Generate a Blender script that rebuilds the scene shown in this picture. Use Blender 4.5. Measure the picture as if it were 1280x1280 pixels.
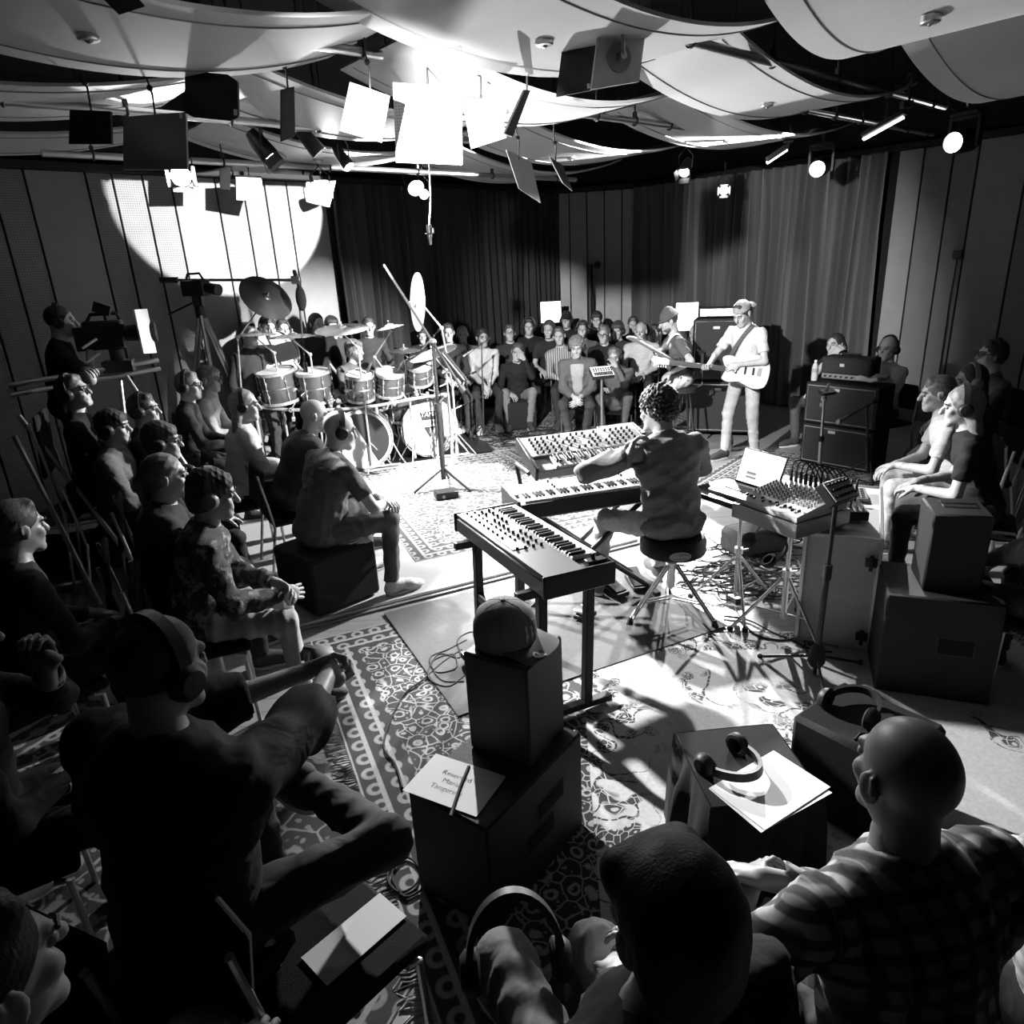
import bpy, math, random
import numpy as np
from math import sin, cos, pi, radians, sqrt, atan2
from mathutils import Matrix, Vector

for o in list(bpy.data.objects): bpy.data.objects.remove(o)
SC = bpy.context.scene
COL = SC.collection
RNG = random.Random(7)

# ------------------------------------------------------------------ camera
FPX, CAMH = 870.0, 2.15          # focal length in pixels of the 1280 frame, eye height in metres
def unit(v):
    v = np.array(v, float); return v / np.linalg.norm(v)
_down = unit((128 / FPX, -2448 / FPX, -1.0)); _up = -_down
_fw = np.array((0, 0, -1.0)); _yc = unit(_fw - _fw.dot(_up) * _up); _xc = np.cross(_yc, _up)
CR = np.array([_xc, _yc, _up])    # camera vector -> world vector
cam_d = bpy.data.cameras.new('camera'); cam = bpy.data.objects.new('camera', cam_d); COL.objects.link(cam)
cam_d.sensor_width = 36; cam_d.lens = FPX / 1280 * 36; cam_d.clip_start = 0.05; cam_d.clip_end = 100
_m = Matrix([list(CR[i]) + [0] for i in range(3)] + [[0, 0, 0, 1]]); _m.translation = (0, 0, CAMH)
cam.matrix_world = _m
SC.camera = cam
def ray(px, py): return CR @ np.array(((px - 640) / FPX, -(py - 640) / FPX, -1.0))
def P(px, py, z=0.0):             # the point of the horizontal plane at height z seen at a pixel
    d = ray(px, py); return np.array((0, 0, CAMH)) + (z - CAMH) / d[2] * d
def A(px, py, Y):                 # the point at forward distance Y seen at a pixel
    d = ray(px, py); return np.array((0, 0, CAMH)) + Y / d[1] * d

# ------------------------------------------------------------------ world, exposure
w = bpy.data.worlds.new('world'); SC.world = w; w.use_nodes = True
w.node_tree.nodes['Background'].inputs[0].default_value = (0.5, 0.5, 0.5, 1)
w.node_tree.nodes['Background'].inputs[1].default_value = 0.002
SC.view_settings.view_transform = 'Standard'; SC.view_settings.look = 'None'
SC.view_settings.exposure = 0.0; SC.view_settings.gamma = 1.0; SC.view_settings.use_curve_mapping = False
try:
    SC.cycles.max_bounces = 5; SC.cycles.diffuse_bounces = 1; SC.cycles.glossy_bounces = 2
    SC.cycles.sample_clamp_indirect = 3.0; SC.cycles.use_denoising = True; SC.cycles.adaptive_threshold = 0.02
except Exception: pass

# spotlights: (fixture pixel, fixture height, aim point, watts, cone degrees, blend, lens radius)
def spot(name, loc, aim, watts, cone, blend=0.25, rad=0.06):
    l = bpy.data.lights.new(name, 'SPOT'); l.energy = watts; l.spot_size = radians(cone); l.spot_blend = blend; l.shadow_soft_size = rad
    o = bpy.data.objects.new(name, l); COL.objects.link(o); o.location = tuple(loc)
    o.rotation_euler = (Vector(tuple(aim)) - Vector(tuple(loc))).to_track_quat('-Z', 'Y').to_euler()
    return o
FIX = dict(head_a=P(1022, 211, 3.0), head_b=P(1193, 178, 3.0), par=P(905, 238, 2.95), back=P(530, 243, 2.95),
           left_a=P(226, 220, 2.95), left_b=P(402, 238, 2.9))
spot('spot_moving_head', FIX['head_a'] + (-.12, -.12, -.02), (-0.8, 5.6, 0.6), 4600, 42, .5)
spot('spot_moving_head_b', FIX['head_b'] + (-.15, -.05, -.03), (-2.95, 8.6, 3.0), 12000, 16.4, .05, .03)
spot('spot_par', FIX['par'] + (0, -.1, -.02), (1.0, 4.2, .4), 4200, 27, .5)
spot('spot_back', FIX['back'] + (0, -.12, -.02), (0.35, 3.1, .3), 3600, 27, .4)
spot('spot_left', FIX['left_a'] + (.1, -.1, -.05), (1.7, 3.4, .3), 3600, 46, .5)
spot('spot_left_stage', FIX['left_b'] + (.1, -.1, -.05), (-0.4, 6.9, .7), 3000, 70, .6)
spot('spot_uplight', FIX['left_b'] + (.2, -.15, .05), P(700, 70, 3.35), 380, 72, .3, .04)
FIX['floor'] = np.array((-.62, 8.55, .22))
spot('spot_floor', FIX['floor'] + (.06, -.06, .07), P(820, 85, 3.25), 1200, 34, .15, .015)
spot('spot_cloud_b', FIX['left_a'] + (.05, -.12, .08), P(240, 85, 3.25), 260, 46, .1, .02)
FIX['front_l'] = np.array((-1.2, 2.7, 3.12)); FIX['front_r'] = np.array((2.9, 3.9, 3.05))
spot('spot_front_left', FIX['front_l'] + (.08, .1, -.04), (2.0, 9.3, 1.2), 3200, 48, .6, .05)
spot('spot_front_right', FIX['front_r'] + (-.08, .1, -.04), (-1.2, 8.0, .9), 8000, 32, .6, .05)

# ------------------------------------------------------------------ materials
MATS = {}
def nt(m): return m.node_tree.nodes, m.node_tree.links
def grey(name, v, rough=.6, metal=0., var=None, bump=None, spec=None, coat=0.):
    """plain procedural grey; var=(scale, amount) mottles the colour, bump=(scale, strength) gives fine relief"""
    if name in MATS: return MATS[name]
    m = bpy.data.materials.new(name); m.use_nodes = True; n, l = nt(m); b = n['Principled BSDF']
    b.inputs['Base Color'].default_value = (v, v, v, 1); b.inputs['Roughness'].default_value = rough; b.inputs['Metallic'].default_value = metal
    if spec is None and v < .06 and metal == 0: spec = .25
    if spec is not None: b.inputs['Specular IOR Level'].default_value = spec
    if coat: b.inputs['Coat Weight'].default_value = coat
    tc = n.new('ShaderNodeTexCoord')
    if var:
        t = n.new('ShaderNodeTexNoise'); t.inputs['Scale'].default_value = var[0]; t.inputs['Detail'].default_value = 4
        l.new(tc.outputs['Object'], t.inputs['Vector'])
        r = n.new('ShaderNodeValToRGB'); r.color_ramp.elements[0].position = .3; r.color_ramp.elements[1].position = .7
        a, c = max(0, v - var[1]), min(1, v + var[1]); r.color_ramp.elements[0].color = (a, a, a, 1); r.color_ramp.elements[1].color = (c, c, c, 1)
        l.new(t.outputs['Fac'], r.inputs['Fac']); l.new(r.outputs['Color'], b.inputs['Base Color'])
    if bump:
        t = n.new('ShaderNodeTexNoise'); t.inputs['Scale'].default_value = bump[0]; t.inputs['Detail'].default_value = 3
        if len(bump) > 2:
            mp = n.new('ShaderNodeMapping'); mp.inputs['Scale'].default_value = bump[2]; l.new(tc.outputs['Object'], mp.inputs['Vector']); l.new(mp.outputs[0], t.inputs['Vector'])
            if len(bump) > 4: t.inputs['Distortion'].default_value = bump[4]
        else: l.new(tc.outputs['Object'], t.inputs['Vector'])
        u = n.new('ShaderNodeBump'); u.inputs['Strength'].default_value = bump[1]; u.inputs['Distance'].default_value = bump[3] if bump and len(bump) > 3 else .01
        l.new(t.outputs['Fac'], u.inputs['Height']); l.new(u.outputs['Normal'], b.inputs['Normal'])
    MATS[name] = m; return m
def glow(name, s, v=1.0):
    if name in MATS: return MATS[name]
    m = bpy.data.materials.new(name); m.use_nodes = True; n, l = nt(m); b = n['Principled BSDF']
    b.inputs['Base Color'].default_value = (v, v, v, 1); b.inputs['Emission Color'].default_value = (1, 1, 1, 1); b.inputs['Emission Strength'].default_value = s
    MATS[name] = m; return m
class NB:
    """tiny node builder for pattern materials: values are sockets or numbers"""
    def __init__(s, name):
        s.m = bpy.data.materials.new(name); s.m.use_nodes = True; s.n, s.l = nt(s.m); s.b = s.n['Principled BSDF']; MATS[name] = s.m
        s.tc = s.n.new('ShaderNodeTexCoord')
    def put(s, sock, v):
        if isinstance(v, bpy.types.NodeSocket): s.l.new(v, sock)
        else: sock.default_value = v
    def math(s, op, a, b=0.0, c=None, clamp=False):
        k = s.n.new('ShaderNodeMath'); k.operation = op; k.use_clamp = clamp; s.put(k.inputs[0], a); s.put(k.inputs[1], b)
        if c is not None: s.put(k.inputs[2], c)
        return k.outputs[0]
    def xyz(s, vec=None):
        k = s.n.new('ShaderNodeSeparateXYZ'); s.l.new(vec or s.tc.outputs['Object'], k.inputs[0]); return k.outputs
    def vec(s, x, y, z=0.0):
        k = s.n.new('ShaderNodeCombineXYZ'); s.put(k.inputs[0], x); s.put(k.inputs[1], y); s.put(k.inputs[2], z); return k.outputs[0]
    def noise(s, scale, vec=None, detail=3, rough=.5):
        k = s.n.new('ShaderNodeTexNoise'); k.inputs['Scale'].default_value = scale; k.inputs['Detail'].default_value = detail; k.inputs['Roughness'].default_value = rough
        s.l.new(vec or s.tc.outputs['Object'], k.inputs['Vector']); return k.outputs['Fac']
    def voro(s, scale, vec=None, feat='F1', rnd=1.0):
        k = s.n.new('ShaderNodeTexVoronoi'); k.feature = feat; k.inputs['Scale'].default_value = scale; k.inputs['Randomness'].default_value = rnd
        s.l.new(vec or s.tc.outputs['Object'], k.inputs['Vector']); return k.outputs['Distance']
    def mix(s, f, a, b):
        return s.math('ADD', s.math('MULTIPLY', b, f), s.math('MULTIPLY', a, s.math('SUBTRACT', 1.0, f)))
    def step(s, x, edge, soft=.02):
        k = s.n.new('ShaderNodeMapRange'); k.interpolation_type = 'SMOOTHSTEP'; s.put(k.inputs[0], x); s.put(k.inputs[1], edge - soft if not isinstance(edge, bpy.types.NodeSocket) else edge); k.inputs[2].default_value = edge + soft
        k.inputs[3].default_value = 0; k.inputs[4].default_value = 1; return k.outputs[0]
    def tri(s, x, period):   # distance to the nearest multiple, 0..0.5
        return s.math('ABSOLUTE', s.math('SUBTRACT', s.math('FRACT', s.math('ADD', s.math('DIVIDE', x, period), .5)), .5))
    def done(s, val, rough=.8, bump=None, metal=0., alpha=None):
        k = s.n.new('ShaderNodeCombineColor')
        for i in range(3): s.put(k.inputs[i], val)
        s.l.new(k.outputs[0], s.b.inputs['Base Color']); s.put(s.b.inputs['Roughness'], rough); s.b.inputs['Metallic'].default_value = metal
        if bump is not None:
            u = s.n.new('ShaderNodeBump'); u.inputs['Strength'].default_value = bump[1]; u.inputs['Distance'].default_value = bump[2] if len(bump) > 2 else .01
            s.put(u.inputs['Height'], bump[0]); s.l.new(u.outputs['Normal'], s.b.inputs['Normal'])
        return s.m

# ------------------------------------------------------------------ mesh collector
def rotz(a): c, s = cos(a), sin(a); return np.array([[c, -s, 0], [s, c, 0], [0, 0, 1.]])
def rotx(a): c, s = cos(a), sin(a); return np.array([[1., 0, 0], [0, c, -s], [0, s, c]])
def roty(a): c, s = cos(a), sin(a); return np.array([[c, 0, s], [0, 1., 0], [-s, 0, c]])
I3 = np.eye(3)
def frame(z, x=(1, 0, 0)):        # matrix whose third column is z
    z = unit(z); x = np.array(x, float)
    if abs(z.dot(unit(x))) > .98: x = np.array((0, 1., 0))
    x = unit(x - z.dot(x) * z); return np.array([x, np.cross(z, x), z]).T
class MB:
    def __init__(s): s.v = []; s.f = []; s.nv = 0
    def add(s, v, f, R=I3, t=(0, 0, 0)):
        v = np.asarray(v, float).reshape(-1, 3) @ np.asarray(R).T + np.asarray(t, float)
        s.v.append(v); s.f += [tuple(i + s.nv for i in q) for q in f]; s.nv += len(v); return s
    def box(s, c, size, R=I3, b=None):
        """box with chamfered edges, centre c"""
        hx, hy, hz = [k / 2 for k in size]
        if b is None: b = min(.004, min(size) * .2)
        vs, idx = [], {}
        for sx in (-1, 1):
            for sy in (-1, 1):
                for sz in (-1, 1):
                    for ax in range(3):
                        p = [sx * (hx - b), sy * (hy - b), sz * (hz - b)]; p[ax] = (sx, sy, sz)[ax] * (hx, hy, hz)[ax]
                        idx[sx, sy, sz, ax] = len(vs); vs.append(p)
        fs = []
        def oriented(q):
            pts = np.array([vs[i] for i in q]); nn = np.cross(pts[1] - pts[0], pts[2] - pts[0])
            return tuple(q) if nn.dot(pts.mean(0)) > 0 else tuple(q[::-1])
        for ax in range(3):
            a1, a2 = [k for k in range(3) if k != ax]
            for sg in (-1, 1):
                q = []
                for u, v in ((-1, -1), (1, -1), (1, 1), (-1, 1)):
                    k = [0, 0, 0]; k[ax] = sg; k[a1] = u; k[a2] = v; q.append(idx[(*k, ax)])
                fs.append(oriented(q))
            for u in (-1, 1):
                for v in (-1, 1):
                    q = []
                    for w_, kk in ((-1, a1), (1, a1), (1, a2), (-1, a2)):
                        k = [0, 0, 0]; k[ax] = w_; k[a1] = u; k[a2] = v; q.append(idx[(*k, kk)])
                    fs.append(oriented(q))
        for sx in (-1, 1):
            for sy in (-1, 1):
                for sz in (-1, 1): fs.append(oriented([idx[sx, sy, sz, ax] for ax in range(3)]))
        return s.add(vs, fs, R, c)
    def cyl(s, a, b, r0, r1=None, n=12, cap=True):
        a = np.array(a, float); b = np.array(b, float); r1 = r0 if r1 is None else r1
        R = frame(b - a); L = np.linalg.norm(b - a)
        v = [(r * cos(2 * pi * i / n), r * sin(2 * pi * i / n), z) for z, r in ((0, r0), (L, r1)) for i in range(n)]
        f = [(i, (i + 1) % n, n + (i + 1) % n, n + i) for i in range(n)]
        if cap: f += [tuple(range(n))[::-1], tuple(range(n, 2 * n))]
        return s.add(v, f, R, a)
    def lathe(s, prof, n=24, R=I3, t=(0, 0, 0), arc=2 * pi):
        """prof: (radius, z) pairs, revolved about z"""
        full = arc > 2 * pi - .01; m = n if full else n + 1
        v = [(r * cos(arc * i / n), r * sin(arc * i / n), z) for r, z in prof for i in range(m)]
        f = []
        for k in range(len(prof) - 1):
            for i in range(n):
                j = (i + 1) % m; f.append((k * m + i, k * m + j, (k + 1) * m + j, (k + 1) * m + i))
        return s.add(v, f, R, t)
    def tube(s, pts, r, n=8, closed=False, cap=True):
        pts = np.array(pts, float); k = len(pts); rr = np.broadcast_to(np.array(r, float), (k,))
        vs = []; x = None
        for i in range(k):
            if closed: d = pts[(i + 1) % k] - pts[i - 1]
            else: d = pts[min(i + 1, k - 1)] - pts[max(i - 1, 0)]
            d = unit(d)
            if x is None: x = frame(d)[:, 0]
            x = unit(x - d.dot(x) * d); y = np.cross(d, x)
            vs += [pts[i] + rr[i] * (cos(2 * pi * j / n) * x + sin(2 * pi * j / n) * y) for j in range(n)]
        f = []
        for i in range(k if closed else k - 1):
            i2 = (i + 1) % k
            for j in range(n): f.append((i * n + j, i * n + (j + 1) % n, i2 * n + (j + 1) % n, i2 * n + j))
        if cap and not closed: f += [tuple(range(n))[::-1], tuple(range((k - 1) * n, k * n))]
        return s.add(vs, f)
    def torus(s, c, R, r0, r, n=24, m=8, arc=(0, 2 * pi)):
        full = arc[1] - arc[0] > 2 * pi - .01
        k = n if full else n + 1
        pts = [np.asarray(R) @ np.array((r0 * cos(a), r0 * sin(a), 0)) + np.array(c) for a in [arc[0] + (arc[1] - arc[0]) * i / n for i in range(k)]]
        return s.tube(pts, r, m, closed=full)
    def ball(s, c, r, n=12, R=I3):
        r = np.broadcast_to(np.array(r, float), (3,)); m = max(4, n // 2)
        v = [(0, 0, -r[2])] + [(r[0] * sin(pi * k / m) * cos(2 * pi * i / n), r[1] * sin(pi * k / m) * sin(2 * pi * i / n), -r[2] * cos(pi * k / m)) for k in range(1, m) for i in range(n)] + [(0, 0, r[2])]
        f = [(0, 1 + (i + 1) % n, 1 + i) for i in range(n)]
        for k in range(m - 2):
            for i in range(n): f.append((1 + k * n + i, 1 + k * n + (i + 1) % n, 1 + (k + 1) * n + (i + 1) % n, 1 + (k + 1) * n + i))
        e = 1 + (m - 1) * n; f += [(e - n + i, e - n + (i + 1) % n, e) for i in range(n)]
        return s.add(v, f, R, c)
    def grid(s, pts):             # rows of points -> quads
        pts = np.array(pts, float); a, b = pts.shape[:2]
        f = [(i * b + j, i * b + j + 1, (i + 1) * b + j + 1, (i + 1) * b + j) for i in range(a - 1) for j in range(b - 1)]
        return s.add(pts.reshape(-1, 3), f)
    def slab(s, pts, th, nrm=None):   # grid with thickness th along the grid normal (or nrm)
        pts = np.array(pts, float); a, b = pts.shape[:2]
        if nrm is None:
            du = np.gradient(pts, axis=0); dv = np.gradient(pts, axis=1); nn = np.cross(du, dv); nn /= np.linalg.norm(nn, axis=2, keepdims=True) + 1e-9
        else: nn = np.broadcast_to(np.array(nrm, float), pts.shape)
        q = pts - nn * th; N = a * b
        f = [(i * b + j, (i + 1) * b + j, (i + 1) * b + j + 1, i * b + j + 1) for i in range(a - 1) for j in range(b - 1)]
        f += [tuple(N + k for k in x[::-1]) for x in f]
        rim = [(0, j) for j in range(b)] + [(i, b - 1) for i in range(1, a)] + [(a - 1, j) for j in range(b - 2, -1, -1)] + [(i, 0) for i in range(a - 2, 0, -1)]
        rim = [i * b + j for i, j in rim]
        for k in range(len(rim)): u, v = rim[k], rim[(k + 1) % len(rim)]; f.append((u, v, N + v, N + u))
        return s.add(np.concatenate([pts.reshape(-1, 3), q.reshape(-1, 3)]), f)
    def prism(s, poly, z0, z1, R=I3, t=(0, 0, 0)):
        n = len(poly); v = [(x, y, z0) for x, y in poly] + [(x, y, z1) for x, y in poly]
        f = [(i, (i + 1) % n, n + (i + 1) % n, n + i) for i in range(n)] + [tuple(range(n))[::-1], tuple(range(n, 2 * n))]
        return s.add(v, f, R, t)
    def mesh(s, name):
        me = bpy.data.meshes.new(name)
        me.from_pydata(np.concatenate(s.v).tolist(), [], s.f); return me

def link(name, me, mat=None, parent=None, smooth=True, loc=None, R=None):
    o = bpy.data.objects.new(name, me); COL.objects.link(o)
    if mat is not None and not me.materials: me.materials.append(mat)
    if smooth and len(me.polygons):
        me.polygons.foreach_set('use_smooth', [True] * len(me.polygons))
        me.set_sharp_from_angle(angle=radians(38))
    if parent is not None: o.parent = parent
    if R is not None: o.matrix_basis = Matrix.LocRotScale(Vector(tuple((0, 0, 0) if loc is None else loc)), Matrix([list(r) for r in R]).to_quaternion(), None)
    elif loc is not None: o.location = tuple(loc)
    return o
def tag(o, label=None, cat=None, group=None, kind=None):
    if label: o['label'] = label
    if cat: o['category'] = cat
    if group: o['group'] = group
    if kind: o['kind'] = kind
    return o
def thing(name, label, cat, loc=(0, 0, 0), rz=0., group=None, R=None):
    o = bpy.data.objects.new(name, None); COL.objects.link(o); o.empty_display_size = .1
    if R is not None: o.matrix_basis = Matrix.LocRotScale(Vector(tuple(loc)), Matrix([list(r) for r in R]).to_quaternion(), None)
    else: o.location = tuple(loc); o.rotation_euler = (0, 0, rz)
    return tag(o, label, cat, group)
def part(name, mb, mat, parent, world=False, smooth=True, label=None):
    if world: mb.v = [v - np.array(parent.location) for v in mb.v]
    o = link(name, mb.mesh(name), mat, parent, smooth)
    if label: o['label'] = label
    return o
def single(name, mb, mat, label, cat, group=None, smooth=True, base=None):
    """a thing that is one mesh; its origin goes to base (default: the bottom centre of the mesh)"""
    allv = np.concatenate(mb.v)
    if base is None: base = np.array((*(allv.min(0) + allv.max(0))[:2] / 2, allv[:, 2].min()))
    mb.v = [v - base for v in mb.v]
    return tag(link(name, mb.mesh(name), mat, None, smooth, base), label, cat, group)
def copy_tree(o, parent=None, label=None, loc=None, rz=None):
    c = o.copy(); COL.objects.link(c); c.parent = parent
    for ch in o.children: copy_tree(ch, c)
    if label: c['label'] = label
    if loc is not None: c.location = tuple(loc)
    if rz is not None: c.rotation_euler = (0, 0, rz)
    return c
def struct(name, mb, mat, parent=None, smooth=True):
    o = link(name, mb.mesh(name), mat, parent, smooth)
    if parent is None: o['kind'] = 'structure'
    return o
def text_mesh(txt, size, R, t, name, mat, parent, font_shear=0., depth=.0006):
    c = bpy.data.curves.new(name, 'FONT'); c.body = txt; c.size = size; c.align_x = 'CENTER'; c.align_y = 'CENTER'; c.extrude = depth; c.shear = font_shear; c.resolution_u = 3
    o = bpy.data.objects.new(name, c); COL.objects.link(o)
    dg = bpy.context.evaluated_depsgraph_get(); me = bpy.data.meshes.new_from_object(o.evaluated_get(dg)); bpy.data.objects.remove(o)
    me.name = name; me.transform(Matrix.LocRotScale(Vector(tuple(t)), Matrix([list(r) for r in R]).to_quaternion(), None))
    return link(name, me, mat, parent, False)
def bez(pts, n=24):               # smooth Catmull-Rom path through points
    p = [np.array(q, float) for q in pts]; p = [2 * p[0] - p[1]] + p + [2 * p[-1] - p[-2]]; out = []
    for i in range(1, len(p) - 2):
        for k in range(n):
            t = k / n; a, b, c, d = p[i - 1], p[i], p[i + 1], p[i + 2]
            out.append(.5 * (2 * b + (c - a) * t + (2 * a - 5 * b + 4 * c - d) * t * t + (3 * b - a - 3 * c + d) * t ** 3))
    out.append(p[-2]); return np.array(out)

# ================================================================== THE ROOM
black = grey('black_paint', .012, .7); rubber = grey('black_rubber', .02, .75); blackmetal = grey('black_metal', .02, .45, .3)
chrome = grey('chrome', .8, .25, .75); steel = grey('brushed_steel', .5, .35, 1.0); tolex = grey('black_tolex', .018, .6, bump=(400, .35))
plastic = grey('black_plastic', .02, .4); white_p = grey('white_plastic', .75, .4); paper = grey('white_paper', .82, .8, var=(3, .03)); midplastic = grey('grey_plastic', .25, .4)

# floor boards
b = NB('floor_wood'); x, y, z = b.xyz()
pl = b.math('FLOOR', b.math('DIVIDE', y, .12)); nz = b.noise(3, b.vec(b.math('MULTIPLY', x, .6), b.math('MULTIPLY', y, 8), pl), 4)
val = b.math('ADD', .2, b.math('MULTIPLY', nz, .1)); gap = b.step(b.tri(y, .12), .02, .01)
floor_m = b.done(b.math('MULTIPLY', val, b.math('ADD', .4, b.math('MULTIPLY', gap, .6))), .45, (gap, .3, .002))
CX = [(-8.0, 3.56), (.92, 12.48), (2.32, 12.2), (8.2, 5.43), (8.2, -3.2), (-8.0, -3.2)]   # room outline
mb = MB(); mb.prism(CX, -.1, 0); struct('floor', mb, floor_m, smooth=False)
mb = MB(); mb.prism(CX, 4.0, 4.1); struct('ceiling', mb, grey('black_ceiling', .008, .9), smooth=False)

wallbase = grey('wall_gap_black', .01, .9)
def wall_mat(name, v, holes):
    b = NB(name); x, y, z = b.xyz(); nz = b.noise(6, None, 5); val = b.math('ADD', v - .04, b.math('MULTIPLY', nz, .08))
    if holes:
        dx = b.tri(x, .022); dz = b.tri(z, .022); r = b.math('SQRT', b.math('ADD', b.math('MULTIPLY', dx, dx), b.math('MULTIPLY', dz, dz)))
        h = b.step(r, .2, .05); val = b.math('MULTIPLY', val, b.math('ADD', .25, b.math('MULTIPLY', h, .75))); return b.done(val, .7, (h, .5, .004))
    return b.done(val, .65)
plain_m, perf_m, plank_m = wall_mat('plain_wall_board', .24, False), wall_mat('perforated_wall_board', .2, True), wall_mat('plank_wall', .3, False)
def wall(name, p0, p1, top=4.0):
    """dark backing wall; returns the object, its length and a frame with x along the wall, y into the room"""
    p0 = np.array(p0, float); p1 = np.array(p1, float); L = np.linalg.norm(p1 - p0); d = (p1 - p0) / L
    R = np.array([[d[0], -d[1], 0], [d[1], d[0], 0], [0, 0, 1.]])
    mb = MB(); mb.box((L / 2, -.1, top / 2), (L, .2, top), b=0.001)
    o = link(name, mb.mesh(name), wallbase, None, False, (p0[0], p0[1], 0), R); o['kind'] = 'structure'; return o, L, R
def boards(wobj, edges, kinds, h, sgn=1):
    for a, c, k in zip(edges[:-1], edges[1:], kinds):
        mb = MB(); w_ = abs(c - a) - .018; mb.box((0, .012 * sgn, h / 2), (w_, .022, h), b=.004)
        o = link('wall_panel', mb.mesh('wall_panel'), {'p': plain_m, 'h': perf_m, 'k': plank_m}[k], wobj, False); o.location = ((a + c) / 2, 0, 0)
# the left wall runs from the corner towards the camera side: its room side is +y of the frame only if walked right to left, so use sgn
wl, Ll, _ = wall('wall_left', (.92, 12.48), (-8.0, 3.56))
ed = [4.29, 4.80, 5.08, 5.345, 5.66, 6.14, 6.42, 6.71, 6.95, 7.47, 7.74, 8.0, 8.28, 8.8, 9.1, 9.4, 9.7, 10.3, 10.6, 10.9, 11.2, 11.8, 12.6]
boards(wl, ed, 'phhhphhhphhhphhhphhhpp', 3.2)
wb, Lb, _ = wall('wall_back', (2.32, 12.2), (.92, 12.48))
boards(wb, list(np.linspace(.0, Lb, 6)), 'kkkkk', 3.2)
wr, Lr, _ = wall('wall_right', (8.2, 5.43), (2.32, 12.2))
se = [0, .5, 1.0, 1.45, 1.75, 2.05, 2.4, 2.75, 3.25, 3.72, 4.20, 4.46, 4.77, 5.05]
se = [Lr - q for q in (3.914, 4.197, 4.51, 4.766, 5.25, 5.55, 5.85, 6.15, 6.7, 7.0, 7.3, 7.6, 8.2)]
boards(wr, se, 'phhphhhphhhp', 3.2)
wall('wall_rear', (-8.0, -3.2), (8.2, -3.2)); wall('wall_side_left', (-8.0, 3.56), (-8.0, -3.2)); wall('wall_side_right', (8.2, -3.2), (8.2, 5.43))
for o in [k for k in COL.objects if k.name.startswith('wall_') and k.get('kind') == 'structure']:
    pass
# rail and frieze where the boards end
for nm, wo, L in (('trim_1', wl, Ll), ('trim_2', wb, Lb), ('trim_3', wr, Lr)):
    mb = MB(); mb.box((L / 2, .05, 3.24), (L, .1, .07)); o = link(nm, mb.mesh(nm), black, None, False); o.matrix_basis = wo.matrix_basis.copy(); o['kind'] = 'structure'

# curtains: folded cloth hanging in front of the wall
def curtain(wobj, s0, s1, label, v, seed, amp=.055, lam=.13):
    r = random.Random(seed); n = int((s1 - s0) / .016); S = np.linspace(s0, s1, n); Z = np.array([0.03, .8, 1.6, 2.4, 3.0, 3.2])
    ph = np.cumsum([2 * pi * .016 / (lam * r.uniform(.65, 1.5)) for _ in S]); am = np.interp(S, np.linspace(s0, s1, 40), [amp * r.uniform(.5, 1.3) for _ in range(40)])
    rows = []
    for k, z_ in enumerate(Z):
        sway = .02 * np.sin(S * 7 + z_ * 1.3); d = .12 + am * (np.sin(ph + .25 * np.sin(z_ * 2 + S * 3)) + .3 * np.sin(2.3 * ph + 1))
        rows.append(np.stack([S + sway, d, np.full(n, z_)], 1))
    mb = MB(); mb.grid(np.array(rows)); me = mb.mesh('curtain')
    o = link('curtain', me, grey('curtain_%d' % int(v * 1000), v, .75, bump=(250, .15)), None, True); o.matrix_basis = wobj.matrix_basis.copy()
    return tag(o, label, 'curtain', None)
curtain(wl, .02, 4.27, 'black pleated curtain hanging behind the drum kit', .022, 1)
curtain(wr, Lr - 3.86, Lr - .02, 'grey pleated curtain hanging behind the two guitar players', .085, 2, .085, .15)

# ------------------------------------------------------------------ stage floor: platform, mats and rugs
E26 = radians(25.5); e1 = np.array((cos(E26), sin(E26), 0)); e2 = np.array((-sin(E26), cos(E26), 0))
pf = P(416, 776)                                                    # a point of the platform's front edge
b = NB('pale_stage_board'); nz = b.noise(5, None, 5); stage_m = b.done(b.math('ADD', .5, b.math('MULTIPLY', nz, .1)), .5)
mb = MB()
c0 = pf + e1 * -.35; L1, L2 = 2.8, 3.7
cen = c0 + e1 * L1 / 2 + e2 * L2 / 2
mb.box((0, 0, .015), (L1, L2, .03), b=.004)
o = tag(link('stage_platform', mb.mesh('stage_platform'), stage_m, None, False, cen, rotz(E26)), 'low pale board platform under the drum kit and the patterned rug', 'platform')
mb = MB(); mb.box((0, -L2 / 2 - .02, .008), (L1, .03, .016)); mb.box((0, -L2 / 2 + .012, .0315), (L1, .012, .004)); part('edge_strip', mb, grey('grey_edge', .2, .5), o)

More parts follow.
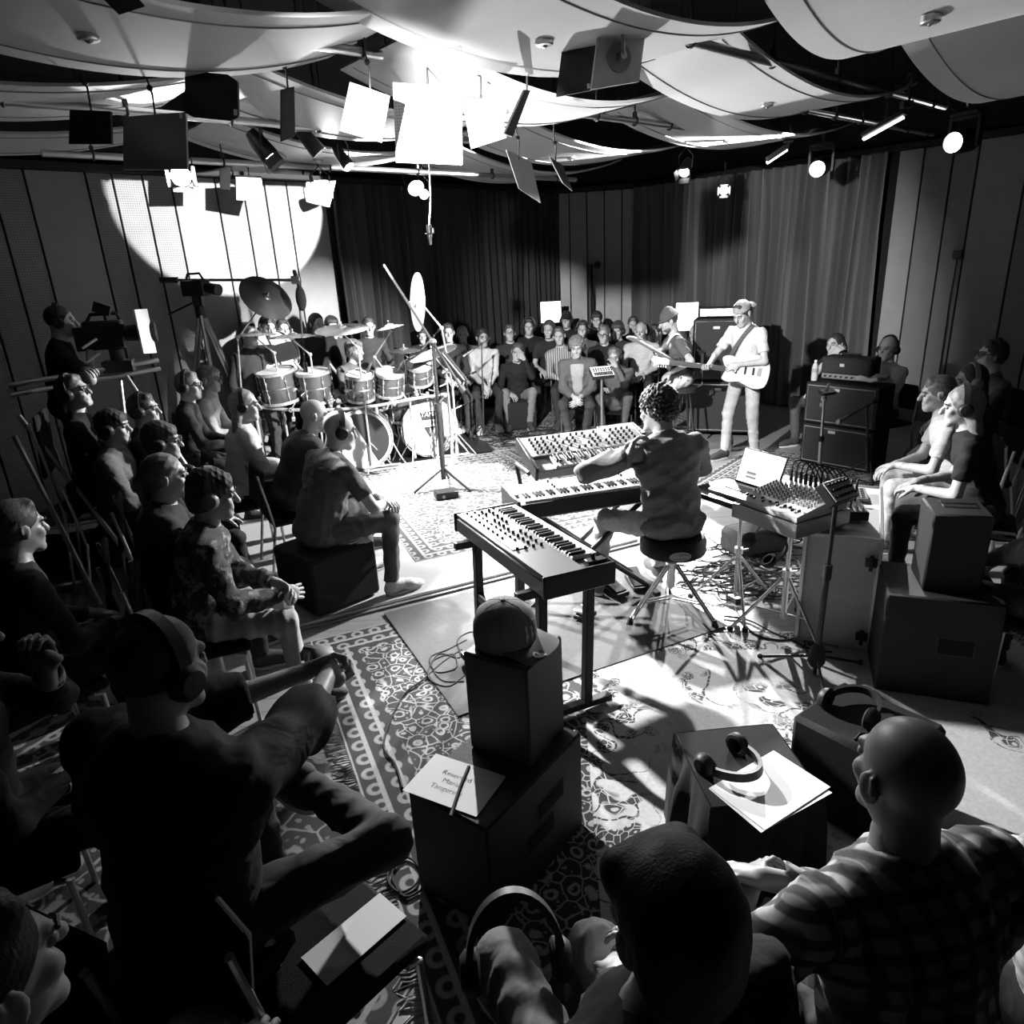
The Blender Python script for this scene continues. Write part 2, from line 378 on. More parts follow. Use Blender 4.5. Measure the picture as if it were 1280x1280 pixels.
def rug_mat(name, w_, l_, lo, hi, bord, sc, style, seed=0.):
    b = NB(name); x, y, z = b.xyz(); ax = b.math('ABSOLUTE', x); ay = b.math('ABSOLUTE', y)
    ex = b.math('SUBTRACT', w_ / 2, ax); ey = b.math('SUBTRACT', l_ / 2, ay); e = b.math('MINIMUM', ex, ey)
    if style == 'flower':      # pale ground with scattered dark blossoms and scrolls
        v = b.vec(x, y, seed)
        warp = b.noise(3.0, v, 2); xx = b.math('ADD', x, b.math('MULTIPLY', b.math('SUBTRACT', warp, .5), .25)); yy = b.math('ADD', y, b.math('MULTIPLY', b.math('SUBTRACT', b.noise(3.3, b.vec(y, x, seed + 3), 2), .5), .25))
        v2 = b.vec(xx, yy, seed)
        big = b.voro(2.6, v2); pet = b.voro(sc * 1.5, v2); fine = b.voro(sc * 4.5, v2); vein = b.voro(sc * 4.5, v2, 'DISTANCE_TO_EDGE')
        clump = b.math('SUBTRACT', 1.0, b.step(big, .42, .16))
        bloom = b.math('MULTIPLY', b.math('SUBTRACT', 1.0, b.step(pet, .42, .05)), b.step(fine, .26, .06)); core = b.math('SUBTRACT', 1.0, b.step(pet, .13, .03))
        stem = b.math('SUBTRACT', 1.0, b.step(b.math('ABSOLUTE', b.math('SUBTRACT', b.noise(5, v2, 1), .5)), .012, .006))
        leaf = b.math('MAXIMUM', b.math('MAXIMUM', bloom, core), stem); leaf = b.math('MULTIPLY', leaf, b.step(vein, .04, .02)); ink = b.math('MULTIPLY', leaf, clump)
        ring = b.tri(e, .34); edge = b.math('SUBTRACT', 1.0, b.step(e, bord, .01))
        ink = b.math('MAXIMUM', ink, b.math('MULTIPLY', b.math('MULTIPLY', leaf, edge), 1.0)); val = b.mix(ink, hi, lo)
    else:
        v = b.vec(ax, ay, seed); nx = b.noise(9, v, 2)
        xx = b.math('ADD', ax, b.math('MULTIPLY', b.math('SUBTRACT', nx, .5), .06)); v2 = b.vec(xx, b.math('ADD', ay, b.math('MULTIPLY', b.math('SUBTRACT', b.noise(8, b.vec(ay, ax, seed), 2), .5), .06)), seed)
        d = b.voro(sc, v2); rim = b.voro(sc, v2, 'DISTANCE_TO_EDGE'); f2 = b.voro(sc * 2.7, v2)
        p1 = b.math('SUBTRACT', 1.0, b.step(b.math('ABSOLUTE', b.math('SUBTRACT', d, .3)), .07, .03)); p2 = b.math('SUBTRACT', 1.0, b.step(f2, .22, .05)); p3 = b.math('SUBTRACT', 1.0, b.step(rim, .035, .02))
        field = b.math('MAXIMUM', b.math('MAXIMUM', p1, b.math('MULTIPLY', p2, .8)), p3)
        # border bands with rosettes
        bx = b.tri(x, .11); by = b.tri(y, .11); ros = b.math('SUBTRACT', 1.0, b.step(b.math('ABSOLUTE', b.math('SUBTRACT', b.math('SQRT', b.math('ADD', b.math('MULTIPLY', bx, bx), b.math('MULTIPLY', by, by))), .26)), .1, .04))
        inb = b.math('SUBTRACT', 1.0, b.step(e, bord, .004)); stripe = b.math('SUBTRACT', 1.0, b.step(b.tri(e, bord * .36), .12, .03))
        pat = b.mix(inb, field, b.math('MAXIMUM', b.math('MULTIPLY', ros, .8), stripe)); val = b.mix(pat, lo, hi)
    nz = b.noise(60, None, 2); val = b.math('MULTIPLY', val, b.math('ADD', .75, b.math('MULTIPLY', nz, .5)))
    return b.done(val, .95, (b.noise(400, None, 1), .4, .004))
def rug(name, label, c, w_, l_, ang, z0, mat, th=.004, fringe=0, cat='rug'):
    mb = MB(); mb.box((0, 0, th / 2), (w_, l_, th), b=.003)
    o = tag(link(name, mb.mesh(name), mat, None, False, (c[0], c[1], z0), rotz(ang)), label, cat)
    if fringe:
        r = random.Random(5); mb = MB()
        for sgn in fringe:
            n = int(w_ / .016)
            for i in range(n):
                x = -w_ / 2 + (i + .5) * .016; q = [(x, sgn * l_ / 2, .004)]
                for k in range(1, 4): q.append((x + r.uniform(-.014, .014) * k * .6, sgn * (l_ / 2 + .032 * k), .005 - .001 * k + r.uniform(0, .003)))
                mb.tube(q, .0028, 4)
        part('fringe', mb, grey('rug_fringe', .5, .9), o)['kind'] = 'stuff'
    return o
def corner(pc, sx, sy, w_, l_, ang):   # rug centre from one corner
    return np.array(pc) + rotz(ang) @ np.array((sx * w_ / 2, sy * l_ / 2, 0))
a = radians(22); w_, l_ = 2.0, 2.75
rug('persian_rug', 'patterned rug with a light border on the platform before the drums', corner(P(520, 707), 1, 1, w_, l_, a), w_, l_, a, .03, rug_mat('rug_stage', w_, l_, .05, .3, .26, 9, 'persian', 1.3))
a = E26; w_, l_ = 1.78, 1.3
mat_c = corner(P(480, 768), 1, -1, w_, l_, a)
rug('rubber_mat', 'plain grey mat under the keyboards and the stool', mat_c, w_, l_, a, .0075, grey('grey_mat', .085, .85, var=(30, .012), bump=(300, .3)), .004, cat='mat')
a = radians(19); w_, l_ = 2.3, 1.2
rug('drum_mat', 'black glossy mat under the drum kit', corner(P(620, 566), -1, 1, w_, l_, a), w_, l_, a, .0305, grey('drum_mat', .02, .3, var=(20, .01)), .004, cat='mat')
dR = P(520, 1200) - P(480, 1080); a = atan2(dR[1], dR[0]); w_, l_ = 2.75, 1.45; L0 = P(482, 1085) + unit(dR) * -.55   # the fringed short end runs along this line
rug('fringed_rug', 'dark patterned rug with pale fringe under the stacked speakers', L0 + rotz(a) @ np.array((0, l_ / 2, 0)), w_, l_, a, 0.0, rug_mat('rug_left', w_, l_, .03, .36, .26, 13, 'persian', 4.1), fringe=(-1,))
a = radians(-4); w_, l_ = 3.3, 2.75
rug('floral_rug', 'pale floral rug between the speaker boxes and the flight case', np.array((.27 + w_ / 2, 2.25, 0)), w_, l_, a, .0042, rug_mat('rug_flower', w_, l_, .035, .5, .2, 6, 'flower', 2.2), .003)
a = radians(-24); w_, l_ = 2.6, 2.4
rug('runner_rug', 'dark rug with curved pale bands under the left front seats', np.array((-1.75, 1.75, 0)), w_, l_, a, .0, rug_mat('rug_small', w_, l_, .03, .25, .25, 6, 'persian', 9.), .0035)
a = radians(15); w_, l_ = 3.2, 1.8
rug('worn_rug', 'dark patterned rug before the seated back audience', np.array((.9, 9.55, 0)), w_, l_, a, .0, rug_mat('rug_back', w_, l_, .05, .35, .22, 7, 'persian', 6.), .004)
a = radians(-40); w_, l_ = 2.4, 2.0
rug('amp_rug', 'patterned rug under the guitar player and the amplifier stacks', np.array((3.1, 6.3, 0)), w_, l_, a, .0, rug_mat('rug_amp', w_, l_, .06, .4, .22, 8, 'persian', 7.7), .004)

# ------------------------------------------------------------------ ceiling clouds, pipes
U40 = radians(40); ua = np.array((cos(U40), sin(U40), 0)); va = np.array((-sin(U40), cos(U40), 0))
def AB(a, b, z): q = a * ua + b * va; return np.array((q[0], q[1], z))
b = NB('cloud_fabric'); x, y, z = b.xyz(); nz = b.noise(120, None, 3)
cloud_m = b.done(b.math('ADD', .5, b.math('MULTIPLY', nz, .12)), .85)
seam_m = grey('cloud_seam', .3, .8)
def cloud(a0, a1, b0, b1, z0, sag, label, tilt=0.):
    n = 26; rows = []
    for j, v in enumerate(np.linspace(0, 1, 5)):
        rows.append([AB(a0 + (a1 - a0) * u, b0 + (b1 - b0) * v, z0 - sag * (1 - (2 * u - 1) ** 2) + tilt * (u - .5)) for u in np.linspace(0, 1, n)])
    rows = np.array(rows); base = np.array((*rows.reshape(-1, 3).mean(0)[:2], rows[:, :, 2].min()))
    t = thing('ceiling_cloud', label, 'ceiling panel', base, group='curved ceiling clouds')
    mb = MB(); mb.slab(rows, .018); part('panel', mb, cloud_m, t, True)
    for v in (.14, .86):   # stitched seams near the two long edges
        mb = MB(); mb.tube([AB(a0 + (a1 - a0) * u, b0 + (b1 - b0) * v, z0 - sag * (1 - (2 * u - 1) ** 2) + tilt * (u - .5) - .003) for u in np.linspace(0.01, .99, n)], .004, 5); part('seam', mb, seam_m, t, True)
    q = AB((a0 + a1) / 2 - .2, (b0 + b1) / 2, z0 - sag + .004); mb = MB()
    mb.lathe([(.018, -.016), (.04, -.014), (.046, -.008), (.046, .02)], 16, I3, q - np.array((0, 0, .006))); mb.ball(q - np.array((0, 0, .02)), .014, 8); part('fitting', mb, steel, t, True)
    for u in (.03, .97):
        for v in (.08, .92):
            q = AB(a0 + (a1 - a0) * u, b0 + (b1 - b0) * v, z0); mb = MB(); mb.cyl(q, (q[0], q[1], 3.99), .003, n=5); part('hanging_wire', mb, blackmetal, t, True)
CL = [(3.55, 5.15, 1.0, 2.25, 3.42, .26, 'smooth grey ceiling cloud next to the outermost one by the right wall'),
      (5.35, 7.95, 1.1, 2.3, 3.42, .26, 'outermost grey ceiling cloud before the right wall'),
      (4.15, 6.75, 2.68, 3.55, 3.36, .2, 'ceiling cloud with bright rectangular light patches beside the long pipe'),
      (5.2, 8.1, 3.78, 4.65, 3.36, .2, 'dull grey ceiling cloud with a round fitting behind the patched one'),
      (1.7, 4.3, 2.35, 3.45, 3.40, .22, 'large bright ceiling cloud with diagonal shadow bars above the white boards'),
      (-.1, 2.45, 3.3, 4.45, 3.40, .22, 'ceiling cloud with a glaring light patch above the dark boards'),
      (-.7, 1.9, 4.95, 6.0, 3.36, .18, 'pale ceiling cloud behind the small black board'),
      (1.95, 4.4, 4.55, 5.6, 3.36, .2, 'grey ceiling cloud behind the clipped-corner black board'),
      (2.55, 5.05, 3.62, 4.5, 3.36, .22, 'ceiling cloud with a white rim beside the two-tone board pair'),
      (4.6, 7.3, 5.1, 6.1, 3.36, .2, 'shaded ceiling cloud above the tilted steel-grey board'),
      (-.6, 2.1, 6.3, 7.3, 3.34, .18, 'darkest ceiling cloud along the left wall'),
      (2.3, 4.8, 6.0, 7.0, 3.34, .2, 'glaring ceiling cloud above the lamp cluster by the left wall'),
      (5.0, 7.6, 6.5, 7.5, 3.34, .2, 'far ceiling cloud before the black curtain'),
      (-.9, 1.5, 1.6, 2.9, 3.45, .2, 'ceiling cloud overhead of the left audience'), (1.6, 3.3, .7, 1.9, 3.45, .2, 'ceiling cloud overhead of the speaker boxes')]
for c in CL: cloud(*c)
def pipe(a0, a1, bb, z, label, r=.026):
    p0, p1 = AB(a0, bb, z), AB(a1, bb, z); t = thing('ceiling_pipe', label, 'pipe', (p0 + p1) / 2, group='lighting pipes under the ceiling')
    mb = MB(); mb.cyl(p0, p1, r, n=14); part('tube', mb, steel, t, True)
    for u in np.linspace(.06, .94, 6):
        q = p0 + (p1 - p0) * u; mb = MB(); mb.torus(q, frame(p1 - p0), r + .006, .008, 14, 6); mb.cyl(q + np.array((0, 0, r)), (q[0], q[1], 4.0), .006, n=6); mb.box(q + np.array((0, 0, r + .02)), (.03, .03, .05), rotz(U40)); part('pipe_clamp', mb, blackmetal, t, True)
pipe(2.6, 7.5, 2.72, 3.27, 'long bright steel pipe beside the ceiling cloud with light patches')
pipe(.4, 2.55, 4.0, 3.33, 'short steel pipe with cable bundle above the clipped-corner black board')
pipe(3.6, 6.3, 4.3, 3.24, 'dark pipe behind the two-tone board pair')
pipe(.6, 4.4, 5.42, 3.2, 'thin steel pipe behind the edge-on black board')
pipe(1.2, 7.0, 6.75, 3.12, 'pipe carrying the lamps near the left wall')
pipe(5.8, 8.6, 3.2, 3.2, 'dark pipe carrying the moving lights by the right wall', .022)

# ------------------------------------------------------------------ hanging reflector boards
hole_board = NB('holed_white'); x, y, z = hole_board.xyz()
hr = hole_board.voro(60, hole_board.vec(x, z), rnd=0.); hs = hole_board.step(hr, .22, .06)
hole_m = hole_board.done(hole_board.math('ADD', .35, hole_board.math('MULTIPLY', hs, .45)), .5, (hs, .5, .002))
white_board = grey('white_board', .8, .5, var=(6, .03)); black_board = grey('black_board', .015, .55, var=(12, .008)); grey_board = grey('grey_board', .22, .4, .3, var=(3, .04)); steel_board = grey('steel_board', .45, .35, .4, var=(4, .05))
def board(px, z, yaw, mat, label, pitch=0., sticker=None, rod=.3, extra=None, disc=False):
    """a hanging board: the pixel outline is laid on the plane through its centre that faces yaw/pitch"""
    px = np.array(px, float); c = P(*px.mean(0), z)
    nrm = rotz(radians(yaw)) @ rotx(radians(pitch)) @ np.array((0, -1., 0))
    O = np.array((0, 0, CAMH)); pts = []
    for q in px:
        d = ray(*q); pts.append(O + d * (nrm.dot(c - O) / nrm.dot(d)))
    pts = np.array(pts); n = len(pts)
    t = thing('reflector_board', label, 'board', (c[0], c[1], pts[:, 2].min()), group='boards hanging from the ceiling')
    mb = MB(); v = np.concatenate([pts, pts - nrm * .014]); f = [tuple(range(n))[::-1], tuple(range(n, 2 * n))] + [(i, (i + 1) % n, n + (i + 1) % n, n + i) for i in range(n)]
    mb.add(v, f); part('board', mb, mat, t, True, False)
    top = pts[np.argsort(-pts[:, 2])[:2]].mean(0) - nrm * .007
    mb = MB(); k = top + np.array((0, 0, rod)); mb.tube([top - np.array((0, 0, .03)), top + np.array((.008, 0, rod * .35)), top + np.array((-.01, .01, rod * .6)), k], .006, 6); part('hanging_rod', mb, blackmetal, t, True)
    mb = MB(); mb.box(k, (.05, .045, .06)); mb.cyl(k - np.array((.05, 0, 0)), k + np.array((.05, 0, 0)), .012, n=8); part('clamp', mb, rubber, t, True); mb = MB(); mb.ball(top + np.array((-.001, .003, rod * .45)), .018, 8); part('swivel_ball', mb, rubber, t, True)
    ux = unit(pts[1] - pts[0]); uz = np.cross(ux, nrm)
    for (u, w, s, m) in (sticker or []):
        q = pts[0] + (pts[1] - pts[0]) * u + (pts[3] - pts[0]) * w + nrm * .002; mb = MB(); mb.box(q, (s, .002, s * 1.5), np.array([ux, -nrm, uz]).T, b=.0004); part('sticker', mb, m, t, True, False)
    if disc:
        q = c + nrm * .004; Rn = frame(nrm); mb = MB(); mb.lathe([(0, .004), (.065, .004), (.067, -.004)], 28, Rn, q); part('mount_disc', mb, midplastic, t, True)
        mb = MB(); mb.cyl(q, q + nrm * .05, .022, .018, 12); mb.tube([q + nrm * .045, q + nrm * .07 + np.array((-.02, 0, .1)), k + np.array((-.05, -.02, 0))], .009, 6); part('mount_arm', mb, steel, t, True)
    return t
board([(87, 137), (138, 139), (139, 180), (86, 180)], 2.98, -18, black_board, 'small black board hanging before the pale ceiling cloud')
board([(154, 146), (232, 140), (234, 212), (154, 212)], 2.93, -18, grey_board, 'grey board with a white sticker hanging above the glaring lamp', sticker=[(.93, .06, .02, white_board)])
board([(231, 88), (284, 93), (297, 102), (298, 146), (288, 151), (243, 147), (231, 141)], 3.08, -14, black_board, 'black board with clipped corners hanging under the glaring ceiling cloud', sticker=[(.06, .9, .02, paper)])
board([(352, 112), (368, 108), (369, 170), (352, 177)], 3.06, 52, black_board, 'black board with a white edge hanging nearly edge-on', rod=.25)
board([(437, 102), (487, 120), (477, 178), (425, 163)], 3.02, -8, white_board, 'tilted white board hanging left of the big perforated board')
board([(491, 103), (577, 109), (578, 206), (495, 203)], 2.98, 4, hole_m, 'big white perforated board hanging above the dangling microphone', sticker=[(.03, .97, .008, steel), (.97, .98, .008, steel)])
board([(579, 129), (623, 118), (633, 172), (589, 186)], 2.98, 6, white_board, 'tilted white board hanging right of the big perforated board')
board([(656, 112), (663, 113), (641, 171), (631, 167)], 2.98, 60, black_board, 'dark narrow board hanging beside the tilted white one')
board([(703, 58), (747, 44), (738, 113), (695, 121)], 3.1, -28, black_board, 'dark half of the two-tone board pair', sticker=[(.12, .06, .02, white_board), (.95, .97, .015, white_board)], rod=.2)
board([(748, 43), (808, 32), (799, 102), (739, 112)], 3.1, 20, white_board, 'white half of the two-tone board pair with a round grey mount', sticker=[(.8, .93, .03, white_board), (.5, .12, .02, midplastic)], rod=.2, disc=True)
board([(633, 187), (664, 202), (676, 254), (649, 236)], 2.86, 30, steel_board, 'steel-grey board tilted below the other boards', pitch=15)
board([(687, 196), (703, 206), (716, 239), (704, 229)], 2.86, 55, black_board, 'thin dark board tilted beside the steel-grey one', pitch=15)
board([(295, 219), (327, 220), (327, 250), (296, 250)], 3.03, 50, white_board, 'small white board hanging in the lamp cluster by the left wall', rod=.2)
board([(383, 228), (420, 226), (412, 259), (383, 252)], 2.98, 50, white_board, 'tilted white board hanging at the end of the lamp cluster', rod=.2)
board([(275, 210), (288, 211), (288, 237), (276, 236)], 3.06, 50, white_board, 'narrow white board hanging in the lamp cluster', rod=.2)

# ------------------------------------------------------------------ lamps
lens_glow = glow('lamp_lens', 30); hot_glow = glow('lamp_lens_hot', 120)
def moving_head(px, py, z, aim, label):
    p = P(px, py, z); t = thing('moving_light', label, 'lamp', p, group='moving lights by the right wall'); d = unit(np.array(aim) - p); R = frame(d)
    mb = MB(); mb.lathe([(0, -.3), (.07, -.29), (.1, -.22), (.105, -.05), (.095, .06), (.085, .08), (.08, .06)], 24, R, p - d * .05); part('lamp_head', mb, plastic, t, True)
    mb = MB(); mb.lathe([(0, .022), (.05, .018), (.082, .0)], 24, R, p); part('lens', mb, lens_glow, t, True)
    side = np.cross(d, (0, 0, 1)); side = unit(side); yk = p - d * .16
    mb = MB()
    for s in (-1, 1): mb.box(yk + side * s * .125 + np.array((0, 0, .07)), (.03, .07, .26), frame((0, 0, 1), side))
    mb.box(yk + np.array((0, 0, .19)), (.27, .06, .03), frame((0, 0, 1), side)); part('yoke', mb, plastic, t, True)
    mb = MB(); mb.box(yk + np.array((0, 0, .225)), (.26, .16, .05), frame((0, 0, 1), side), b=.015); part('base_box', mb, plastic, t, True)
    mb = MB(); mb.tube([yk + np.array((0, 0, .24)), yk + np.array((0, 0, .28))], .012); mb.torus(yk + np.array((0, 0, .31)), frame(side), .04, .009, 16, 6); part('clamp_hook', mb, steel, t, True)
    mb = MB(); mb.tube(bez([yk + side * .1 + np.array((0, 0, .24)), yk + side * .2 + np.array((0, 0, .38)), yk + side * .05 + np.array((0, 0, .55))], 6), .006, 6); part('power_cable', mb, rubber, t, True)
    return t
moving_head(1022, 211, 3.0, (-0.1, 3.4, 1.6), 'moving light with a bright round lens before the grey curtain')
moving_head(1193, 178, 3.0, (-1.5, 3.6, 2.2), 'moving light with a bright round lens before the perforated wall boards')
def par_lamp(px, py, z, aim, label, r=.075, hot=False, doors=True):
    p = P(px, py, z); d = unit(np.array(aim) - p); R = frame(d, (0, 0, 1)); t = thing('spotlight', label, 'lamp', p, group='spotlights under the ceiling')
    mb = MB(); mb.lathe([(0, -.2), (r * .6, -.19), (r * .9, -.12), (r * 1.05, 0), (r * 1.05, .03), (r * .95, .03), (r * .93, 0)], 20, R, p - d * .02); part('lamp_body', mb, blackmetal, t, True)
    mb = MB(); mb.lathe([(0, .012), (r * .6, .01), (r * .92, 0)], 20, R, p - d * .012); part('lens', mb, hot_glow if hot else lens_glow, t, True)
    if doors:
        for k in range(4):
            a = k * pi / 2; dirv = R @ np.array((cos(a), sin(a), 0)); tang = R @ np.array((-sin(a), cos(a), 0)); mb = MB()
            c = p + dirv * r * 1.2 + d * .05; mb.box(c, (r * 1.9, .004, r * 1.1), np.array([tang, unit(dirv - d * .35), unit(d + dirv * .35)]).T, b=.001); part('barn_door', mb, blackmetal, t, True)
    s = unit(np.cross(d, (0, 0, 1))); mb = MB(); mb.tube([p - d * .07 + s * r * 1.15, p - d * .07 + s * r * 1.3 + np.array((0, 0, .12)), p - d * .07 + np.array((0, 0, .2)), p - d * .07 - s * r * 1.3 + np.array((0, 0, .12)), p - d * .07 - s * r * 1.15], .007, 6); mb.cyl(p - d * .07 + np.array((0, 0, .19)), p - d * .07 + np.array((0, 0, .34)), .01, n=8); part('bracket', mb, blackmetal, t, True)
    return t
par_lamp(905, 238, 2.95, (1.0, 3.5, 1.5), 'spotlight with barn doors shining before the grey curtain', .06)
par_lamp(530, 243, 2.95, (0.2, 3.0, 1.6), 'small round spotlight shining before the black curtain', .055, doors=False)
par_lamp(226, 220, 2.95, (-.3, 1.0, 1.9), 'glaring spotlight under the grey board at the left wall', .08, True)
par_lamp(402, 238, 2.9, (-.4, 3.0, 2.0), 'glaring spotlight behind the tilted white board at the end of the cluster', .07, True)
par_lamp(337, 195, 3.05, (0, 6.5, .5), 'unlit spotlight above the small white board', .07, doors=True)
par_lamp(398, 190, 3.05, (.5, 6.5, .5), 'unlit spotlight hanging behind the edge-on black board', .06, doors=False)
par_lamp(436, 208, 3.0, (.5, 5.5, .5), 'small unlit spotlight below the tilted white board', .05, doors=False)
par_lamp(855, 215, 3.0, (.5, 5.5, .5), 'unlit spotlight left of the one with lit barn doors', .06)
par_lamp(520, 235, 3.05, (.5, 5.5, .5), 'large unlit spotlight before the black curtain', .1, doors=False)
def lamp_at(q, aim, label, r=.07): 
    global P
    old = P; P = lambda *a: np.array(q, float)
    try: return par_lamp(0, 0, 0, aim, label, r)
    finally: P = old
lamp_at(FIX['floor'], P(820, 85, 3.25), 'small spotlight on the floor behind the drum kit shining up at the ceiling', .05); lamp_at(FIX['front_l'], (2.3, 9.2, 1.3), 'spotlight above the left audience aimed at the guitar players'); lamp_at(FIX['front_r'], (-1.2, 8.0, .9), 'spotlight above the flight case aimed at the drum kit')
def led_bar(px0, px1, z, label):
    p0, p1 = P(*px0, z), P(*px1, z - .12); t = thing('light_bar', label, 'lamp', (p0 + p1) / 2, group='slim light bars'); d = unit(p1 - p0); R = frame(d)
    mb = MB(); mb.box((p0 + p1) / 2, (.05, .035, np.linalg.norm(p1 - p0)), R); part('housing', mb, blackmetal, t, True)
    mb = MB(); mb.box((p0 + p1) / 2 + R[:, 0] * 0 + np.array((0, -.0, -.03)), (.03, .012, np.linalg.norm(p1 - p0) * .95), R); part('tube_light', mb, glow('bar_glow', 4), t, True)
    m = p0; mb = MB(); mb.tube([m, m + np.array((.03, .02, .1)), m + np.array((0, 0, .2))], .01, 6); mb.box(m + np.array((0, 0, .05)), (.08, .06, .05)); mb.torus(m + np.array((0, 0, .22)), frame((1, 0, 0)), .035, .008, 12, 6); part('clamp', mb, rubber, t, True)
led_bar((1132, 140), (1078, 170), 3.1, 'long light bar clamped to the long bright pipe'); led_bar((985, 182), (958, 200), 3.12, 'short light bar clamped behind the dull grey ceiling cloud')
# microphone dangling below the perforated board
p = P(537, 292, 2.45); q = P(535, 207, 2.95); t = thing('hanging_microphone', 'microphone dangling on a cable below the big perforated board', 'microphone', p)
c = A(537, 292, q[1]); mb = MB(); mb.tube(bez([q + (0, 0, .3), q + (0.01, 0, 0), (q + c) / 2 + (.015, 0, 0), c + (0, 0, .06)], 8), .006, 6); t.location = tuple(c); part('cable', mb, steel, t, True)
mb = MB(); mb.cyl(c + (0, 0, .07), c + (0, 0, -.03), .022, .02, 12); mb.cyl(c + (0, 0, -.03), c + (0, 0, -.09), .016, .01, 12); part('capsule', mb, blackmetal, t, True)
mb = MB(); mb.torus(c + (0, 0, .0), I3, .036, .005, 16, 5); mb.box(c + (0.03, 0, .02), (.02, .03, .05)); part('shock_mount', mb, blackmetal, t, True)

# ================================================================== PEOPLE: implicit surfaces polygonised by surface nets
def seg(a, b, ra, rb, k=.02): return ('c', np.array(a, float), np.array(b, float), ra, rb, k)
def ell(c, r, R=I3, k=.02): return ('e', np.array(c, float), np.array(r, float), np.asarray(R), k)
def field(prims, h, pad=.03, cuts=(), fold=None, subs=()):
    lo = np.full(3, 1e9); hi = -lo
    for p in prims:
        if p[0] == 'c': r = max(p[3], p[4]); pts = np.array([p[1] - r, p[2] - r, p[1] + r, p[2] + r])
        else: r = np.abs(p[3]) @ p[2]; pts = np.array([p[1] - r, p[1] + r])
        lo = np.minimum(lo, pts.min(0)); hi = np.maximum(hi, pts.max(0))
    lo -= pad; hi += pad; n = np.maximum(4, np.ceil((hi - lo) / h).astype(int) + 1)
    ax = [lo[i] + h * np.arange(n[i]) for i in range(3)]
    D = np.full(n, .3)
    for p in prims:
        k = p[-1]
        if p[0] == 'c': r = max(p[3], p[4]); a, b = np.minimum(p[1], p[2]) - r, np.maximum(p[1], p[2]) + r
        else: r = np.abs(p[3]) @ p[2]; a, b = p[1] - r, p[1] + r
        m = k + .03; i0 = np.clip(((a - m - lo) / h).astype(int), 0, n - 1); i1 = np.clip(((b + m - lo) / h).astype(int) + 2, 1, n)
        X, Y, Z = [ax[i][i0[i]:i1[i]] for i in range(3)]
        X, Y, Z = X[:, None, None], Y[None, :, None], Z[None, None, :]
        if p[0] == 'c':
            ba = p[2] - p[1]; L = ba.dot(ba) + 1e-12; qx, qy, qz = X - p[1][0], Y - p[1][1], Z - p[1][2]
            t = np.clip((qx * ba[0] + qy * ba[1] + qz * ba[2]) / L, 0, 1)
            d = np.sqrt((qx - t * ba[0]) ** 2 + (qy - t * ba[1]) ** 2 + (qz - t * ba[2]) ** 2) - (p[3] + (p[4] - p[3]) * t)
        else:
            R = p[3]; qx, qy, qz = X - p[1][0], Y - p[1][1], Z - p[1][2]; s = 0; g = 0
            for j in range(3):
                l = (qx * R[0, j] + qy * R[1, j] + qz * R[2, j]) / p[2][j]; s = s + l * l; g = g + (l / p[2][j]) ** 2
            k0 = np.sqrt(s); d = k0 * (k0 - 1) / (np.sqrt(g) + 1e-9)
        sl = tuple(slice(i0[i], i1[i]) for i in range(3)); o = D[sl]; q = np.maximum(k - np.abs(o - d), 0) / k
        D[sl] = np.minimum(o, d) - q * q * k * .25
    G = None
    if fold:
        amp, lam, seed = fold[:3]; r = random.Random(seed); X, Y, Z = ax[0][:, None, None], ax[1][None, :, None], ax[2][None, None, :]
        w = 0
        for _ in range(2):
            v = [r.gauss(0, 1) for _ in range(3)]; v[2] *= 1.5; nn = sqrt(sum(q * q for q in v)); v = [q / nn * 2 * pi / (lam * r.uniform(.6, 1.6)) for q in v]
            u = [r.gauss(0, 1) * 9 for _ in range(3)]
            w = w + np.abs(np.sin(.5 * (v[0] * X + v[1] * Y + v[2] * Z) + 1.1 * np.sin(u[0] * X + u[1] * Y + u[2] * Z + r.uniform(0, 6))))
        if len(fold) > 3:         # curls
            k_ = 2 * pi / lam; wx = .35 * np.sin(k_ * .31 * Y + 1) ; w = 4 * (.6 + .7 * np.sin(k_ * X + 2 * np.sin(k_ * .4 * Z)) * np.sin(k_ * Y + 2 * np.sin(k_ * .37 * X)) * np.sin(k_ * Z + 2 * np.sin(k_ * .43 * Y)))
        D = D + amp * (w / (4 if len(fold) > 3 else 2) - .6)
    for c in cuts:                # keep the side the normal points away from: (point, normal, centre, reach)
        X, Y, Z = ax[0][:, None, None], ax[1][None, :, None], ax[2][None, None, :]
        d = (X - c[0][0]) * c[1][0] + (Y - c[0][1]) * c[1][1] + (Z - c[0][2]) * c[1][2]
        if len(c) > 2: d = np.where((X - c[0][0]) ** 2 + (Y - c[0][1]) ** 2 + (Z - c[0][2]) ** 2 < c[2] ** 2, d, -1)
        D = np.maximum(D, d)
    for c, r_, k in subs:
        X, Y, Z = ax[0][:, None, None], ax[1][None, :, None], ax[2][None, None, :]
        d = r_ - np.sqrt((X - c[0]) ** 2 + (Y - c[1]) ** 2 + (Z - c[2]) ** 2); q = np.maximum(k - np.abs(D - d), 0) / k; D = np.maximum(D, d) + q * q * k * .25
    D[0] = D[-1] = .05; D[:, 0] = D[:, -1] = .05; D[:, :, 0] = D[:, :, -1] = .05
    return nets(D, ax)
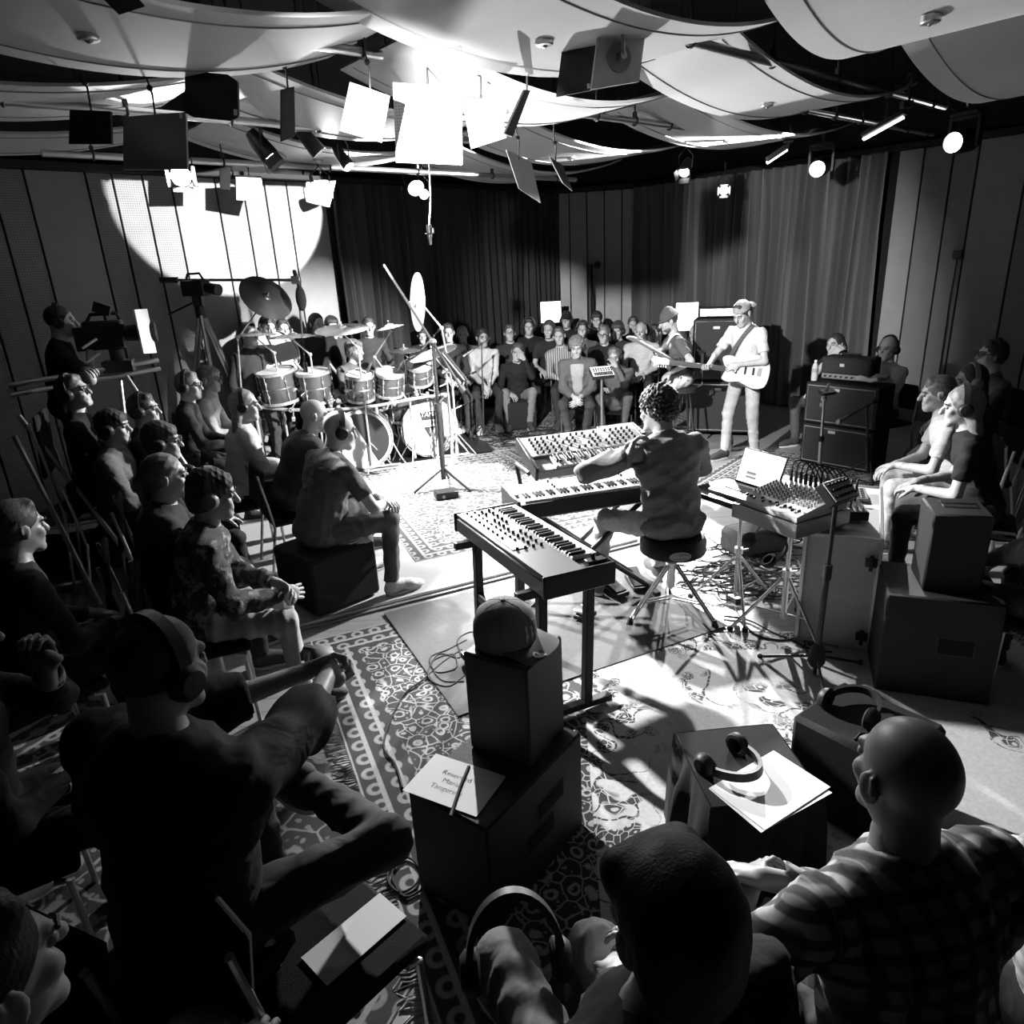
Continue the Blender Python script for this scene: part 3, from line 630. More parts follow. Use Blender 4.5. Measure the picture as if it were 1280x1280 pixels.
def nets(D, ax):
    S = D < 0; n = np.array(D.shape) - 1
    acc = np.zeros((*n, 3)); cnt = np.zeros(n, int)
    for axis in range(3):
        s0 = [slice(None)] * 3; s1 = [slice(None)] * 3; s0[axis] = slice(0, -1); s1[axis] = slice(1, None)
        a, b = D[tuple(s0)], D[tuple(s1)]; cross = S[tuple(s0)] != S[tuple(s1)]
        idx = np.argwhere(cross); t = (a[cross] / (a[cross] - b[cross]))
        pos = np.stack([ax[i][idx[:, i]] for i in range(3)], 1); pos[:, axis] += t * (ax[axis][1] - ax[axis][0])
        o = [i for i in range(3) if i != axis]
        for du in (0, -1):
            for dv in (0, -1):
                c = idx.copy(); c[:, o[0]] += du; c[:, o[1]] += dv
                ok = (c >= 0).all(1) & (c < n).all(1); cc = c[ok]
                np.add.at(acc, (cc[:, 0], cc[:, 1], cc[:, 2]), pos[ok]); np.add.at(cnt, (cc[:, 0], cc[:, 1], cc[:, 2]), 1)
    used = cnt > 0; vid = np.full(n, -1); vid[used] = np.arange(used.sum()); V = acc[used] / cnt[used][:, None]
    F = []
    for axis in range(3):
        s0 = [slice(None)] * 3; s1 = [slice(None)] * 3; s0[axis] = slice(0, -1); s1[axis] = slice(1, None)
        idx = np.argwhere(S[tuple(s0)] != S[tuple(s1)]); o = [(axis + 1) % 3, (axis + 2) % 3]
        ok = (idx[:, o[0]] > 0) & (idx[:, o[1]] > 0) & (idx[:, o[0]] < n[o[0]]) & (idx[:, o[1]] < n[o[1]]); idx = idx[ok]
        q = []
        for du, dv in ((-1, -1), (0, -1), (0, 0), (-1, 0)):
            c = idx.copy(); c[:, o[0]] += du; c[:, o[1]] += dv; q.append(vid[c[:, 0], c[:, 1], c[:, 2]])
        q = np.stack(q, 1); flip = ~S[idx[:, 0], idx[:, 1], idx[:, 2]]; q[flip] = q[flip][:, ::-1]; F.append(q)
    F = np.concatenate(F) if F else np.zeros((0, 4), int)
    return V, F
def net_mesh(name, pieces):
    V = np.concatenate([p[0] for p in pieces]); off = np.cumsum([0] + [len(p[0]) for p in pieces[:-1]]); F = np.concatenate([p[1] + o for p, o in zip(pieces, off)])
    me = bpy.data.meshes.new(name); me.vertices.add(len(V)); me.vertices.foreach_set('co', V.ravel())
    me.loops.add(F.size); me.loops.foreach_set('vertex_index', F.ravel().astype(np.int32)); me.polygons.add(len(F))
    me.polygons.foreach_set('loop_start', np.arange(0, F.size, 4, dtype=np.int32)); me.update(calc_edges=True); me.validate()
    me.polygons.foreach_set('use_smooth', np.ones(len(me.polygons), bool)); return me

def ik(a, c, l1, l2, pole):
    a, c = np.array(a, float), np.array(c, float); d = c - a; L = np.linalg.norm(d); L2 = min(L, (l1 + l2) * .995); d = d / L; c = a + d * L2
    x = (l1 * l1 - l2 * l2 + L2 * L2) / (2 * L2); hgt = sqrt(max(l1 * l1 - x * x, 1e-6)); p = np.array(pole, float); p = unit(p - d.dot(p) * d)
    return a + d * x + p * hgt, c

skin_m = grey('skin', .36, .5, var=(25, .03)); skin_shade = grey('skin_shaded', .22, .45, var=(25, .02)); skin_l = grey('skin_light', .45, .5, var=(25, .03))  # the second is the same skin darkened, its colour standing in for shade
def cloth(v): return grey('cloth_%03d' % int(v * 1000), v, .85, var=(60, v * .15), bump=(6, .5, (1, 1, 1.5), .045, .5))   # the relief is soft creasing
def felt(v): return grey('felt_%03d' % int(v * 1000), v, .9, bump=(350, .3))
def hair_mat(v): return grey('hair_%03d' % int(v * 1000), v, .5, var=(50, v * .4), bump=(240, .5, (1, 1, .12), .003))
b = NB('plaid_cloth'); x, y, z = b.xyz()
p1_ = b.step(b.tri(b.math('ADD', x, b.math('MULTIPLY', y, .3)), .052), .22, .06); p2_ = b.step(b.tri(b.math('ADD', z, b.math('MULTIPLY', y, .5)), .052), .22, .06); p3_ = b.math('SUBTRACT', 1., b.step(b.tri(x, .104), .03, .01))
plaid_m = b.done(b.math('ADD', .03, b.math('ADD', b.math('MULTIPLY', b.math('MULTIPLY', p1_, p2_), .3), b.math('ADD', b.math('MULTIPLY', b.math('ADD', p1_, p2_), .05), b.math('MULTIPLY', p3_, .1)))), .9)
b = NB('pale_plaid'); x, y, z = b.xyz(); p1_ = b.step(b.tri(x, .05), .3, .05); p2_ = b.step(b.tri(z, .05), .3, .05); pale_plaid = b.done(b.math('SUBTRACT', .5, b.math('ADD', b.math('MULTIPLY', p1_, .18), b.math('MULTIPLY', p2_, .18))), .9)
b = NB('striped_cloth'); x, y, z = b.xyz(); striped_m = b.done(b.math('ADD', .1, b.math('MULTIPLY', b.step(b.tri(x, .03), .25, .05), .3)), .9)
b = NB('figured_cloth'); nz = b.noise(14, None, 6, .7); figured_m = b.done(b.math('ADD', .02, b.math('MULTIPLY', b.step(nz, .56, .05), .22)), .8, (nz, .6, .02))
b = NB('denim'); x, y, z = b.xyz(); nz = b.noise(9, None, 3); denim_m = b.done(b.math('ADD', .03, b.math('MULTIPLY', nz, .1)), .85, (b.noise(300), .2, .003))
b = NB('pale_denim'); nz = b.noise(9, None, 3); denim_l = b.done(b.math('ADD', .2, b.math('MULTIPLY', nz, .3)), .85, (b.noise(300), .2, .003))
SPECIAL = dict(plaid=plaid_m, pale_plaid=pale_plaid, striped=striped_m, figured=figured_m, denim=denim_m, pale_denim=denim_l)
def cm(v): return SPECIAL[v] if isinstance(v, str) else cloth(v)
eye_m = grey('eye_dark', .03, .3); eye_w = grey('eye_white', .3, .4)

def headphones(parent, hc, HR, s=1.0, tone=.02, label=None):
    m = grey('headphone_%03d' % int(tone * 1000), tone, .45); pad = grey('ear_pad', .015, .8)
    top = bpy.data.objects.new('headphones', None); COL.objects.link(top); top.parent = parent; top['label'] = label or 'black over-ear headphones'
    mb = MB(); arc = [hc + HR @ (s * np.array((.094 * cos(a), -.012 - .01 * sin(a), -.0 + .135 * sin(a)))) for a in np.linspace(.02, pi - .02, 20)]
    R = [(.013, .006)]; 
    vs = []
    for k, q in enumerate(arc):   # flat padded band
        a = np.linspace(.02, pi - .02, 20)[k]; outw = HR @ np.array((cos(a), 0, sin(a))); y_ = HR @ np.array((0, 1., 0))
        vs.append([q + outw * .007 * s + y_ * .016 * s, q + outw * .007 * s - y_ * .016 * s, q - outw * .007 * s - y_ * .016 * s, q - outw * .007 * s + y_ * .016 * s])
    vs = np.array(vs).reshape(-1, 3); f = [(4 * i + j, 4 * i + (j + 1) % 4, 4 * i + 4 + (j + 1) % 4, 4 * i + 4 + j) for i in range(19) for j in range(4)] + [(3, 2, 1, 0), (76, 77, 78, 79)]
    mb.add(vs, f); part('headband', mb, m, top)
    for sx in (-1, 1):
        o = HR @ np.array((sx, 0, 0.)); q = hc + HR @ (s * np.array((sx * .079, -.008, -.012))); Rf = frame(o, HR @ np.array((0, 0, 1.)))
        mb = MB(); mb.lathe([(0, .036 * s), (.03 * s, .034 * s), (.042 * s, .022 * s), (.044 * s, .006 * s)], 18, Rf, q); part('ear_cup', mb, m, top)
        mb = MB(); mb.torus(q + o * .004 * s, Rf, .034 * s, .011 * s, 18, 6); part('ear_pad', mb, pad, top)
    return top
def glasses(parent, hc, HR):
    mb = MB()
    for sx in (-1, 1):
        mb.torus(hc + HR @ np.array((sx * .034, .108, .008)), HR @ rotx(pi / 2), .022, .0028, 14, 5)
        mb.tube([hc + HR @ np.array((sx * .056, .105, .012)), hc + HR @ np.array((sx * .078, .06, .012)), hc + HR @ np.array((sx * .081, -.01, .005))], .0025, 5)
    mb.tube([hc + HR @ np.array((-.012, .112, .01)), hc + HR @ np.array((0, .116, .014)), hc + HR @ np.array((.012, .112, .01))], .0025, 5)
    part('glasses', mb, plastic, parent)

def hand_prims(w, d, n_, sx, curl, s=1.0, spread=.0):
    """palm and five fingers; d along the hand, n_ out of the palm, sx=+1 right hand"""
    d = unit(d); n_ = unit(np.array(n_) - d.dot(n_) * d); side = np.cross(d, n_) * -sx      # side points to the thumb
    pr = [ell(w + d * .048 * s, np.array((.052, .042, .017)) * s, np.array([d, side, n_]).T, .012), seg(w - d * .04, w + d * .02, .027 * s, .026 * s, .015)]
    L = [(.041, .026, .021), (.046, .03, .022), (.043, .028, .021), (.034, .021, .018)]
    for i in range(4):
        off = (.030 - .0205 * i) * s; k = w + d * (.088 - (.004 if i == 0 else .002 * i)) * s + side * off; a = curl * .55; dirv = unit(d + side * (1.5 - i) * (.06 + spread)); r = .0092 if i < 3 else .008
        for j, l in enumerate(L[i]):
            dj = cos(a) * dirv + sin(a) * n_; k2 = k + dj * l * s; pr.append(seg(k, k2, r * s * (1 - .08 * j), r * s * (.92 - .08 * j), .004)); k = k2; a += curl * .75
    k = w + d * .022 * s + side * .026 * s; t1 = unit(d * .6 + side * .75 + n_ * .35 * (1 + curl * .3)); k2 = k + t1 * .042 * s; t2 = unit(d * .85 + side * (.35 - curl * .35) + n_ * (.3 + .4 * curl)); k3 = k2 + t2 * .03 * s; k4 = k3 + unit(t2 + n_ * .2) * .022 * s
    pr += [seg(k, k2, .015 * s, .012 * s, .01), seg(k2, k3, .011 * s, .0105 * s, .005), seg(k3, k4, .0102 * s, .0085 * s, .004)]
    return pr

PEOPLE = []
def person(who, label, head_px, face, seat=.45, stand=False, Y=None, zf=0.0, lean=8, side=0, head=(0, 0, 0), hands=None, palms=(None, None), curl=(.5, .5), feet=None, knees=None, elbows=None, scale=1.0, broad=1.0, belly=0.0,
           top=.05, bottom=.03, shoe=.05, sleeve='long', hair=('short', .03), beard=None, phones=False, specs=False, cap=None, lod=1, skin=None, group=None, fold=.016, puff=0.0, chair=True, no_legs=False, foot_dir=None, phone_tone=.02, xyz=None, hip_fwd=0.0, eyes=True, twist=0., fit=False, hdirs=(None, None), vee=None, cuff=None):
    """head_px: head centre in the photo; face: ground point the body turns to. Local frame: +y forward, +x to the person's right hand... built at world scale"""
    s = scale; h = [.0135, .0185, .0235][lod]; hh = [.0052, .0078, .0098][lod]; hd = [.0046, .0066, .0085][lod]
    for it in (0, 1, 2):
        hipz = (.93 * s if stand else seat + .09 * s)
        p0 = np.array((0, hip_fwd, hipz)); u = unit((sin(radians(side)), sin(radians(lean)), cos(radians(lean)))); xa = rotz(radians(twist)) @ np.array((1., 0, 0)); xa = unit(xa - u.dot(xa) * u); fw = np.cross(u, xa); TR = np.array([xa, fw, u]).T
        sc_ = p0 + u * .455 * s; nb = p0 + u * .50 * s
        HR = TR @ rotz(radians(-head[0])) @ rotx(radians(-head[1] + lean * .75)) @ roty(radians(head[2])); hc = nb + u * .055 * s + HR @ np.array((0, .025, .105)) * s
        # place: turn so that +y points to `face`, move so that the head lands on its pixel
        hw = np.array(xyz, float) if xyz is not None else A(*head_px, Y) if Y is not None else P(*head_px, hc[2] + zf)
        dz = hw[2] - hc[2] - zf
        if abs(dz) < 1e-6: break
        if stand and fit: s *= hw[2] / hc[2]; continue   # a shorter or taller standing person
        if stand: zf += dz; break
        seat += dz                # a higher or lower seat brings the head to its place
    yaw = atan2(face[1] - hw[1], face[0] - hw[0]) - pi / 2; RZ = rotz(yaw)
    base = hw - RZ @ hc; base[2] = zf
    def loc(q):                   # ('p', px, py, z) / ('a', px, py, Y) / ('w', x, y, z) -> local point; plain tuples are local already
        if q is None or not isinstance(q[0], str): return q
        v = P(*q[1:]) if q[0] == 'p' else A(*q[1:]) if q[0] == 'a' else np.array(q[1:], float)
        return RZ.T @ (v - base)
    hands = hands and tuple(loc(q) for q in hands); feet = feet and tuple(loc(q) for q in feet)
    root = thing('person', label, 'person', base, yaw, group)
    sw = .178 * s * broad; sh = {1: sc_ + xa * sw - u * .022 * s, -1: sc_ - xa * sw - u * .022 * s}; hip = {1: p0 + xa * .088 * s, -1: p0 - xa * .088 * s}
    # hands
    if hands is None: hands = ((.09, .36, seat + .2), (-.09, .36, seat + .2)) if not stand else ((.25, .1, .85 * s), (-.25, .1, .85 * s))
    el, wr = {}, {}
    hands = tuple(h_ if h_ is not None else (x_ * .12, .36, seat + .2 if not stand else .85 * s) for h_, x_ in zip(hands, (1, -1)))
    for sx, tgt, pe in ((1, hands[0], (elbows or (None, None))[0]), (-1, hands[1], (elbows or (None, None))[1])):
        pole = np.array(pe if pe is not None else (sx * .6, -.45, -.7)); el[sx], wr[sx] = ik(sh[sx], np.array(tgt, float), .29 * s, .255 * s, pole)
    # feet
    if feet is None: feet = ((.13, .42, 0), (-.13, .42, 0)) if not stand else ((.11, .03, 0), (-.11, .03, 0))
    kn, an = {}, {}
    feet = tuple(h_ if h_ is not None else (x_ * .13, .42, 0) for h_, x_ in zip(feet, (1, -1)))
    for sx, tgt, pk in ((1, feet[0], (knees or (None, None))[0]), (-1, feet[1], (knees or (None, None))[1])):
        pole = np.array(pk if pk is not None else (sx * .25, .8, .6)); kn[sx], an[sx] = ik(hip[sx], np.array(tgt, float) + np.array((0, 0, .09 * s)), .43 * s, .42 * s, pole)
    # ---- body (skin): torso core, limbs; head and hands at finer grain
    tb = 1 + belly
    body = [ell(p0 + u * .36 * s, np.array((.145 * broad, .095, .17)) * s, TR, .05), ell(p0 + u * .16 * s, np.array((.135, .095 * tb, .15)) * s, TR, .05), ell(p0 + u * .02, np.array((.15, .11, .11)) * s, TR, .05), seg(sh[1], sh[-1], .05 * s, .05 * s, .04), seg(sc_ - u * .02, nb + u * .06 * s + fw * .01, .06 * s, .054 * s, .04)]
    for sx in (1, -1):
        body += [seg(sh[sx], el[sx], .046 * s, .037 * s, .02), seg(el[sx], wr[sx], .038 * s, .026 * s, .015)]
        if not no_legs: body += [seg(hip[sx], kn[sx], .07 * s, .05 * s, .02), seg(kn[sx], an[sx], .048 * s, .034 * s, .015)]
    pieces = [field(body, (.018 if lod < 2 else .022) if sleeve != 'long' else .027)]
    H = lambda x, y, z: hc + HR @ (np.array((x, y, z)) * s)
    ES = np.array(HR)
    hp = [ell(H(0, -.012, .035), np.array((.075, .096, .088)) * s, ES, .02), ell(H(0, .03, -.045), np.array((.058, .062, .072)) * s, ES, .03), seg(H(-.018, .074, -.098), H(.018, .074, -.098), .02 * s, .02 * s, .03),
          seg(H(0, .092, .012), H(0, .113, -.026), .009 * s, .0145 * s, .01), seg(H(-.036, .08, .028), H(.036, .08, .028), .013 * s, .013 * s, .015), seg(H(-.043, .066, -.02), H(-.035, .075, -.035), .018 * s, .016 * s, .02), seg(H(.043, .066, -.02), H(.035, .075, -.035), .018 * s, .016 * s, .02),
          seg(H(-.02, .088, -.058), H(.02, .088, -.058), .0075 * s, .0075 * s, .006), seg(H(-.017, .087, -.07), H(.017, .087, -.07), .008 * s, .008 * s, .006), seg(H(0, -.025, -.06), nb - u * .01, .052 * s, .057 * s, .035)]
    for sx in (-1, 1): hp += [ell(H(sx * .079, -.008, -.008), np.array((.010, .021, .034)) * s, ES @ rotz(sx * -.35) @ rotx(-.15), .008), seg(H(sx * .083, -.022, .02), H(sx * .084, -.026, -.01), .006 * s, .006 * s, .004)]
    subs = [(H(sx * .033, .104, .006), .016 * s, .012) for sx in (-1, 1)]
    pieces.append(field(hp, hh, subs=subs))
    for sx, i in ((1, 0), (-1, 1)):
        fdir = unit(wr[sx] - el[sx]); pn = palms[i]
        if pn is None: pn = np.array((-sx * .35, .25, -.85))
        pn = np.array(pn, float)
        hdv = unit(fdir + np.array((0, 0, -.12))) if hdirs[i] is None else unit(hdirs[i]); pieces.append(field(hand_prims(wr[sx], hdv, pn, sx, curl[i], s), hd, .015))
    me = net_mesh('body', pieces); bo = link('body', me, skin or skin_m, root, False)
    # ---- clothes
    pf_ = puff
    shirt = [ell(p0 + u * .35 * s, np.array(((.162 + pf_) * broad, .115 + pf_, .185)) * s, TR, .05), ell(p0 + u * .15 * s + fw * belly * .05, np.array((.155 + pf_, (.115 + pf_) * tb, .17)) * s, TR, .05), ell(p0 + u * .0, np.array((.17 + pf_, .13 + pf_, .11)) * s, TR, .05), seg(nb - u * .035 * s, sh[1], (.05 + pf_ * .3) * s, (.054 + pf_ * .4) * s, .04), seg(nb - u * .035 * s, sh[-1], (.05 + pf_ * .3) * s, (.054 + pf_ * .4) * s, .04), seg(sc_, nb + u * .012 * s, .066 * s, .06 * s, .03)]
    cuts = []
    for sx in (1, -1):
        shirt.append(seg(sh[sx], el[sx], (.056 + pf_ * .5) * s, (.048 + pf_ * .6) * s, .03))
        if sleeve == 'long':
            shirt.append(seg(el[sx], wr[sx], (.049 + pf_ * .7) * s, (.037 + pf_ * .6) * s, .03)); d_ = unit(wr[sx] - el[sx]); cuts.append((wr[sx] - d_ * .012, d_, .11))
        elif sleeve == 'rolled':
            e_ = el[sx] + (wr[sx] - el[sx]) * .3; shirt.append(seg(el[sx], e_, (.05 + pf_ * .7) * s, (.046 + pf_ * .7) * s, .03)); d_ = unit(wr[sx] - el[sx]); cuts.append((e_, d_, .1))
        else:
            d_ = unit(el[sx] - sh[sx]); shirt[-1] = seg(sh[sx], sh[sx] + d_ * .235 * s, .056 * s, .06 * s, .03); cuts.append((sh[sx] + d_ * .2 * s, d_, .1))
    cuts.append((nb + u * .028 * s + fw * .02, unit(u + fw * .25), .1))
    me = net_mesh('shirt', [field(shirt, h, cuts=cuts, fold=(fold, .085, len(PEOPLE) + 11))]); link('shirt', me, cm(top), root, False)
    if vee is not None:           # lighter shirt showing in the open front
        vp = [ell(p0 + u * .34 * s + fw * .012, np.array(((.165 + pf_) * broad, .118 + pf_, .17)) * s, TR, .05), ell(p0 + u * .15 * s + fw * (.012 + belly * .05), np.array((.158 + pf_, (.118 + pf_) * tb, .17)) * s, TR, .05)]
        link('shirt_front', net_mesh('shirt_front', [field(vp, h, cuts=[(p0 + xa * .045, unit(xa + u * -.1)), (p0 - xa * .045, unit(-xa + u * -.1)), (p0, -fw), (p0 + u * .47 * s, u)])]), cm(vee), root, False)
    if cuff is not None:
        for sx in (1, -1): d_ = unit(wr[sx] - el[sx]); mb = MB(); mb.lathe([(.036, -.05), (.041, -.05), (.042, .012), (.036, .012)], 18, frame(d_), wr[sx] - d_ * .03); link('cuff', mb.mesh('cuff'), cm(cuff), root)
    if not no_legs:
        tr = [ell(p0 + u * .0, np.array((.165, .125, .12)) * s, TR, .05)]; cuts = []
        for sx in (1, -1): tr += [seg(hip[sx], kn[sx], .084 * s, .064 * s, .03), seg(kn[sx], an[sx], .061 * s, .05 * s, .025)]; d_ = unit(an[sx] - kn[sx]); cuts.append((an[sx] - d_ * .0, d_, .12))
        me = net_mesh('trousers', [field(tr, h, cuts=cuts, fold=(fold * .9, .07, len(PEOPLE) + 77))]); link('trousers', me, cm(bottom), root, False)
        for sx, i in ((1, 0), (-1, 1)):
            fd = np.array((foot_dir[i] if foot_dir and foot_dir[i] is not None else (sx * .18, 1, 0)), float); fd = unit(fd)
            up_ = np.array((0, 0, 1.)); up_ = unit(up_ - fd.dot(up_) * fd) if abs(fd[2]) < .9 else unit(np.array((0, -1., .2))); rt = np.cross(fd, up_); FR = np.array([rt, fd, up_]).T
            a_ = an[sx] - up_ * .09 * s; F_ = lambda x, y, z: a_ + FR @ (np.array((x, y, z)) * s)
            sp = [ell(F_(0, .14, .03), np.array((.046, .085, .04)) * s, FR, .03), ell(F_(0, .0, .04), np.array((.04, .062, .05)) * s, FR, .03), seg(F_(0, .02, .07), F_(0, .12, .045), .04 * s, .035 * s, .03), seg(F_(0, -.005, .07), F_(0, 0, .115), .04 * s, .043 * s, .02)]
            me = net_mesh('shoe', [field(sp, .0075 if lod == 0 else .0115, cuts=[(F_(0, 0, .016), -up_)])]); so = link('shoe', me, cm(shoe), root, False)
            if lod < 2:
                mb = MB(); oc = [(.046 * cos(t_) * (1 if cos(t_) > 0 else 1), (.045 + .17 * sin(t_)) if sin(t_) > 0 else .045 + .1 * sin(t_)) for t_ in np.linspace(0, 2 * pi, 21)[:-1]]; mb.prism([(x * s, y * s) for x, y in oc], 0, .018 * s, FR, a_); link('sole', mb.mesh('sole'), grey('shoe_sole', .6, .7), so)
    # ---- hair, beard, headgear
    kind, tone = hair; hm = hair_mat(tone)
    shell = [ell(H(0, -.018, .04), np.array((.0815, .1, .091)) * s, ES, .02)]
    face_cut = (H(0, .052, .0), HR @ unit((0, .8, -.6)))
    hp2 = None; cuts = [face_cut]
    if kind == 'short': hp2 = shell + [ell(H(0, -.045, -.01), np.array((.074, .07, .07)) * s, ES, .03), seg(H(-.03, .045, .1), H(.035, .042, .102), .018 * s, .018 * s, .03)]; cuts = [(H(0, .05, .01), HR @ unit((0, .85, -.5)), .2)]; fo = (.006, .025, 3)
    elif kind == 'buzz': hp2 = [ell(H(0, -.016, .036), np.array((.079, .099, .091)) * s, ES, .02)]; cuts = [(H(0, .045, .03), HR @ unit((0, .8, -.6)))]; fo = None
    elif kind == 'curly': hp2 = [ell(H(0, -.02, .045), np.array((.1, .112, .1)) * s, ES, .02), ell(H(0, -.05, -.02), np.array((.085, .07, .06)) * s, ES, .03)]; cuts = [(H(0, .06, .0), HR @ unit((0, .85, -.5)))]; fo = (.02, .042, 5, 1)
    elif kind == 'fringe': hp2 = [ell(H(0, -.02, .045), np.array((.088, .105, .095)) * s, ES, .02), ell(H(0, -.045, -.02), np.array((.08, .075, .08)) * s, ES, .03), seg(H(-.045, .055, .07), H(.045, .055, .07), .028 * s, .028 * s, .03)]; cuts = [(H(0, .055, .0), HR @ unit((0, .75, -.65)))]; fo = (.007, .025, 6)
    elif kind == 'smooth': hp2 = [ell(H(0, -.02, .045), np.array((.09, .108, .097)) * s, ES, .02), ell(H(0, -.045, -.025), np.array((.082, .078, .085)) * s, ES, .03), seg(H(-.05, .05, .07), H(.05, .05, .07), .035 * s, .035 * s, .02)]; cuts = [(H(0, .055, .0), HR @ unit((0, .75, -.65)))]; fo = (.002, .04, 6)
    elif kind in ('long', 'pony'):
        hp2 = shell + [ell(H(0, -.04, .0), np.array((.086, .08, .09)) * s, ES, .03)]; cuts = [(H(0, .045, .0), HR @ unit((0, .9, -.35)), .15)]; fo = (.006, .03, 4)
        if kind == 'long':
            for k in (-1, -.4, .3, 1): hp2.append(seg(H(.062 * k, -.05, -.03), H(.08 * k, -.075 - .02 * (1 - abs(k)), -.27 + .02 * k), .042 * s, .03 * s, .03))
        else: hp2 += [seg(H(0, -.11, .02), H(0, -.135, -.02), .028 * s, .024 * s, .015), seg(H(0, -.135, -.02), H(0, -.12, -.16), .026 * s, .014 * s, .02)]
    elif kind == 'sides': hp2 = [ell(H(0, -.035, -.005), np.array((.082, .082, .055)) * s, ES, .03)]; cuts = [(H(0, .025, .0), HR @ unit((0, 1, 0))), (H(0, 0, .045), HR @ unit((0, .2, 1)))]; fo = (.004, .03, 8)
    if hp2: link('hair', net_mesh('hair', [field(hp2, hh, cuts=cuts, fold=fo)]), hm, root, False)
    if beard is not None:
        link('beard', net_mesh('beard', [field([ell(H(0, .034, -.072), np.array((.061, .064, .055)) * s, ES, .02), seg(H(-.02, .09, -.045), H(.02, .09, -.045), .01 * s, .01 * s, .01)], hh, cuts=[(H(0, 0, -.04), HR @ unit((0, .35, 1)))], subs=[(H(0, .104, -.063), .016 * s, .006)], fold=(.004, .02, 2))]), hair_mat(beard), root, False)
    if eyes and lod < 3:
        for sx in (-1, 1):
            mb = MB(); mb.ball(H(sx * .033, .0835, .005), .0118 * s, 10); eo = link('eye', mb.mesh('eye'), eye_w, root)
            mb = MB(); mb.ball(H(sx * .033, .0905, .005), .0062 * s, 8); link('iris', mb.mesh('iris'), eye_m, eo)
        if lod < 2 and kind != 'buzz':
            for sx in (-1, 1): mb = MB(); mb.tube([H(sx * .018, .1, .026), H(sx * .033, .099, .031), H(sx * .05, .088, .027)], .0045 * s, 5); link('eyebrow', mb.mesh('eyebrow'), hair_mat(min(tone, .08)), root)
    if cap:
        kind, tone = cap; m = cloth(tone)
        if kind == 'beanie':
            link('beanie', net_mesh('beanie', [field([ell(H(0, -.015, .055), np.array((.09, .108, .085)) * s, ES, .02), ell(H(0, -.02, .11), np.array((.055, .06, .055)) * s, ES, .03)], hh, cuts=[(H(0, 0, .035), HR @ unit((0, -.15, -1)))], fold=(.004, .02, 9))]), m, root, False)
            mb = MB(); mb.torus(H(0, -.015, .045), HR @ rotx(-.15), .0, .0) if False else mb.tube([H(.09 * cos(a), -.015 + .108 * sin(a), .045 - .018 * sin(a)) for a in np.linspace(0, 2 * pi, 28)[:-1]], .016 * s, 6, closed=True); link('beanie_cuff', mb.mesh('beanie_cuff'), m, root)
        else:
            back = -1 if kind == 'backcap' else 1
            link('cap', net_mesh('cap', [field([ell(H(0, -.01, .05), np.array((.084, .103, .085)) * s, ES, .02)], hh, cuts=[(H(0, 0, .035), HR @ unit((0, -.1 * back, -1)))])]), m, root, False)
            brim = [[H(x * .085 * (1 - .0 * v), back * (.075 + .085 * v * (1 - .45 * x * x)) - .01, .04 - .012 * v - .015 * x * x) for x in np.linspace(-1, 1, 11)] for v in np.linspace(0, 1, 5)]
            mb = MB(); mb.slab(brim if back > 0 else [r_[::-1] for r_ in brim], .004); link('cap_brim', mb.mesh('cap_brim'), m, root)
    if phones: headphones(root, hc, HR, s, phone_tone)
    if specs: glasses(root, hc, HR)
    info = dict(root=root, base=base, yaw=yaw, RZ=RZ, hc=hc, HR=HR, sh=sh, el=el, wr=wr, kn=kn, hip=hip, an=an, seat=seat, zf=zf, who=who, stand=stand, TR=TR, p0=p0, u=u)
    info['w'] = lambda q, B=base, R=RZ: B + R @ np.array(q, float)
    PEOPLE.append(info)
    if chair and not stand: put_chair(info)
    return info

# stacking chair: built once, copied under every seated listener
CHAIR = None
def put_chair(p):
    global CHAIR
    lab = 'black stacking chair under the ' + p['who']
    if CHAIR is None:
        t = thing('stacking_chair', lab, 'chair', (0, 0, 0), 0, 'stacking chairs of the audience'); fab = felt(.007)
        mb = MB(); mb.box((0, .02, .43), (.44, .44, .045), b=.015); part('seat', mb, fab, t)
        mb = MB(); mb.box((0, -.23, .72), (.42, .03, .3), rotx(-.14), b=.012); part('backrest', mb, fab, t)
        for sx in (-1, 1):
            mb = MB(); mb.tube([(sx * .21, .21, 0), (sx * .21, .2, .39), (sx * .21, .16, .405)], .011, 8); part('leg', mb, steel, t)
            mb = MB(); mb.tube([(sx * .21, -.26, 0), (sx * .21, -.19, .4), (sx * .21, -.215, .6), (sx * .2, -.25, .84)], .011, 8); part('leg', mb, steel, t)
        mb = MB(); mb.cyl((-.21, 0, .4), (.21, 0, .4), .01, n=8); part('crossbar', mb, steel, t)
        CHAIR = t; c = t
    else: c = copy_tree(CHAIR, None, lab)
    c.location = (p['base'][0], p['base'][1], p['zf']); c.rotation_euler = (0, 0, p['yaw'])
    k = (p['seat']) / .45; c.scale = (1, 1, k)

# ================================================================== THE PEOPLE
ST = (0.0, 6.2)     # where most listeners look
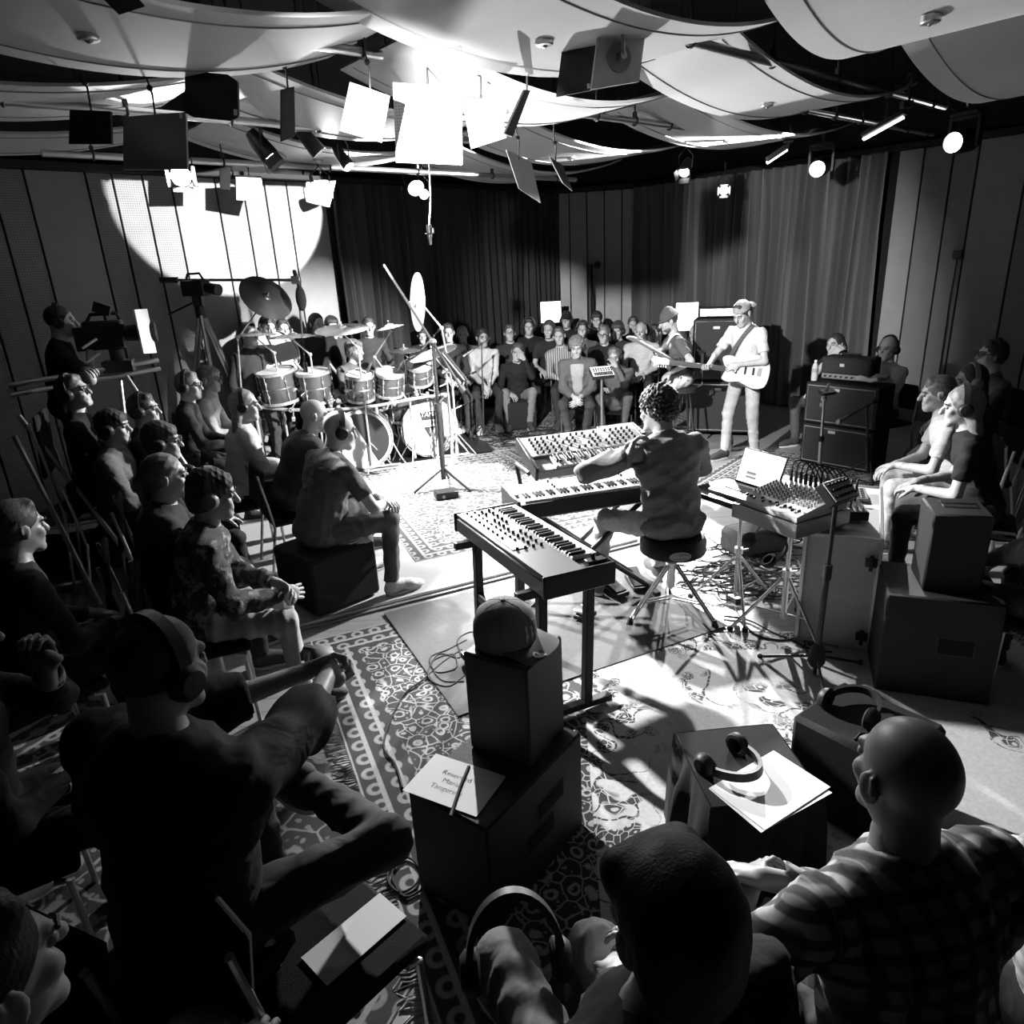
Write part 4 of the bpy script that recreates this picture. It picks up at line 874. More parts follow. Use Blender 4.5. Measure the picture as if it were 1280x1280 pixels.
# ---- players
KEY = person('keyboard player', 'person with curly hair in a dark grey shirt on the round stool at the keyboards', (822, 512), (0.15, 6.4), seat=.53, lean=14, head=(-22, 12, 0), hands=((.22, .5, .92), ('a', 786, 571, 3.9)), palms=((0, .2, -1), (.7, -.3, .3)), curl=(.4, 1.0), hdirs=(None, (.45, .15, 1)),
    elbows=((.8, -.3, -.6), (-1, .25, -.35)), feet=((.2, .5, .02), (-.3, .45, .02)), top=.17, bottom=.7, shoe=.1, hair=('curly', .035), lod=0, fold=.022, puff=.025, chair=False, broad=1.1, scale=1.05)
GUI = person('guitar player', 'person in a pale t-shirt and backward cap standing with an electric guitar', (928, 392), (-.6, 5.2), stand=True, lean=5, head=(0, 28, 0), hands=((.165, .41, 1.06), (-.1, .27, 1.07)), palms=((.3, -.6, .5), (.5, -.6, -.3)), curl=(1.1, .9),
    elbows=((.8, -.6, -.5), (-.9, -.5, -.6)), feet=((.14, .1, 0), (-.14, -.05, 0)), top=.5, bottom='pale_denim', shoe=.04, sleeve='short', hair=('short', .04), cap=('backcap', .25), lod=1, fold=.018, puff=.008)
BAS = person('bass player', 'person in a knitted cap seated on a stool playing a bass guitar', (836, 402), (-.3, 8.0), seat=.62, Y=8.0, lean=12, head=(0, 14, 0), hands=(('a', 815, 446, 7.55), ('a', 838, 466, 7.72)), palms=((.2, -.6, .4), (.2, -.5, -.5)), curl=(1.0, .8),
    elbows=((.8, -.5, -.5), (-.9, -.6, -.5)), feet=((.12, .42, 0), (-.16, .35, .2)), top=.07, bottom=.55, shoe=.05, sleeve='short', hair=('buzz', .05), beard=.06, cap=('beanie', .06), lod=1, chair=False)
DRU = person('drummer', 'person with tousled hair in an open shirt seated behind the drum kit', (443, 438), (0.2, 6.6), seat=.5, Y=8.5, lean=8, head=(-22, 4, 0), hands=((.25, .5, .92), (-.28, .48, .95)), curl=(1.1, 1.1), palms=((0, 0, -1), (0, 0, -1)), top=.1, bottom=.05, hair=('fringe', .14), lod=1, chair=False, vee=.6)
# ---- left side listeners
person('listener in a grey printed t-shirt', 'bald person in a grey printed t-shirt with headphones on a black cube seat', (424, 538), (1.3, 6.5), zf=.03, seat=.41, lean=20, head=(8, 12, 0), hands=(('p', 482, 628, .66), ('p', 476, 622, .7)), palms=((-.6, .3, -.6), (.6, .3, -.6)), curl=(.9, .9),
    elbows=((.9, -.3, -.5), (-.9, -.3, -.5)), feet=(('p', 492, 742, .03), ('p', 462, 716, .03)), foot_dir=((1, .35, 0), (1, .5, 0)) and None, top=.085, bottom='denim', shoe=.62, sleeve='short', hair=('bald', 0), phones=True, lod=0, chair=False, fold=.014, skin=skin_l, broad=1.25, belly=.2, eyes=True, puff=.02, scale=1.04)
TEE = PEOPLE[-1]
person('listener in a dark hooded top', 'bald person in a dark hooded top leaning forward beside the printed t-shirt', (393, 520), (1.6, 7.0), zf=.03, seat=.42, lean=24, head=(10, 5, 0), top=.035, bottom=.02, hair=('bald', 0), lod=1, skin=skin_l, broad=1.25, puff=.045, feet=((.1, .5, 0), (-.1, .45, 0)))
person('woman-style long fair hair listener' if False else 'listener in a white sweater', 'person with long fair hair and headphones in a white sweater', (306, 507), (1.2, 7.4), zf=.03, seat=.45, lean=10, head=(18, 2, 0), top=.62, bottom=.02, hair=('long', .2), phones=True, lod=1, skin=skin_l, fold=.018, puff=.015)
person('listener in a mottled jacket', 'person in a mottled dark jacket and pale jeans with clasped hands', (266, 618), (1.4, 4.4), seat=.45, lean=16, head=(5, 6, 0), hands=(('p', 352, 742, .66), ('p', 344, 728, .7)), palms=((-.7, .2, -.3), (.7, .2, -.3)), curl=(.7, .7), feet=((.16, .45, 0), (-.16, .45, 0)), top='figured', bottom='pale_denim', hair=('fringe', .03), phones=True, phone_tone=.12, lod=0, fold=.022, puff=.02)
person('listener with a ponytail', 'person with a ponytail in a wide dark sweater', (208, 596), (1.2, 5.2), seat=.45, lean=12, head=(5, 0, 0), top=.025, bottom=.015, hair=('pony', .1), lod=1, broad=1.15, puff=.03, phones=False)
person('listener with glasses and dark bob', 'person with a dark bob and glasses in profile wearing headphones', (203, 552), (1.5, 6.2), seat=.45, lean=8, head=(12, 2, 0), top=.02, bottom=.02, hair=('fringe', .05), phones=True, specs=True, lod=1)
person('listener in a dim grey jumper', 'dark-haired person in a dim grey jumper with headphones', (142, 534), (1.4, 6.0), seat=.45, lean=8, head=(8, 0, 0), top=.09, bottom=.02, hair=('fringe', .03), phones=True, lod=1, broad=1.1, puff=.02)
person('listener in profile', 'short-haired person in profile behind the dim grey jumper', (180, 512), (1.6, 6.8), seat=.45, Y=5.3, lean=8, head=(12, 0, 0), top=.03, bottom=.02, hair=('short', .04), phones=True, lod=1)
person('listener with raised chin', 'person with raised chin in a black top below the camera rail', (92, 490), (1.0, 6.8), seat=.45, Y=5.1, lean=2, head=(18, -8, 0), top=.012, bottom=.01, hair=('short', .08), phones=True, lod=1, specs=True)
person('listener in a black jacket', 'person in a black jacket with headphones beside the white shirt', (236, 482), (1.4, 7.6), seat=.45, Y=6.2, lean=8, head=(18, 2, 0), top=.02, bottom=.02, hair=('short', .12), phones=True, specs=True, lod=1)
person('listener in a white shirt', 'person with glasses in a white shirt behind the fair-haired one', (262, 474), (1.6, 7.6), seat=.45, Y=6.9, lean=10, head=(14, 4, 0), top=.6, bottom=.03, hair=('fringe', .14), specs=True, lod=1)
person('listener at the dark edge', 'dark figure seated at the room edge behind the ponytail', (22, 660), (.2, 6.0), seat=.45, lean=10, head=(-5, 4, 0), skin=skin_shade, top=.012, bottom=.01, hair=('short', .04), lod=1)
# ---- foreground listeners
person('listener in black with clasped hands', 'person in black with headphones and hands clasped above a crossed leg', (200, 836), (.15, 3.7), seat=.5, lean=3, hip_fwd=.12, scale=1.06, head=(0, 8, 0), hands=(('p', 418, 832, 1.0), ('p', 392, 836, 1.0)), palms=((-.8, .2, -.3), (.8, .2, -.3)), curl=(1.2, 1.4), elbows=((.9, -.1, -.9), (-.8, -.1, -.7)), hdirs=((-.75, .5, .35), (.5, .7, .1)),
    feet=((-.05, .62, .50), (-.18, .55, 0)), knees=((1, .45, .1), (-.3, .8, .5)), foot_dir=((-1, .25, .1), None), top=.01, bottom=.02, shoe=.05, sleeve='rolled', hair=('buzz', .03), phones=True, phone_tone=.05, lod=0, broad=1.25, puff=.04)
person('listener with a raised fist', 'person with a raised fist and white cuff in a dark jacket', (-62, 800), (.9, 3.4), seat=.45, lean=6, head=(0, 0, 0), hands=((.1, .3, .7), ('p', 58, 838, 1.08)), palms=((0, 0, -1), (.8, -.5, .1)), curl=(.5, 1.3), hdirs=(None, (-.1, .1, 1)), cuff=.6, elbows=((.8, -.3, -.6), (-.6, .2, -.8)), top=.012, bottom=.01, hair=('short', .03), lod=0)
person('listener at the corner', 'person seen in profile in the corner behind the one in black', (-28, 1232), (.3, 3.4), seat=.50, lean=4, head=(0, 0, 0), top=.01, bottom=.01, hair=('short', .02), lod=0, no_legs=False)
person('bald listener in plaid', 'bald person in a plaid shirt beside the cube seat with papers', (1132, 972), (.1, 3.4), seat=.45, lean=10, head=(9, 0, 4), hands=(('p', 965, 1100, .78), ('p', 935, 1112, .74)), palms=((-.7, .2, -.4), (.7, .2, -.4)), curl=(.7, .7), elbows=((.8, -.4, -.5), (-.8, -.3, -.5)), feet=((.2, .42, 0), (-.2, .45, 0)),
    top='plaid', bottom=.05, skin=skin_shade, hair=('bald', 0), lod=0, broad=1.12, belly=.15, puff=.02, fold=.018)
person('dark-haired listener in front', 'dark-haired person seen from behind with a raised knee before the plaid shirt', (838, 1150), (-.45, 2.3), seat=.50, lean=-13, head=(0, 4, 0), top=.015, bottom=.11, hair=('smooth', .012), lod=0, feet=((.16, .5, 0), (-.02, .62, .12)), knees=((.2, .8, .5), (-.1, .6, .8)), hands=((.22, .2, .72), (.1, .2, .7)), fold=.03)
FRO = PEOPLE[-1]
person('listener in a pale checked sleeve', 'person in a pale checked shirt beside the bald plaid one', (1385, 925), (.3, 3.8), seat=.45, lean=6, head=(0, 0, 0), top='pale_plaid', bottom=.015, hair=('short', .05), lod=0, hands=((.1, .35, .65), (-.3, .3, .62)))
# ---- right side listeners
person('listener in a white tee', 'person in profile in a white t-shirt at the side of the amplifiers', (1172, 492), (1.2, 5.6), seat=.45, Y=4.8, lean=18, head=(0, 4, 0), hands=((.02, .42, .62), (-.05, .4, .64)), top=.55, bottom=.5, shoe=.1, sleeve='short', hair=('short', .1), lod=1, skin=skin_l)
person('listener with long light hair', 'person with long light hair and headphones in a dark vest', (1203, 508), (1.2, 5.2), seat=.45, Y=4.2, lean=16, head=(-6, 4, 0), top=.02, bottom=.08, sleeve='short', hair=('long', .16), phones=True, lod=1, skin=skin_l)
person('listener with a light headband', 'dark-haired person with light headphones and a black top', (1213, 476), (1.0, 5.8), seat=.45, Y=5.25, lean=10, head=(-4, 4, 0), top=.015, bottom=.02, hair=('long', .03), phones=True, phone_tone=.2, sleeve='short', lod=1)
person('listener with dark glasses', 'dark-haired person with glasses leaning back at the right wall', (1240, 444), (.6, 6.2), seat=.45, Y=5.75, lean=2, head=(0, -4, 0), top=.05, bottom=.02, hair=('short', .02), specs=True, phones=True, lod=1)
person('listener in a grey sleeve', 'person in a grey sleeve lowering a hand beside the stacked black boxes', (1372, 585), (1.6, 5.4), seat=.45, lean=6, top=.16, bottom=.03, lod=1, hands=((.1, .4, .62), ('p', 1222, 704, .6)))
person('listener with a hand at the mouth', 'dark-haired person with a hand at the mouth before the grey curtain', (1044, 431), (.6, 6.5), seat=.45, Y=7.9, lean=4, head=(-8, 0, 6), hands=(('a', 1041, 443, 7.72), (-.1, .36, .65)), palms=((-.3, -.7, .3), None), curl=(1.1, .5), elbows=((.5, .3, -.8), None), top=.02, bottom=.06, sleeve='short', hair=('long', .03), lod=1)
person('bald listener in a white shirt', 'bald person in a white shirt with headphones behind the amplifier head', (1110, 436), (.8, 6.0), seat=.45, Y=7.2, lean=2, head=(-10, 0, 0), top=.6, bottom=.05, hair=('sides', .1), phones=True, lod=1, skin=skin_l)
# ---- back audience (first row, then the rows behind)
person('listener in a white hoodie', 'person in a white hooded sweater with hands between the knees', (603, 422), (.1, 6.0), Y=9.75, lean=6, head=(-12, 2, 0), hands=((.03, .34, .62), (-.03, .34, .6)), top=.6, bottom=.03, shoe=.45, hair=('short', .03), lod=1, feet=((.13, .5, 0), (-.12, .42, 0)))
person('listener with a hand on the cheek', 'person in black with a hand on the cheek and grey jeans', (647, 440), (.2, 6.4), Y=9.7, lean=12, head=(10, 6, -10), hands=(None, ('a', 655, 449, 9.52)), palms=(None, (.6, -.6, .2)), curl=(.5, .6), elbows=(None, (-.3, .4, -.8)), top=.015, bottom=.18, hair=('long', .06), lod=1)
person('listener in an open jacket', 'curly person in an open grey jacket with folded hands', (721, 434), (.25, 5.5), Y=8.7, lean=14, head=(0, 10, 0), hands=((.03, .36, .58), (-.03, .36, .56)), palms=((-.7, -.3, -.4), (.7, -.3, -.4)), curl=(.9, .9), top=.09, bottom=.03, shoe=.12, hair=('curly', .14), phones=True, lod=1, feet=((.08, .42, 0), (-.1, .3, 0)), puff=.012, vee=.35)
person('listener leaning on a hand', 'person with light hair and chin on hand behind the small synthesizer', (768, 446), (.4, 5.8), Y=9.0, lean=16, head=(0, 8, 6), hands=((.12, .42, .6), ('a', 770, 458, 8.85)), palms=(None, (.6, -.6, .3)), curl=(.6, .9), elbows=(None, (-.3, .5, -.8)), top=.1, bottom=.08, hair=('short', .14), phones=True, lod=1)
BACK = [((578, 418), 10.1, 'a beige open jacket', .2, ('sides', .1), dict(vee=.03)), ((637, 416), 10.4, 'a dark scarf', .03, ('short', .05), dict(specs=True)), ((661, 408), 10.7, 'a plain black shirt', .012, ('short', .03), dict(phones=True)), ((686, 412), 10.3, 'a black printed t-shirt', .02, ('buzz', .06), dict(beard=.04, phones=True, sleeve='short')),
        ((699, 420), 9.75, 'a striped shirt', 'striped', ('short', .06), dict(side=8)), ((708, 400), 11.3, 'a black hat', .015, ('short', .03), dict(cap=('cap', .015), phones=True)), ((728, 412), 10.3, 'a grey cardigan', .08, ('short', .03), dict(beard=.03, phones=True)), ((746, 400), 11.2, 'a dark hood', .03, ('fringe', .04), {}),
        ((755, 418), 9.8, 'a black jumper holding a phone', .015, ('short', .12), dict(specs=True)), ((772, 413), 10.3, 'a dark dress', .03, ('fringe', .05), dict(phones=True)), ((791, 406), 11.0, 'a dim shirt at the curtain', .05, ('short', .06), {}), ((801, 414), 9.9, 'a pale polo shirt', .5, ('sides', .4), dict(belly=.2, broad=1.1)), ((818, 416), 10.6, 'a dark jacket at the bass player', .03, ('short', .04), {}), ((869, 416), 10.2, 'a dim top behind the tall amplifier', .04, ('sides', .05), {}),
        ((335, 410), 8.2, 'black under the raised cymbal', .012, ('short', .04), dict(phones=True, stand=True)), ((353, 412), 8.5, 'black beside the cymbal', .015, ('short', .03), dict(phones=True, stand=True)), ((396, 405), 8.7, 'a black coat', .012, ('long', .02), dict(stand=True)), ((415, 408), 8.95, 'a dark coat with a grey scarf', .05, ('fringe', .03), dict(stand=True)), ((461, 408), 9.2, 'a dim grey top behind the drummer', .04, ('short', .05), dict(stand=True)), ((528, 420), 9.9, 'dark clothes behind the crash cymbals', .02, ('short', .04), dict(stand=True)), ((312, 418), 7.8, 'dark clothes at the drum rack', .03, ('short', .03), dict(stand=True)), ((560, 416), 9.5, 'a dark vest next to the beige jacket', .02, ('short', .04), {})]
for (px, Yb, what, tone, hr_, kw) in BACK:
    kw = dict(kw); stand = kw.pop('stand', False)
    person('listener in ' + what, 'seated listener of the back rows in ' + what if not stand else 'standing listener before the left wall in ' + what, px, (.2 + RNG.uniform(-.4, .4), 5.5), Y=Yb, lean=4 + RNG.uniform(-2, 4), head=(RNG.uniform(-10, 10), RNG.uniform(-2, 6), RNG.uniform(-4, 4)), top=tone, bottom=.03, hair=hr_, lod=2, group=None, seat=.45, stand=stand, fit=stand, **kw)
# ---- camera operator on a low platform
OPR = person('camera operator', 'camera operator in a black t-shirt with headphones standing at the large camera', (76, 402), (-1.9, 6.6), stand=True, Y=5.7, lean=8, head=(6, 2, 0), hands=(('a', 112, 440, 5.65), ('a', 104, 462, 5.5)), palms=((0, .3, -1), (0, .3, -1)), curl=(.9, .9), top=.012, bottom=.01, sleeve='short', hair=('buzz', .04), phones=True, lod=1)

# ================================================================== INSTRUMENTS AND GEAR
amp_grill = grey('grille_cloth', .035, .9, bump=(500, .5)); case_m = grey('pale_case_board', .75, .5, var=(8, .05)); alu = grey('aluminium_edge', .6, .35, .9)
wood_d = grey('dark_wood', .05, .3, coat=.4); shell_m = grey('drum_shell', .05, .18, .0, var=(4, .03), coat=.8); head_m = grey('drum_head', .72, .45); bronze = grey('cymbal_bronze', .62, .22, .85, var=(2, .06)); bronze_d = grey('cymbal_dark', .12, .3, .7, var=(3, .06))
foam = grey('foam_black', .01, .95)
def basis(x, y): x = unit((x[0], x[1], 0)); return np.array([x, np.cross((0, 0, 1), x), (0, 0, 1)]).T
def stuff(o): o['kind'] = 'stuff'; return o

# ---- keyboards
WK = None
def keyboard(name, label, org, xdir, L, D, Hh, n_oct, case, tilt=0., end=.02, left=.1, knob_area=(.05, .95), seed=1, panel=None, nk=40, cheeks=None, depth=.135):
    """org: front-left top corner; x along the keys, y to the back"""
    global WK
    R = basis(xdir, None) @ rotx(radians(tilt)); t = thing(name, label, 'keyboard', org, R=R)
    mb = MB(); mb.box((L / 2, D / 2, -Hh / 2 - .006), (L, D, Hh), b=.006); part('case', mb, case, t)
    mb = MB(); mb.box((L / 2, D / 2 + (depth + .01) / 2, .006), (L - .02, D - depth - .02, .016), b=.004); part('control_panel', mb, panel or case, t)
    for sx in (0, 1): mb = MB(); mb.box((sx * L, D / 2, -Hh / 2 + .004), (.022, D + .01, Hh + .03), b=.006); part('end_cheek', mb, cheeks or case, t)
    nw = 7 * n_oct + 1; kw = (L - left - end) / nw
    if WK is None:
        a = MB(); a.box((0, .07, .009), (.0222, .138, .018), b=.0015); c = MB(); c.box((0, .095, .022), (.0125, .09, .018), b=.002); WK = (a.mesh('white_key'), c.mesh('black_key'))
        WK[0].materials.append(grey('key_white', .8, .3)); WK[1].materials.append(grey('key_black', .01, .3))
    for i in range(nw):
        x = left + kw * (i + .5); o = link('white_key', WK[0], None, t, False, (x, 0.003, -.004)); o.scale = (kw / .0235, depth / .14, 1)
        if i % 7 in (0, 1, 3, 4, 5) and i < nw - 1: o = link('black_key', WK[1], None, t, False, (x + kw / 2, .003, -.004)); o.scale = (kw / .0235, depth / .14, 1)
    r = random.Random(seed); mb = MB(); rows = max(2, int((D - depth - .06) / .035)); cols = nk // rows
    for j in range(rows):
        for i in range(cols):
            if r.random() < .15: continue
            x = L * (knob_area[0] + (knob_area[1] - knob_area[0]) * (i + .5) / cols); y = depth + .03 + (D - depth - .06) * (j + .5) / rows
            mb.cyl((x, y, .012), (x, y, .03), .0085, .007, 8)
    stuff(part('knobs', mb, plastic, t)); return t, R
white_case = grey('white_case', .62, .4); silver_panel = grey('silver_panel', .4, .4, .3); dark_case = grey('dark_keyboard_case', .03, .4)
x1 = P(655, 639, .84) - P(765, 704, .84); o1 = P(768, 706, .84)
k1, R1 = keyboard('synthesizer', 'black synthesizer with slider panel on the black table stand before the stool', o1, x1, 1.0, .37, .08, 4, dark_case, tilt=2, left=.14, nk=48, knob_area=(.32, .97), panel=None, seed=3)
mb = MB(); mb.box((.66, .30, .0155), (.62, .085, .006), b=.001); part('silver_strip', mb, silver_panel, k1); mb = MB(); mb.box((.05, .07, .012), (.05, .1, .03)); mb.cyl((.05, .08, .02), (.05, .09, .06), .01, n=8); part('joystick', mb, plastic, k1)
x2 = np.array((.96, .27, 0)); o2 = P(649, 631, .80)
k2, R2 = keyboard('stage_piano', 'long white stage piano on a folding black stand', o2, x2, 1.06, .36, .1, 6, white_case, left=.04, end=.04, nk=10, cheeks=dark_case, seed=4)
mb = MB(); mb.box((.53, -.004, -.05), (1.03, .006, .09)); part('front_board', mb, dark_case, k2)
x3 = np.array((.955, .3, 0)); o3 = P(672, 589, .99)
k3, R3 = keyboard('analog_synthesizer', 'white synthesizer crowded with knobs on the upper tier above the stage piano', o3, x3, .8, .37, .06, 4, white_case, tilt=18, left=.12, nk=90, cheeks=dark_case, seed=5, depth=.12)
# keyboard stands
def stand_part(name, mb, mat, t): return part(name, mb, mat, t, True)
W1 = lambda x, y, z: o1 + R1 @ np.array((x, y, 0)) + np.array((0, 0, z - .84))
t = thing('keyboard_table_stand', 'black square-tube stand under the black synthesizer', 'stand', W1(.5, .18, 0))
for x in (.14, .86):
    for y in (.06, .32):
        mb = MB(); a_ = W1(x, y, .022); c_ = W1(x, y, .74); mb.box((a_ + c_) / 2, (.045, .045, c_[2] - a_[2]), R1); stand_part('leg', mb, blackmetal, t)
    mb = MB(); mb.box(W1(x, .19, .72), (.04, .5, .04), R1); stand_part('top_rail', mb, blackmetal, t)
    mb = MB(); mb.box(W1(x, .19, .04), (.05, .52, .035), R1); stand_part('foot_bar', mb, blackmetal, t)
mb = MB(); mb.box(W1(.5, .32, .4), (.74, .035, .05), R1); stand_part('cross_rail', mb, blackmetal, t)
W2 = lambda x, y, z: o2 + R2 @ np.array((x, y, 0)) + np.array((0, 0, z - .80))
t = thing('folding_keyboard_stand', 'black crossed folding stand under the white stage piano', 'stand', W2(.5, .18, 0.03))
for x in (.2, .86):
    for s in (-1, 1): mb = MB(); mb.tube([W2(x - .3 * s, .05 + .1 * (s > 0), .05), W2(x + .02 * s, .1 + .1 * (s > 0), .68)] if False else [W2(.5 - .42 * s, .1 + (.18 if x > .5 else 0), .05), W2(.5 + .36 * s, .1 + (.18 if x > .5 else 0), .67)], .017, 8); stand_part('cross_leg', mb, blackmetal, t)
for x in (.12, .88): mb = MB(); mb.box(W2(x, .18, .675), (.045, .4, .03), R2); stand_part('top_rail', mb, blackmetal, t)
for x in (.08, .92): mb = MB(); mb.box(W2(x, .18, .045), (.045, .42, .03), R2); stand_part('foot_bar', mb, rubber, t)
for x in (.12, .84):     # posts that carry the upper tier
    mb = MB(); mb.tube([W2(x, .3, .69), W2(x, .36, .82), W2(x, .42, .93), W2(x, .16, .935)], .014, 8); stand_part('tier_arm', mb, blackmetal, t)
# flat groove box on the far side
g = P(776, 540, 1.0); t = thing('groove_box', 'flat black groove box beside the knobby synthesizer', 'synthesizer', g, R=basis(x3, None) @ rotx(radians(12)))
mb = MB(); mb.box((0, 0, 0), (.3, .2, .04), b=.008); part('case', mb, dark_case, t); mb = MB(); mb.box((0, .02, .021), (.26, .13, .004)); part('face_plate', mb, midplastic, t)
mb = MB(); [mb.box((-.1 + .05 * i, -.05 + .05 * j, .026), (.028, .028, .01)) for i in range(5) for j in range(3)]; stuff(part('pads', mb, white_p, t))
mb = MB(); mb.tube([(0, 0, -.02), (0, .02, -.2), (0, .02, -.98)], .014, 8); part('support_post', mb, blackmetal, t)

# ---- round stool of the keyboard player
kb = KEY['base']; t = thing('drum_stool', 'round black stool with an oval badge and chrome tripod under the keyboard player', 'stool', kb)
S = lambda x, y, z: kb + np.array((x, y, z)); st = .565
mb = MB(); mb.lathe([(0, st), (.15, st), (.185, st - .012), (.2, st - .04), (.2, st - .11), (.18, st - .125), (0, st - .125)], 36, I3, kb); part('seat', mb, grey('stool_vinyl', .012, .45), t, True)
mb = MB(); mb.cyl(S(0, 0, .2), S(0, 0, st - .12), .016, n=12); mb.cyl(S(0, 0, .2), S(0, 0, .36), .021, n=12); mb.cyl(S(0, 0, st - .16), S(0, 0, st - .12), .05, .07, 12); part('post', mb, chrome, t, True)
mb = MB(); mb.cyl(S(0, 0, .33), S(0, 0, .37), .032, n=12); mb.tube([S(.03, 0, .35), S(.08, -.02, .35)], .008, 6); part('collar', mb, chrome, t, True)
for k in range(3):
    a = radians(200 + 120 * k); d = np.array((cos(a), sin(a), 0)); sd = np.array((-sin(a), cos(a), 0)); mb = MB()
    for s in (-1, 1): mb.tube([S(0, 0, .35) + d * .03 + sd * s * .012, S(0, 0, .035) + d * .29 + sd * s * .012], .008, 6)
    part('leg', mb, chrome, t, True); mb = MB()
    for s in (-1, 1): mb.tube([S(0, 0, .13) + d * .02 + sd * s * .018, S(0, 0, .14) + d * .2 + sd * s * .018], .006, 6)
    part('strut', mb, chrome, t, True); mb = MB(); mb.cyl(S(0, 0, .0) + d * .3, S(0, 0, .05) + d * .285, .022, .017, 10); part('rubber_foot', mb, rubber, t, True)
dv = unit(np.array((0.12, -3.6, 0)) - np.array((kb[0], kb[1], 0)) * 1.0 + np.array((kb[0] * .75, 0, 0))); Rb = np.array([np.cross((0, 0, 1.), dv) * 1, (0, 0, 1.), dv]).T
bq = S(*(dv * .2)[:2], st - .075); mb = MB(); ov = [(.062 * cos(a), .026 * sin(a)) for a in np.linspace(0, 2 * pi, 33)[:-1]]; mb.prism(ov, -.004, .003, Rb, bq); part('badge', mb, midplastic, t, True)
mb = MB(); mb.tube([bq + Rb @ np.array((x, y, .003)) for x, y in ov], .002, 5, closed=True); part('badge_rim', mb, white_p, t, True)
o = text_mesh('Gibraltar', .03, Rb, bq + dv * .004 - kb, 'badge_lettering', white_p, t)

# ---- pedals by the stool
for q, lab, yaw in ((P(766, 742), 'black volume pedal near the left foot of the keyboard player', .5), (P(795, 734), 'black expression pedal near the stool', .1), (P(727, 778), 'small chrome sustain pedal on the grey mat', .9), (P(736, 772), 'second small chrome pedal on the grey mat', .9)):
    big = 'chrome' not in lab; w_, l_ = (.1, .24) if big else (.05, .09); q = q + np.array((0, 0, .022)); t = thing('foot_pedal', lab, 'pedal', q, yaw, 'pedals on the floor')
    mb = MB(); mb.box((0, 0, .015), (w_, l_, .03)); part('base', mb, plastic, t); mb = MB(); mb.box((0, .01, .055), (w_ * .85, l_ * .92, .014), rotx(.22 if big else .15), b=.004); part('treadle', mb, rubber if big else chrome, t); mb = MB(); mb.cyl((-w_ * .4, l_ * .2, .04), (w_ * .4, l_ * .2, .04), .01, n=8); part('hinge', mb, blackmetal, t)

# ---- laptop and mixer with their stands
ml, mr, mk = P(920, 628, .8), P(984, 650, .8), P(1037, 622, .8)
ax_ = unit(mr - ml); MR = basis(ax_, None); Wm = np.linalg.norm(mr - ml) + .06
t = thing('mixing_console', 'pale mixing console with rows of knobs and upright cable plugs', 'mixer', ml, R=MR)
D_ = .40; L_ = max(.42, Wm)
mb = MB(); prof = [(-.0, 0), (D_, 0), (D_, .09), (.0, .03)]; mb.add([(x, y, z) for x in (0, L_) for y, z in prof], [(0, 1, 2, 3)[::-1], (4, 5, 6, 7), (0, 4, 5, 1)[::1], (1, 5, 6, 2), (2, 6, 7, 3), (3, 7, 4, 0)]); part('housing', mb, white_case, t, smooth=False)
sl = atan2(.06, D_); mb = MB(); r = random.Random(9)
for i in range(12):
    for j in range(8): mb.cyl((.03 + i * (L_ - .06) / 11, .12 + j * .024, .03 + (.12 + j * .024) * .15), (.03 + i * (L_ - .06) / 11, .12 + j * .024, .048 + (.12 + j * .024) * .15), .006, .005, 6)
stuff(part('knobs', mb, grey('grey_knob', .35, .4), t))
mb = MB(); [mb.box((.03 + i * (L_ - .06) / 11, .035 + .04 * r.random(), .048), (.012, .02, .014)) for i in range(12)]; stuff(part('faders', mb, plastic, t))
for i in range(8):
    x = .08 + i * (L_ - .12) / 9; mb = MB(); mb.cyl((x, D_ - .05, .085), (x, D_ - .05, .15), .009, n=8); mb.tube(bez([(x, D_ - .05, .15), (x + .01, D_ - .04, .2), (x + .04, D_ + .02, .19), (x + .07, D_ + .08, .06), (x + .05, D_ + .1, -.2)], 6), .0045, 6); part('plug_cable', mb, rubber, t)
t = thing('mixer_tray', 'flat flight case tray under the mixing console', 'case', ml + np.array((0, 0, -.085)), R=MR)
mb = MB(); mb.box((L_ / 2, D_ / 2, .04), (L_ + .02, D_ + .02, .075), b=.004); part('tray_body', mb, wood_d, t)
for y in (-.01, D_ + .01): mb = MB(); mb.box((L_ / 2, y, .04), (L_ + .03, .012, .084), b=.003); part('edge_strip', mb, white_case, t)
for x in (-.01, L_ + .01): mb = MB(); mb.box((x, D_ / 2, .04), (.012, D_ + .03, .084), b=.003); part('edge_strip', mb, alu, t)
# laptop
lc = P(892, 622, .8); lx = ax_; LR = basis(lx, None)
lo = P(886, 610, .8); t = thing('laptop', 'open laptop with a bright screen beside the mixing console', 'laptop', lo, R=LR)
mb = MB(); mb.box((.16, .11, -.008), (.33, .23, .016), b=.004); part('base', mb, grey('laptop_silver', .6, .35, .6), t)
mb = MB(); [mb.box((.04 + i * .0185, .10 + j * .0185, .003), (.015, .015, .004)) for i in range(14) for j in range(5)]; stuff(part('keys', mb, plastic, t)); mb = MB(); mb.box((.165, .05, .001), (.1, .065, .002)); part('trackpad', mb, grey('trackpad', .5, .3), t)
LT = rotx(radians(-20)); mb = MB(); mb.box((.16, .225, .0) + LT @ np.array((0, 0, .11)), (.33, .01, .225), LT, b=.004); lid = part('lid', mb, plastic, t)
scr = NB('laptop_screen'); x, y, z = scr.xyz()
mb = MB(); mb.box((.16, .225, .0) + LT @ np.array((0, -.0065, .112)), (.31, .002, .2), LT, b=.0004); part('screen', mb, glow('screen_glow', 1.6), lid)
